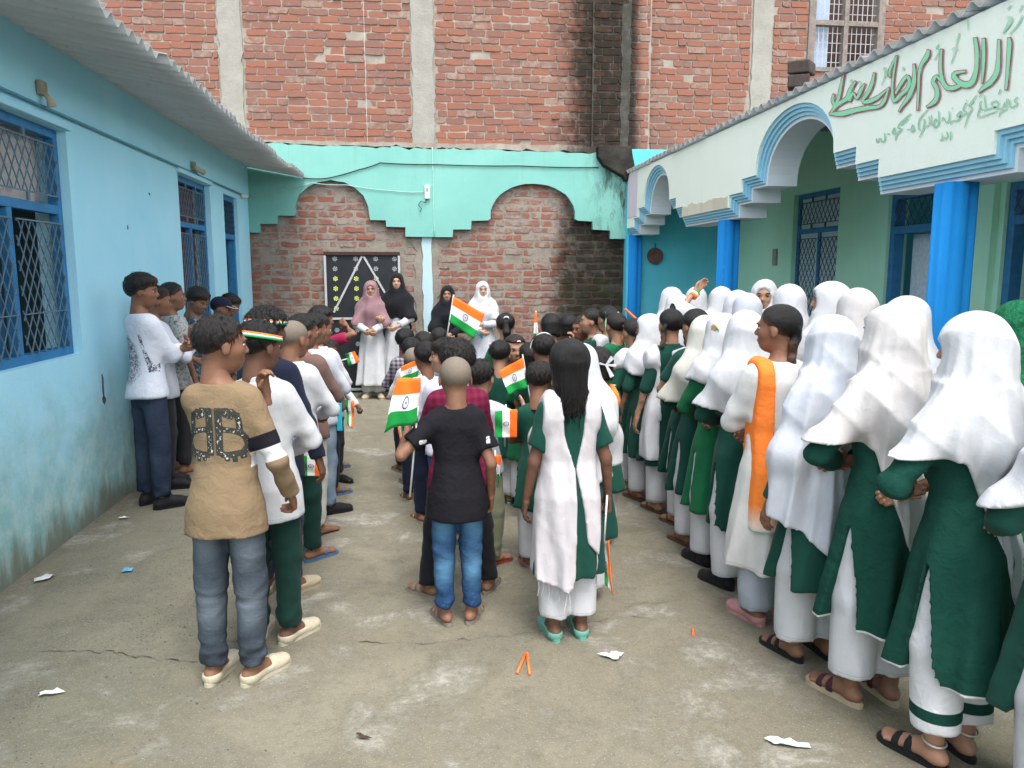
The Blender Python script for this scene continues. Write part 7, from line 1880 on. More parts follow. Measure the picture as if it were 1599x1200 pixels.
# ================================================================== left file of boys
person('boy in tan sweater with black emblem on its back, faded grey jeans and cream clogs', -0.76, 3.1, 1.49, rot=-10, head=(-52, 4), arms=(((-.080, .085, .775), (.4, .5, -1), 'curl', (.6, -1, .1), (.12, -.10, 1)), ((.150, .075, .505), (.4, -1, 0), 'curl', (-.2, 1, 0))),
       top='sweater', topc=TAN, botc=D_GREY, fade=1.0, hair='short', hairm=HAIRB, shoe='clog', shoec=CREAMR, skin=0, hem=.425, build=1.0, legw=1.0, loose=.9, prints={'emblem': EMB}, cuff=1, detail=.72, sway=.012, stance=.056, feetyaw=(-4, 26))
person('boy in white collared shirt, dark green trousers and tricolour headband beside the tan sweater', -0.66, 3.44, 1.45, rot=-12, head=(-30, 6), arms=('front', 'front'), top='shirt', topc=WHITE, botc=DKGREEN, hair='short', headband=-.05, shoe='clog', shoec=CREAMR, skin=1, collar=True, hem=.40, detail=.8, legw=1.0, feetyaw=(10, 24), sway=-.01)
person('boy in black jacket with tricolour headband, navy trousers and holed beige clogs', -0.73, 3.97, 1.48, rot=-15, head=(-28, 4), arms=('front', 'down'), top='jacket', topc=NAVY, botc=TROUSB, hair='mop', headband=.0, shoe='clog', shoec=TANR, skin=1, collar=True, hem=.42, feetyaw=(10, 26))
person('boy with shaved head and white shirt in the left file', -0.68, 4.45, 1.39, rot=-20, head=(-20, 8), arms=('front', 'front'), top='shirt', topc=WHITE, botc=DKGREEN, hair='buzz', shoe='slipper', shoec=BLUER, skin=0, collar=True, hem=.42, feetyaw=(10, 26))
person('boy in plain brown shirt in the left file', -0.70, 4.88, 1.40, rot=-15, head=(-40, 8), arms=('front', 'front'), top='shirt', topc=BROWN, botc=IVORY, hair='short', shoe=None, skin=0, feetyaw=(10, 30))
person('boy in loose white shirt and pale jeans with black shoes, left file', -0.68, 5.32, 1.38, rot=-20, head=(-30, 6), arms=('belly', 'front'), top='shirt', topc=WHITE2, botc=D_PALE, hair='short', shoe='shoe', shoec=BLKR, skin=0, collar=True, feetyaw=(10, 40), fade=.8)
person('boy whose forehead shows past the loose white shirt, left file', -0.70, 5.76, 1.35, rot=-20, head=(-45, 8), arms=('front', 'front'), top='shirt', topc=WHITE, botc=NAVY, hair='short', shoe='slipper', shoec=BLUER, skin=0, collar=True, feetyaw=(10, 30))
person('boy in crimson shirt with raised forearm shading his face', -0.78, 6.6, 1.37, rot=-50, head=(-20, 4), arms=('down', ((.085, .115, .885), (1, .15, .0), 'flat', (-.2, -.5, -1))), top='tee', sleeve=.36, topc=CRIMSON, botc=CHAR, hair='mop', shoe='slipper', shoec=BLUER, skin=0)
person('small boy in brown vest and red scarf facing the camera with fingers at his mouth', -0.68, 6.12, 1.14, rot=-140, head=(-22, 6), arms=('holdlow', 'chin'), top='shirt', topc=WHITE, botc=CHAR, hair='short', shoe='shoe', shoec=BLKR, skin=1,
       bands=[([(-.11, .84), (-.02, .84), (-.02, .50), (-.13, .50)], BROWN, 'vest', 'front', .010), ([(.03, .85), (.10, .83), (.10, .56), (.045, .56)], CRIMSON, 'scarf', 'front', .014)])

# ================================================================== middle file of boys
person('boy with shaved head in black T-shirt and washed blue jeans, last in middle file', 0.17, 3.52, 1.28, rot=3, head=(4, 2), arms=(((.172, .075, .715), (.55, -.8, -.75), 'grip', (.2, .2, 1)), ((.125, .015, .475), (.2, -1, 0), 'relaxed', (0, 1, 0))),
       top='tee', sleeve=.34, topc=TEE, botc=D_BLUE, fade=1.0, hair='buzz', shoe='sandal', shoec=GREYR, strapc=GREYR, skin=0, hem=.405, detail=.78, legw=.96, loose=1.25, feetyaw=(16, 24), anklez=.07,
       prints={'mark': [stroke([(-.136, .70), (-.108, .70)], .008), stroke([(.100, .70), (.114, .70)], .012)]})
person('boy in maroon check shirt and black trousers hidden behind the black T-shirt', 0.19, 3.85, 1.32, rot=6, head=(0, 4), arms=('front', 'front'), top='shirt', topc=PLAID_M, botc=BLACKC, hair='mop', hairm=HAIRB, shoe='sandal', shoec=GREYR, skin=0, build=1.12, stance=.118, feetyaw=(38, 30), collar=True, hem=.43)
person('small boy in white shirt pointing with one open hand beside the black T-shirt', 0.35, 4.25, 1.18, rot=-22, head=(-8, 2), arms=('down', ((.155, .20, .74), (.8, -.7, -.6), 'flat', (-.2, .2, 1))), top='shirt', topc=WHITE2, botc=OLIVE, hair='short', hairm=HAIRB, shoe='slipper', shoec=REDR, skin=2, legw=1.35, feetyaw=(10, 34))
person('boy with fair face turned left, lilac white shirt striped with navy, middle file', 0.17, 4.62, 1.26, rot=10, head=(72, -2), arms=('front', 'front'), top='shirt', topc=LILAC, botc=D_BRIGHT, hair='mop', hairm=HAIRB, shoe='slipper', shoec=GRNR, skin=2,
       bands=[(stroke([(.04, .84), (.02, .72), (-.04, .60)], .022), NAVY, 'sash', 'back', .008)])
person('boy in lilac white shirt with thick black hair in the middle file', 0.06, 5.05, 1.21, rot=12, head=(10, 2), arms=('front', 'holdlow'), top='shirt', topc=LILAC, botc=NAVY, hair='short', shoe='slipper', shoec=TANR, skin=0, collar=True)
person('small boy with shaved head in royal blue shirt, middle file', -0.03, 5.55, 1.13, rot=10, head=(-20, 0), arms=('front', 'hold'), top='tee', sleeve=.4, topc=BLUEC, botc=NAVY, hair='buzz', shoe='slipper', shoec=TANR, skin=1)
person('boy in grey checked shirt with cropped hair near the head of the middle file', -0.10, 6.4, 1.20, rot=14, head=(-30, 2), arms=('front', 'front'), top='shirt', topc=PLAID_G, botc=NAVY, hair='short', shoe='slipper', shoec=GREYR, skin=1)
person('small boy in white shirt behind the shaved head, middle file', -0.04, 5.98, 1.16, rot=10, head=(-10, 0), arms=('front', 'front'), top='shirt', topc=WHITE, botc=CHAR, hair='short', shoe='slipper', shoec=GREYR, skin=1)
person('boy with black hair in charcoal shirt holding up the largest flag', 0.19, 6.82, 1.17, rot=8, head=(-8, 0), arms=('front', 'hold'), top='shirt', topc=CHAR, botc=CHAR, hair='short', hairm=HAIRB, shoe='slipper', shoec=GREYR, skin=1)
person('boy in grey shirt between checked shirt and flag bearer, middle file', 0.06, 6.3, 1.18, rot=8, head=(-12, 0), arms=('front', 'front'), top='shirt', topc=GREYC, botc=CHAR, hair='short', hairm=HAIRB, shoe='slipper', shoec=GREYR, skin=1)

# ================================================================== middle file of girls
def wet_strands(i):
    mb = MB(); r = random.Random(4); hh = i['hh']
    for k in range(190):
        a = r.uniform(-1.25, 1.25); x0 = .355 * math.sin(a); y0 = -.10 - .42 * math.cos(a); zt = r.uniform(-.62, -.1)
        L = r.uniform(.35, .62) if zt < -.45 else r.uniform(.5, .9); ph = r.random() * 6; am = r.uniform(.012, .05)
        pts = []
        for t in range(9):
            u = t / 8; sp = 1 + .10 * u
            pts.append((x0 * sp + am * u * math.sin(ph + u * 9), y0 * sp + am * u * math.cos(ph + u * 9), zt - L * u))
        mb.tube(pts, [.015 - .011 * t / 8 for t in range(9)], 5)
    me_ = mb.mesh('hair_strands', True); me_.materials.append(HAIR_S); o = link('hair_strands', me_, i['root']); o.matrix_local = i['M_head']
person('girl with wet black hair, white dupatta in a V down her back, sea green clogs', 0.655, 3.32, 1.36, rot=4, head=(0, 0), arms=(((.135, .03, .475), (.2, -1, 0), 'relaxed', (0, 1, 0)), ((.145, .01, .475), (.2, -1, 0), 'grip', (0, 1, 0))), top='kurta', sleeve=.37, hem=.235, topc=GREEN, bottom='shalwar', botc=WHITE,
       hair='long', shoe='clog', shoec=TEALR, skin=1, slit=False, flare=.35, detail=.75, anklez=.085, stance=.047, feetyaw=(4, 4), legw=.92, extra=wet_strands,
       bands=[([(-.090, .84), (-.042, .86), (-.030, .70), (.003, .585), (-.002, .25), (-.012, .215), (-.03, .20), (-.122, .235), (-.116, .5)], PINKW, 'dupatta', 'back', .012, True),
              ([(.090, .84), (.042, .86), (.030, .70), (.006, .585), (.030, .45), (.040, .355), (.078, .31), (.084, .36), (.092, .5)], PINKW, 'dupatta', 'back', .010, True)])
person('girl in white hijab hidden behind the wet haired girl', 0.79, 3.72, 1.31, rot=0, head=(0, 0), arms=('front', 'front'), top='kurta', sleeve=.9, hem=.26, topc=GREEN, bottom='shalwar', botc=WHITE, hair='tied', shoe='slipper', shoec=BRNL, skin=0, build=1.05,
       hijab=dict(back=.46, sidel=.50, frontl=.56, full=1.6), hijc=WHITE)
def bow(mat, at=(.02, -.61, .02), sc=1.15, name='ribbon_bow'):
    def fx(i):
        mb = MB()
        for (dx, dz, L, w) in ((.75, .9, .26, .055), (.55, -1.1, .34, .06), (-.9, .25, .2, .03), (1, -.05, .26, .04)):
            n = math.hypot(dx, dz); dx, dz = dx / n, dz / n; px, pz = -dz * w, dx * w
            mb.add([(px * .4, 0, pz * .4), (-px * .4, 0, -pz * .4), (dx * L - px, -.03, dz * L - pz), (dx * L + px, -.03, dz * L + pz)], [(0, 1, 2, 3)])
        me_ = mb.mesh(name); me_.materials.append(mat); o = link(name, me_, i['root']); o.matrix_local = i['M_head'] @ Matrix.Translation(at) @ Matrix.Diagonal((sc, sc, sc, 1))
        sm = o.modifiers.new('thick', 'SOLIDIFY'); sm.thickness = .025
    return fx
def clip(mat, at, r=.07, name='hair_clip'):
    def fx(i):
        mb = MB(); n = 10; pts = [(r * math.cos(math.pi * k / n), 0, r * .8 * math.sin(math.pi * k / n)) for k in range(n + 1)]
        mb.tube(pts, [r * .12 + r * .22 * math.sin(math.pi * k / n) for k in range(n + 1)], 6)
        me_ = mb.mesh(name, True); me_.materials.append(mat); o = link(name, me_, i['root']); o.matrix_local = i['M_head'] @ Matrix.Translation(at)
    return fx
def ribbons(cols, at, name='hair_ribbon'):
    def fx(i):
        r = random.Random(3)
        for k, m_ in enumerate(cols):
            mb = MB(); pts = []; a0 = at[0] + .05 * (k - 1)
            for t in range(8):
                u = t / 7; pts.append((a0 + .05 * math.sin(u * 5 + k), at[1] - .06 - .05 * math.sin(u * 3), at[2] + .10 * math.sin(u * 3.1) - .62 * u * (1 + .2 * k)))
            vs = [(x - .022, y_, z_) for x, y_, z_ in pts] + [(x + .022, y_, z_) for x, y_, z_ in pts]
            mb.add(vs, [(t, t + 1, 8 + t + 1, 8 + t) for t in range(7)])
            me_ = mb.mesh(name, True); me_.materials.append(m_); o = link(name, me_, i['root']); o.matrix_local = i['M_head']; sm = o.modifiers.new('thick', 'SOLIDIFY'); sm.thickness = .012
    return fx
def both(*fs):
    def fx(i):
        for f in fs: f(i)
    return fx
def hband(mat, z=.30, tilt=.55, name='hair_band'):
    def fx(i):
        mb = MB(); n = 26; pts = []
        for k in range(n + 1):
            a = math.pi * k / n
            pts.append((.42 * math.cos(a), -.02 - tilt * .2 * math.sin(a), .0 + .54 * math.sin(a)))
        mb.tube(pts, .022, 6); me_ = mb.mesh(name, True); me_.materials.append(mat); o = link(name, me_, i['root']); o.matrix_local = i['M_head']
    return fx
G4 = 'schoolgirls in green tunics'
PALEG = fabric('flag_green', (0.01, 0.27, 0.06)); FWHITE = fabric('flag_white', (0.72, 0.72, 0.70))
person('small girl with white ribbon bow tied at the back of her head', 1.06, 4.5, 1.21, rot=2, head=(6, 4), arms=('front', 'front'), top='kurta', sleeve=.4, hem=.28, topc=GREEN1, bottom='shalwar', botc=WHITE, hair='bob', hairm=HAIRB, shoe='slipper', shoec=BRNL, skin=0, extra=bow(WHITE),
       bands=[(stroke([(-.10, .82), (.02, .845), (.10, .82)], .02), WHITE, 'collar_cloth', 'back', .006), (stroke([(.05, .84), (.085, .74), (.11, .62)], .016), SAFF, 'sash', 'back', .008)])
person('small child with short dark hair behind the left shoulder of the wet haired girl', 0.665, 4.18, 1.17, rot=0, head=(-25, 10), arms=('front', 'front'), top='kurta', sleeve=.42, hem=.30, topc=GREEN1, bottom='shalwar', botc=WHITE, hair='short', hairm=HAIRB, shoe='slipper', shoec=PINKR, skin=0)
person('girl with round black bob and thin white hair band, middle file', 0.81, 5.0, 1.26, rot=0, head=(8, 0), arms=('front', 'front'), top='kurta', sleeve=.42, hem=.28, topc=GREEN, bottom='shalwar', botc=WHITE, hair='short', shoe='slipper', shoec=GRNR, skin=0, extra=hband(FWHITE))
person('girl looking back over her shoulder with red and white hair clip', 0.70, 5.6, 1.20, rot=20, head=(-135 + 360 - 360, 6), arms=('front', 'front'), top='kurta', sleeve=.42, hem=.30, topc=GREEN, bottom='shalwar', botc=WHITE, hair='bob', hairm=HAIRB, shoe='slipper', shoec=TEALR, skin=2, extra=clip(CRIMSON, (.03, .40, .33), .09)) if False else None
person('girl facing back to the camera with red and white hair clip', 0.70, 5.6, 1.20, rot=-150, head=(-25, 6), arms=('front', 'front'), top='kurta', sleeve=.42, hem=.30, topc=GREEN, bottom='shalwar', botc=WHITE, hair='bob', hairm=HAIRB, shoe='slipper', shoec=TEALR, skin=2, extra=both(clip(CRIMSON, (.07, .37, .33), .07), clip(FWHITE, (-.06, .37, .33), .07)))
person('girl with sleek black bob seen from behind, beside the girl with the red clip', 0.76, 5.3, 1.17, rot=-10, head=(30, 4), arms=('front', 'hold'), top='kurta', sleeve=.42, hem=.30, topc=GREEN2, bottom='shalwar', botc=WHITE, hair='bob', shoe='slipper', shoec=GRNR, skin=0)
person('small girl with bare nape and dark green tunic, left edge of the girls', 0.585, 5.42, 1.18, rot=-5, head=(-15, 4), arms=('down', 'front'), top='kurta', sleeve=.42, hem=.30, topc=GREEN, bottom='shalwar', botc=WHITE, hair='short', shoe='slipper', shoec=TEALR, skin=2)
person('girl with black ponytail, white hair clip and flowered green dress', 0.72, 6.4, 1.32, rot=8, head=(-12, 0), arms=('front', 'front'), top='kurta', sleeve=.42, hem=.28, topc=GREEN2, bottom='shalwar', botc=WHITE, hair='pony', shoe='slipper', shoec=BRNL, skin=2, extra=clip(FWHITE, (.02, -.49, .30), .10),
       bands=[(stroke([(-.10, .81), (-.075, .79), (-.06, .80)], .022), pattern('pink_flower_cloth', [(0.55, 0.12, 0.13), (0.65, 0.45, 0.42), (0.7, 0.68, 0.65)], 50), 'flower_patch', 'back', .008)])
person('girl with black bob parted in two and little red clip, near the brick wall', 1.13, 6.5, 1.30, rot=0, head=(0, 14), arms=('front', 'front'), top='kurta', sleeve=.42, hem=.28, topc=GREEN, bottom='shalwar', botc=WHITE, hair='bob', shoe='slipper', shoec=BRNL, skin=0, extra=clip(CRIMSON, (-.2, -.3, .45), .06))
person('girl with dark loose hair half hidden at the head of the girls file', 1.37, 7.0, 1.27, rot=0, head=(10, 4), arms=('front', 'front'), top='kurta', sleeve=.42, hem=.28, topc=GREEN, bottom='shalwar', botc=WHITE, hair='bob', shoe='slipper', shoec=BRNL, skin=0)
person('girl in white facing left with tied back hair, by the mouldy bricks', 1.40, 6.6, 1.28, rot=130, head=(-10, 10), arms=('front', 'front'), top='kurta', sleeve=.9, hem=.28, topc=WHITE, bottom='shalwar', botc=WHITE, hair='tied', hairm=HAIRB, shoe='slipper', shoec=BRNL, skin=0)
person('girl in profile looking left in front of the mouldy bricks', 1.46, 6.42, 1.35, rot=60, head=(20, 0), arms=('front', 'chin'), top='kurta', sleeve=.5, hem=.28, topc=GREEN, bottom='shalwar', botc=WHITE, hair='tied', shoe='slipper', shoec=BRNL, skin=2)
person('girl with green and white ribbon and white bobble in tied black hair', 1.53, 6.2, 1.38, rot=15, head=(12, 2), arms=('front', 'chin'), top='kurta', sleeve=.5, hem=.26, topc=GREEN, bottom='shalwar', botc=WHITE, hair='tied', shoe='slipper', shoec=PINKR, skin=2,
       extra=both(clip(FWHITE, (.05, -.56, .20), .08), ribbons([PALEG, FWHITE], (-.30, -.2, .30))), bands=[(stroke([(-.06, .84), (-.05, .70), (-.04, .56)], .04), WHITE, 'dupatta', 'back', .010)])
person('girl with saffron and green ribbons hanging from her ponytail', 1.555, 5.95, 1.34, rot=15, head=(5, 2), arms=('down', 'front'), top='kurta', sleeve=.42, hem=.26, topc=GREEN2, bottom='shalwar', botc=WHITE, hair='tied', hairm=HAIRB, shoe='clog', shoec=PINKR, skin=2, extra=ribbons([SAFF, PALEG, FWHITE, SAFF], (0, -.50, .05)))
person('girl with thick brown black braid and pale scarf knotted at her side', 1.61, 5.68, 1.31, rot=18, head=(4, 4), arms=('down', 'front'), top='kurta', sleeve=.5, hem=.26, topc=GREEN1, bottom='shalwar', botc=WHITE, hair='braid', hairm=HAIRB, shoe='clog', shoec=TANR, skin=2,
       bands=[([(-.10, .84), (.06, .85), (.02, .72), (-.05, .60), (-.13, .60), (-.14, .70)], WHITE, 'dupatta', 'back', .012)])

# ================================================================== right file of girls
person('girl in white hijab in profile with fingers at her mouth, right file', 1.64, 5.38, 1.36, rot=8, head=(58, 6), arms=('down', 'chin'), top='kurta', sleeve=.5, hem=.25, topc=GREEN, bottom='shalwar', botc=WHITE, hair='tied', shoe='slipper', shoec=BRNL, skin=0, hijab=dict(back=.64, sidel=.70, frontl=.72, face=1.1), hijc=WHITE)
person('girl with black hair parted into two plaits, green collar and white dupatta on her back', 1.69, 5.08, 1.41, rot=4, head=(6, 0), arms=('down', 'down'), top='kurta', sleeve=.5, hem=.25, topc=GREEN, bottom='shalwar', botc=WHITE, hair='plaits', shoe='slipper', shoec=BRNL, skin=2, collar=True,
       bands=[([(-.02, .80), (.075, .82), (.10, .62), (.085, .46), (-.01, .46), (.005, .62)], WHITE, 'dupatta', 'back', .012, False), ([(-.125, .83), (-.07, .84), (-.06, .6), (-.075, .28), (-.135, .28), (-.14, .6)], WHITE, 'dupatta', 'back', .012, True)])
person('girl with sleek black hair holding her head with one raised arm', 1.74, 4.78, 1.42, rot=8, head=(10, 16), arms=('front', ((.055, .055, .84), (.8, -.5, -1), 'relaxed', (-.4, 1, 0), (-.25, .05, 1))), top='kurta', sleeve=.36, hem=.25, topc=GREEN, bottom='shalwar', botc=WHITE, hair='tied', shoe='slipper', shoec=BRNL, skin=2)
person('girl in ivory hijab falling straight to her elbows, right file', 1.67, 4.42, 1.40, rot=4, head=(14, 4), arms=('front', 'front'), top='kurta', sleeve=1.0, hem=.24, topc=GREEN, bottom='shalwar', botc=WHITE, hair='tied', shoe='slipper', shoec=BRNL, skin=0, hijab=dict(back=.60, sidel=.62, frontl=.66, fold=.8), hijc=IVORY)
def badge(i):
    mb = MB(); pts = [(.09 * math.cos(k * math.pi / 6) * (1 + .15 * (k % 2)), .09 * math.sin(k * math.pi / 6) * (1 + .15 * (k % 2))) for k in range(12)]
    mb.prism(pts, 'x', -.02, .02); mb.prism([(-.18, -.05), (-.08, -.02), (-.08, .04)], 'x', -.015, .015, 1)
    me_ = mb.mesh('scarf_brooch'); me_.materials.append(simple('brass_brooch', (0.45, 0.28, 0.10), .4, .5)); me_.materials.append(PALEG); o = link('scarf_brooch', me_, i['root']); o.matrix_local = i['M_head'] @ Matrix.Translation((-.40, -.14, .15))
person('girl in white hijab with small flower brooch and bright green tunic, right file', 1.66, 4.1, 1.43, rot=4, head=(18, 2), arms=('front', 'front'), top='kurta', sleeve=1.0, hem=.23, topc=GREEN2, bottom='shalwar', botc=WHITE, hair='tied', shoe='shoe', shoec=BLKR, skin=0, hijab=dict(back=.72, sidel=.74, frontl=.72), hijc=WHITE, extra=badge)
def tassel(pts_):
    def fx(i):
        for (x, y_, z) in pts_:
            mb = MB(); H = i['H']; p = i['warp'](A3(x * H, y_ * H, z * H)[None])[0]
            mb.tube([p, p + A3(0, 0, -.035), p + A3(0, 0, -.045), p + A3(0, 0, -.055), p + A3(0, 0, -.085)], [.002, .002, .008, .006, .011], 6); me_ = mb.mesh('tassel', True); me_.materials.append(WHITE); link('tassel', me_, i['root'])
    return fx
def cord(i):
    mb = MB(); hh = i['hh']
    pts = [(-.43, -.05, -.10), (-.40, -.28, -.16), (-.22, -.50, -.24), (0, -.56, -.30), (.22, -.50, -.34), (.40, -.28, -.38)]
    mb.tube(pts, .016, 6); me_ = mb.mesh('scarf_cord', True); me_.materials.append(simple('dark_cord', (0.07, 0.06, 0.055), .6)); o = link('scarf_cord', me_, i['root']); o.matrix_local = i['M_head']
person('girl in large white hijab pointed down her back with a dark cord tied round it', 1.655, 3.78, 1.46, rot=10, head=(8, 0), slitw=1.7, arms=('front', 'front'), top='kurta', sleeve=1.0, hem=.225, topc=GREEN, bottom='shalwar', botc=WHITE, hair='tied', shoe='shoe', shoec=BLKR, skin=0,
       hijab=dict(back=.60, sidel=.66, frontl=.66, point=.13, skew=-.25, full=1.1), hijc=WHITE, extra=both(cord, tassel([(-.045, -.125, .49), (.10, -.11, .575)])), detail=.85)
person('girl with long black braid in white dress, orange scarf over her left shoulder', 1.64, 3.36, 1.51, rot=2, head=(48, 0), arms=('belly', 'front'), top='kurta', sleeve=1.0, hem=.19, topc=fabric('thin_white_cotton', (0.54, 0.535, 0.52)), bottom='shalwar', botc=GREYC, hair='braid', shoe='clog', shoec=PINKR, skin=0, slit=False, flare=.9, loose=1.25, detail=.82,
       bands=[([(-.085, .83), (-.040, .85), (-.038, .60), (-.034, .33), (-.105, .32), (-.088, .60)], None, 'scarf', 'back', .014)])
def ombre():
    m = NT('saffron_ombre_cloth', .9, .15); p = m.obj(); h = m.attr('hemd')
    c = m.ramp(m.mapr(h, 0, .35), [(0, (0.02, 0.22, 0.08)), (.03, (0.6, 0.58, 0.55)), (.10, (0.66, 0.52, 0.42)), (.35, (0.80, 0.22, 0.04)), (1, (0.82, 0.20, 0.035))])
    m.color(c); m.bump(m.noise(p, 22, 4, .6, .5), .5, .012); return m.mat
for o_ in PEOPLE[-1]['root'].children:
    if o_.name.startswith('scarf'): o_.data.materials.clear(); o_.data.materials.append(ombre())
def long_fringe(i):
    H = i['H']; r = random.Random(8); mb = MB()
    for k in range(13):
        a = -.55 + k * .085; x = .155 * math.sin(a) * H; y_ = -.148 * math.cos(a) * H; z = (.40 - .012 * k) * H
        p = A3(x, y_ - .012, z)
        mb.tube([p, p + A3(.012, -.006, -.045), p + A3(.03, -.008, -.10)], [.0022, .0022, .004], 5)
    me_ = mb.mesh('fringe', True); me_.materials.append(WHITE); link('fringe', me_, i['root'])
person('girl in very long white hijab reaching her knees, black sandals', 1.66, 2.98, 1.48, rot=14, head=(6, 4), slitw=1.7, arms=('down', 'front'), top='kurta', sleeve=1.0, hem=.25, topc=GREEN, bottom='shalwar', botc=WHITE, hair='tied', shoe='sandal', shoec=BLKR, skin=0, build=1.04, legw=1.05, anklez=.075,
       hijab=dict(back=.26, sidel=.42, frontl=.52, point=.04, skew=.35, full=1.2, fold=1.4), hijc=WHITE2, detail=.78, feetyaw=(4, 10), foot_dy=(.03, 0))
person('girl in warm white hijab wrapped high round her neck, plum strapped beige sandals', 1.71, 2.64, 1.54, rot=15, head=(16, 0), slitw=1.7, arms=('hip', 'front'), top='kurta', sleeve=1.0, hem=.225, topc=GREEN_H, bottom='shalwar', botc=WHITE, hair='tied', shoe='sandal', shoec=TANR, strapc=PLUM, skin=0, loose=1.0,
       hijab=dict(back=.25, sidel=.66, frontl=.70, skew=.45, full=1.0, fold=1.5), hijc=CREAMW, detail=.74, feetyaw=(6, 12), foot_dy=(.02, -.01), anklez=.085)
def anklet(i):
    for s in (-1, 1):
        mb = MB(); n = 16; H = i['H']
        mb.tube([(s * .052 * H + .034 * math.cos(2 * math.pi * k / n), -.012 * H + .036 * math.sin(2 * math.pi * k / n), .062 * H + .004 * math.sin(2 * math.pi * k / n)) for k in range(n + 1)], .0045, 6)
        me_ = mb.mesh('anklet', True); me_.materials.append(simple('silver', (0.6, 0.58, 0.55), .3, .5, .1, 200, .5, .8)); link('anklet', me_, i['root'])
person('girl in crisp white hijab with green banded white trousers and anklets, nearest whole figure', 1.765, 2.27, 1.53, rot=17, head=(30, 6), slitw=1.7, arms=('hip', 'front'), top='kurta', sleeve=.86, hem=.215, topc=GREEN_H, bottom='shalwar', botc=WHITE_B, hair='tied', shoe='sandal', shoec=BLKR, skin=2, loose=1.05, legw=.95,
       hijab=dict(back=.37, sidel=.69, frontl=.72, skew=.6, full=1.0, fold=1.4, sweep=1.3), hijc=WHITE, detail=.7, feetyaw=(6, 14), anklez=.095, extra=anklet)
person('girl at the right edge of the photo, only her green sleeve and tunic in view', 1.88, 1.93, 1.50, rot=14, head=(10, 0), slitw=1.7, arms=('front', 'front'), top='kurta', sleeve=.9, hem=.24, topc=GREEN, bottom='shalwar', botc=WHITE, hair='tied', shoe='sandal', shoec=BLKR, skin=2, loose=1.15,
       hijab=dict(back=.55, sidel=.68, frontl=.6), hijc=WHITE, detail=.85)

# ================================================================== girls in hijab along the arcade
def far(label, x, y, H, rot, head, mat=WHITE, arms=('front', 'front'), **kw):
    d = dict(top='kurta', sleeve=1.0, hem=.25, topc=GREEN, bottom='shalwar', botc=WHITE, hair='tied', shoe='slipper', shoec=BRNL, skin=2, hijab=dict(back=.62, sidel=.66, frontl=.62), hijc=mat)
    d.update(kw); return person(label, x, y, H, rot=rot, head=head, arms=arms, **d)
far('girl in white hijab farthest back along the arcade, before the teal wall', 2.24, 6.75, 1.52, 10, (16, 0))
far('girl in white hijab just in front of the farthest one, before the teal wall', 2.14, 6.3, 1.48, 8, (12, 0))
far('girl in white hijab beside the thin blue pillar, left of the raised hand', 2.38, 6.5, 1.53, 20, (-40, 0))
def wristband(i):
    S, E, Wt, hp, th, s = i['arm'][0]; d = unit(Wt - E)
    for k, m_ in enumerate((SAFF, FWHITE, PALEG)):
        mb = MB(); a = Wt - d * (.06 - .018 * k); mb.tube([a, a + d * .017], .034, 12); me_ = mb.mesh('wrist_band', True); me_.materials.append(m_); link('wrist_band', me_, i['root'])
far('girl in white hijab with one hand lifted to it, tricolour wrist bands', 2.38, 5.9, 1.54, 8, (6, 0), arms=(((.13, .05, .965), (1, -.3, -.6), 'relaxed', (-.4, .2, .6)), 'front'), extra=wristband, sleeve=.5)
far('girl in white hijab right of the raised hand', 2.32, 5.5, 1.52, 8, (12, 0))
far('girl in white hijab with her back turned, left of the smiling girl', 2.27, 5.2, 1.51, 5, (5, 0), WHITE2)
far('girl in white hijab turning to smile at the camera', 2.47, 5.35, 1.60, 110, (40, 4), hijab=dict(back=.62, sidel=.66, frontl=.62, face=1.05))
far('tall girl in white hijab right of the smiling girl', 2.30, 4.65, 1.58, 5, (0, 0), hijab=dict(back=.5, sidel=.55, frontl=.6, full=1.3))
far('girl in white hijab below the sage wall window, face just showing at its left edge', 2.40, 4.3, 1.60, 15, (48, 0))
far('girl in off white hijab with plain round back of head, right of the window', 2.31, 3.9, 1.57, 5, (4, 0), CREAMW)
far('girl in white hijab in front of the thick blue pillar', 2.32, 3.5, 1.54, 5, (12, 4), WHITE2, hijab=dict(back=.5, sidel=.56, frontl=.6, full=1.3))
GLIT = pattern('glittering_green_cloth', [(0.004, 0.045, 0.02), (0.008, 0.10, 0.045), (0.02, 0.16, 0.07)], 60)
def glit_clip(i):
    mb = MB(); n = 8
    for k in range(3): mb.tube([(-.1 + .1 * k, -.2, .50 - .02 * abs(k - 1)), (-.03 + .1 * k, -.2, .51 - .02 * abs(k - 1))], .035, 7)
    me_ = mb.mesh('gold_ornament', True); me_.materials.append(simple('gold', (0.6, 0.42, 0.15), .3, .5, .1, 30, 0, .7)); o = link('gold_ornament', me_, i['root']); o.matrix_local = i['M_head'] @ Matrix.Translation((0, 0, .03))
far('woman in glittering green headscarf with gold ornament at the right edge', 2.42, 2.9, 1.54, 8, (10, 0), GLIT, extra=glit_clip, topc=GREEN2, detail=.9)

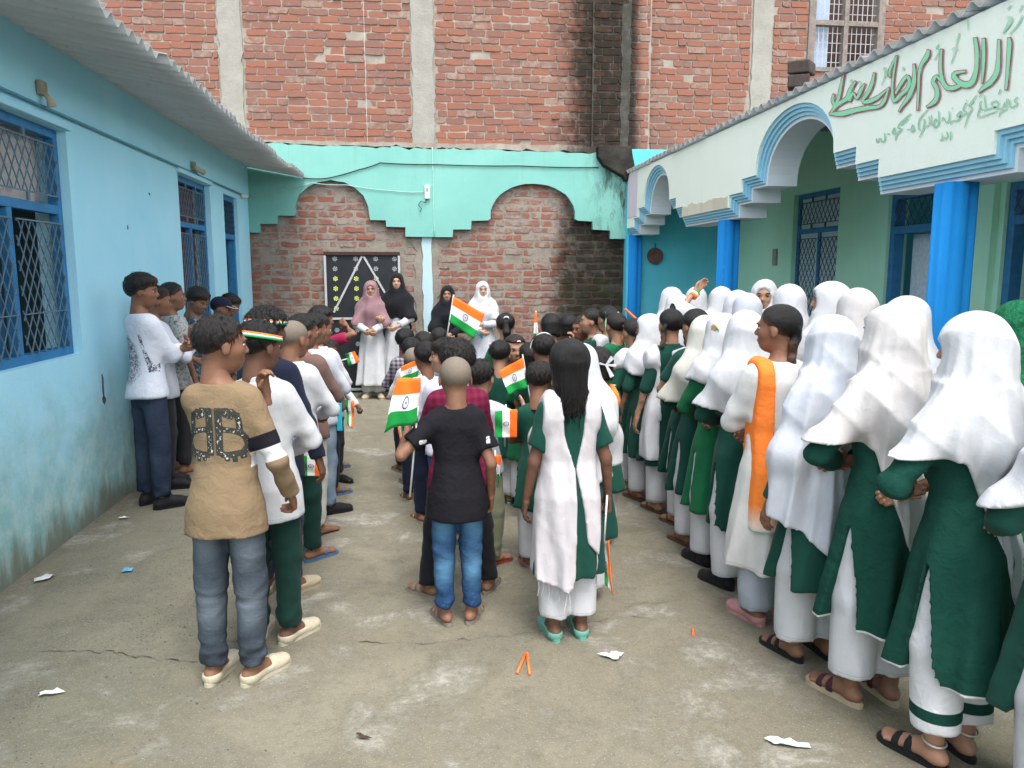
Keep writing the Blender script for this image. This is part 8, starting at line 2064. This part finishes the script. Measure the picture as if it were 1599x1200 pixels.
# ================================================================== teachers before the gate
person('woman in mauve hijab and long white robe standing before the black gate', -0.58, 10.28, 1.54, rot=178, head=(0, 2), arms=('front', 'front'), top='kurta', sleeve=1.0, hem=.12, topc=WHITE, bottom='shalwar', botc=WHITE, hair='tied', shoe='shoe', shoec=TANR, skin=2, slit=False, flare=1.2, loose=1.3,
       hijab=dict(back=.6, sidel=.66, frontl=.56, full=1.2, fold=1.5, face=.95), hijc=MAUVE, detail=.75)
def lace(i):
    pass
person('woman in long black hijab over white robe, holding the arm of the woman in mauve', -0.245, 10.3, 1.64, rot=172, head=(6, 2), arms=('front', ((.13, .13, .64), (1, -.6, -.6), 'curl', (0, .3, 1))), top='kurta', sleeve=.95, hem=.12, topc=WHITE, bottom='shalwar', botc=WHITE, hair='tied', shoe='slipper', shoec=BRNL, skin=3, slit=False, flare=1.2, loose=1.3,
       hijab=dict(back=.45, sidel=.64, frontl=.64, full=1.3, fold=1.3, skew=-.6), hijc=BLACKC, detail=.75)
person('woman wholly in black robe and hijab beside the pale pilaster', 0.38, 10.1, 1.48, rot=180, head=(-8, 4), arms=('front', 'front'), top='kurta', sleeve=1.0, hem=.08, topc=BLACKC, bottom='shalwar', botc=BLACKC, hair='tied', shoe='slipper', shoec=BRNL, skin=2, slit=False, flare=1.1, loose=1.3,
       hijab=dict(back=.5, sidel=.6, frontl=.58, full=1.3, fold=1.2), hijc=BLACKC, detail=.8)
person('woman in white hijab and pale coat holding an aqua cloth, before the bricks', 0.85, 10.2, 1.53, rot=176, head=(4, 2), arms=('belly', 'front'), top='kurta', sleeve=1.0, hem=.25, topc=WHITE2, bottom='shalwar', botc=BLACKC, hair='tied', shoe='slipper', shoec=BRNL, skin=3, slit=False, flare=.8, loose=1.25,
       hijab=dict(back=.6, sidel=.70, frontl=.64, full=1.0, fold=1.3), hijc=WHITE, detail=.75)
# ================================================================== flags
def flag_mat(name, wheel=True):
    m = NT(name, .8, .15); u, v = m.attr('fu'), m.attr('fv')
    c = m.mix(m.math('GREATER_THAN', v, .3333), (0.90, 0.16, 0.02), (0.70, 0.69, 0.66)); c = m.mix(m.math('GREATER_THAN', v, .6667), c, (0.01, 0.26, 0.05))
    if wheel:      # 24-spoke navy wheel
        dx = m.math('MULTIPLY', m.math('SUBTRACT', u, .5), 1.5); dz = m.math('SUBTRACT', v, .5)
        rr = m.math('SQRT', m.math('ADD', m.math('MULTIPLY', dx, dx), m.math('MULTIPLY', dz, dz)))
        ring = m.math('LESS_THAN', m.math('ABSOLUTE', m.math('SUBTRACT', rr, .122)), .014); hub = m.math('LESS_THAN', rr, .025)
        an = m.math('ARCTAN2', dz, dx); sp = m.math('MULTIPLY', m.math('LESS_THAN', rr, .12), m.math('GREATER_THAN', m.math('COSINE', m.math('MULTIPLY', an, 24)), .55))
        f = m.math('MAXIMUM', m.math('MAXIMUM', ring, hub), m.math('MULTIPLY', sp, .8))
        c = m.mix(f, c, (0.012, 0.025, 0.16))
    m.color(c); m.bump(m.noise(m.obj(), 30, 3), .3, .006)
    m.b.inputs['Sheen Weight'].default_value = .05
    return m.mat
FLAGM = flag_mat('tricolour_cloth')
STICK = simple('white_flag_stick', (0.62, 0.62, 0.60), .5)
def flag(label, hoist_top, hoist_bot, fly_top, fly_bot, pole=None, wave=.015, waves=1.5, nu=20, nv=12, poler=.0045, bulge=(0, -1, 0)):
    """cloth spanned between four corners, rippled; pole: (top, bottom)"""
    a, b, c, d = (np.array(p, float) for p in (hoist_top, hoist_bot, fly_top, fly_bot))
    root = empty('flag', tuple(b)); tag(root, label, 'flag', 'tricolour flags in the crowd')
    V = []; fu = []; fv = []
    n = unit(np.cross(c - a, b - a))
    if n @ np.array(bulge, float) < 0: n = -n
    for i in range(nu + 1):
        for j in range(nv + 1):
            u, v = i / nu, j / nv
            p = (a * (1 - v) + b * v) * (1 - u) + (c * (1 - v) + d * v) * u
            p = p + n * (wave * math.sin(u * waves * 2 * math.pi + v * 1.4) * u ** .6 + wave * .35 * math.sin(u * 9 + v * 6))
            V.append(p - b); fu.append(u); fv.append(v)
    Q = [(i * (nv + 1) + j, i * (nv + 1) + j + 1, (i + 1) * (nv + 1) + j + 1, (i + 1) * (nv + 1) + j) for i in range(nu) for j in range(nv)]
    o = link('cloth', np_mesh('cloth', np.array(V), np.array(Q), attrs={'fu': fu, 'fv': fv}), root, FLAGM)
    sm = o.modifiers.new('thick', 'SOLIDIFY'); sm.thickness = .0016
    if pole is not None:
        mb = MB(); mb.tube([A3(*pole[0]) - b, (A3(*pole[0]) + A3(*pole[1])) / 2 - b, A3(*pole[1]) - b], poler, 7); mb.build('stick', STICK, root, smooth=True)
    return root
flag('flag drooping beside the boy in the black T-shirt, held in his left hand', (0.010, 3.44, 1.188), (-0.004, 3.45, 0.985), (-0.080, 3.40, 1.188), (-0.155, 3.38, 0.955), ((0.012, 3.45, 1.20), (-0.046, 3.46, 0.64)), .022, .8)
flag('largest flag, tilted, in front of the woman wholly in black', (0.306, 6.6, 1.443), (0.268, 6.6, 1.228), (0.569, 6.6, 1.291), (0.470, 6.6, 1.085), ((0.309, 6.605, 1.455), (0.235, 6.61, 1.03)), .010, .9, poler=.006)
flag('flag held level in front of the girl with the red clip, saffron edge up', (0.640, 4.72, 1.130), (0.672, 4.72, 0.94), (0.493, 4.70, 1.047), (0.545, 4.70, 0.90), ((0.638, 4.725, 1.145), (0.70, 4.74, 0.80)), .014, 1.0)
flag('little flag standing upright on the bricks side of the parted bob, folded to a point', (1.031, 6.75, 1.300), (1.060, 6.75, 1.02), (1.025, 6.74, 1.300), (1.000, 6.74, 1.02), ((1.031, 6.76, 1.31), (1.045, 6.76, 0.9)), .006, .8)
flag('little flag held out by the small boy in the brown vest', (-0.435, 5.95, 0.975), (-0.520, 5.95, 0.945), (-0.468, 5.94, 1.055), (-0.540, 5.94, 1.036), ((-0.52, 5.955, 1.00), (-0.66, 5.98, 0.96)), .010, .9)
flag('little flag hanging furled from the hand of the small boy in the brown vest', (-0.474, 5.85, 0.690), (-0.545, 5.85, 0.705), (-0.490, 5.84, 0.485), (-0.530, 5.84, 0.52), ((-0.50, 5.855, 0.72), (-0.60, 5.90, 0.76)), .022, 1.2)
flag('little flag with sideways stripes at the hip of the boys in the left file', (-0.514, 4.20, 0.665), (-0.641, 4.20, 0.671), (-0.524, 4.20, 0.551), (-0.641, 4.20, 0.562), ((-0.63, 4.205, 0.68), (-0.66, 4.215, 0.55)), .006, .8)
flag('flag hanging under the arm of the pointing boy, saffron side out', (0.520, 4.06, 0.925), (0.402, 4.06, 0.915), (0.518, 4.05, 0.771), (0.402, 4.05, 0.775), ((0.46, 4.065, 0.95), (0.455, 4.075, 0.72)), .008, .8)
flag('small furled flag pointing down beside the black T-shirt', (0.378, 3.90, 0.715), (0.398, 3.91, 0.57), (0.416, 3.89, 0.715), (0.404, 3.90, 0.56), ((0.386, 3.905, 0.74), (0.400, 3.915, 0.54)), .010, 1.0)
flag('flag dangling edge on from the right hand of the wet haired girl', (0.835, 3.28, 0.46), (0.815, 3.33, 0.43), (0.850, 3.26, 0.205), (0.822, 3.30, 0.25), ((0.83, 3.31, 0.66), (0.82, 3.32, 0.40)), .006, .7)
flag('flag across the chest of the shaved headed boy in royal blue', (0.035, 5.36, 1.068), (-0.01, 5.36, 0.93), (-0.115, 5.34, 1.005), (-0.12, 5.34, 0.90), ((0.036, 5.37, 1.08), (-0.02, 5.38, 0.85)), .012, .9)
flag('flag hanging low beside the royal blue boy, reaching below his knee', (-0.165, 5.30, 0.70), (-0.115, 5.32, 0.70), (-0.125, 5.28, 0.49), (-0.105, 5.30, 0.49), ((-0.14, 5.315, 0.84), (-0.145, 5.315, 0.68)), .008, .8)
mb = MB(); mb.tube([(1.590, 5.88, 1.362), (1.677, 5.90, 1.287)], [.008, .013], 8); tag(mb.build('orange_stick', SAFF), 'orange stick raised between the ribboned ponytail and the brown black braid', 'stick')
# aqua cloth in the hands of the woman in white
G = Grid((-.1, -.06, -.12), (.1, .06, .08), .009); G.add(ellp((0, 0, 0), (.05, .022, .035)), 0, 0); G.add(cap((0, 0, 0), (.025, 0, -.07), .028, .012), 0, .03); X, Y, Z = G.co(); G.D = (G.D - wrinkle(X, Y, Z, 4, 60, 3) * .006).astype(F32)
V, Q = G.mesh(); o = link('aqua_cloth', np_mesh('aqua_cloth', V, Q), None, AQUA); o.location = (0.80, 10.0, 0.87); tag(o, 'crumpled aqua cloth in the hand of the woman in white hijab', 'cloth')
mb = MB(); mb.box(-0.645, -0.555, 5.70, 5.72, 0.50, 0.70); mb.tube([(-.60, 5.71, .72), (-.605, 5.71, .30)], .004, 6)
tag(mb.build('aqua_flag', AQUA), 'plain aqua pennant on a stick behind the boys of the left file', 'pennant')

# ================================================================== litter on the ground
mb = MB(); A = [(0.385, 3.00), (0.445, 3.165), (0.435, 2.985)]
mb.tube([(A[0][0], A[0][1], .007), (A[1][0] - .004, A[1][1] - .006, .008), (A[1][0] + .004, A[1][1] - .008, .008), (A[2][0], A[2][1], .007)], .0062, 8)
tag(mb.build('drinking_straw', simple('orange_plastic', (0.85, 0.16, 0.025), .4, .5), smooth=True), 'bent orange drinking straw lying on the concrete', 'straw')
def scrap(pts, loc, rz, mat, name, label, seed=1, cat='litter'):
    """a crumpled scrap: a small ragged sheet with creases"""
    mb = MB(); r = random.Random(seed); n = len(pts); c = (sum(p[0] for p in pts) / n, sum(p[1] for p in pts) / n)
    ring = []
    for k in range(n):
        for t in (0, .5):
            a, b = pts[k], pts[(k + 1) % n]
            ring.append((a[0] + (b[0] - a[0]) * t + r.gauss(0, .003), a[1] + (b[1] - a[1]) * t + r.gauss(0, .003), .004 + abs(r.gauss(0, .006))))
    m_ = len(ring); mid = [((p[0] + c[0]) / 2, (p[1] + c[1]) / 2, .005 + abs(r.gauss(0, .008))) for p in ring]
    vs = ring + mid + [(c[0], c[1], .012)]
    fs = [(k, (k + 1) % m_, m_ + (k + 1) % m_, m_ + k) for k in range(m_)] + [(m_ + k, m_ + (k + 1) % m_, 2 * m_) for k in range(m_)]
    mb.add(vs, fs); o = mb.build(name, mat); o.location = (*loc, .003); o.rotation_euler = (0, 0, rz)
    sm = o.modifiers.new('thick', 'SOLIDIFY'); sm.thickness = .0012
    return tag(o, label, cat)
PAPER = simple('white_paper', (0.62, 0.62, 0.60), .8, .2, .1, 40); PAPER2 = simple('greyish_paper', (0.50, 0.52, 0.50), .7, .3, .2, 60)
scrap([(-.065, .02), (-.03, .012), (0, .016), (.06, .022), (.03, -.012), (.015, -.03), (-.012, -.028), (-.02, -.012)], (0.815, 3.09), .02, PAPER, 'paper_scrap', 'winged scrap of white paper behind the sea green clogs', 3)
scrap([(-.075, .03), (-.03, .022), (.07, -.005), (.072, -.028), (-.03, -.012), (-.06, -.005)], (1.27, 2.40), -.15, PAPER2, 'wrapper', 'crumpled pale wrapper on the ground before the anklets', 5)
scrap([(-.045, -.007), (-.04, .009), (.0, .014), (.04, .013), (.045, .0), (0, -.01)], (-1.45, 3.06), .1, PAPER, 'paper_scrap', 'white strip of torn paper at the lower left', 6)
scrap([(-.03, -.02), (-.02, .03), (.03, .02), (.025, -.02)], (-1.62, 4.37), .3, simple('blue_plastic', (0.10, 0.30, 0.48), .5), 'plastic_scrap', 'flat scrap of blue plastic on the left of the yard', 7)
scrap([(-.06, -.02), (-.04, .04), (.03, .05), (.06, .0), (.01, -.03)], (-2.02, 4.30), .8, PAPER2, 'plastic_bag', 'greyish plastic bag at the foot of the blue wall', 8)
scrap([(-.035, -.012), (-.03, .015), (.035, .012), (.03, -.014)], (-1.98, 5.35), .2, PAPER, 'paper_scrap', 'small white paper chip near the boy by the blue wall', 9)
mb = MB(); mb.tube([(1.225, 3.235, .007), (1.245, 3.30, .007)], .0055, 6); mb.tube([(1.245, 3.30, .007), (1.248, 3.312, .007)], [.0055, .002], 6)
tag(mb.build('pencil_stub', simple('orange_plastic', (0.6, 0.2, 0.03))), 'short orange pencil stub lying in front of the pink shoe', 'pencil')
for i, (x, y_, a, lab) in enumerate(((1.56, 3.16, .5, 'dry brown leaf beside the black sandals'), (-0.22, 2.62, -.4, 'dry curled leaf in the middle foreground, right of the cream clogs'))):
    scrap([(-.03, 0), (-.01, .01), (.03, .004), (.035, -.002), (.0, -.01)], (x, y_), a, simple('dry_leaf', (0.06, 0.04, 0.025), .9), 'dry_leaf', lab, 20 + i, 'leaf')
# grit and pebbles scattered along the damp strip: far too many to count
mb = MB(); r = random.Random(77)
for k in range(2600):
    t = r.random(); x = -1.25 + r.gauss(0, .33) - .1 * math.sin(t * 9); y_ = 2.2 + 3.6 * t + r.gauss(0, .15)
    if x < XL + .03: continue
    if r.random() > .35 + .65 * (math.sin(x * 6 + y_ * 4) > 0): continue
    s_ = r.uniform(.0015, .0045) * (1.5 if r.random() < .06 else 1)
    a = r.random() * 6
    pts = [(x + s_ * (1 + .4 * r.random()) * math.cos(a + q * 2.1), y_ + s_ * math.sin(a + q * 2.1), .0005) for q in range(3)] + [(x, y_, s_ * 1.1)]
    mb.add(pts, [(0, 1, 3), (1, 2, 3), (2, 0, 3)])
tag(mb.build('grit', simple('dark_grit', (0.12, 0.115, 0.10), .95, .1, .5, 60)), 'fine dark grit scattered on the damp concrete', 'grit', kind='stuff')
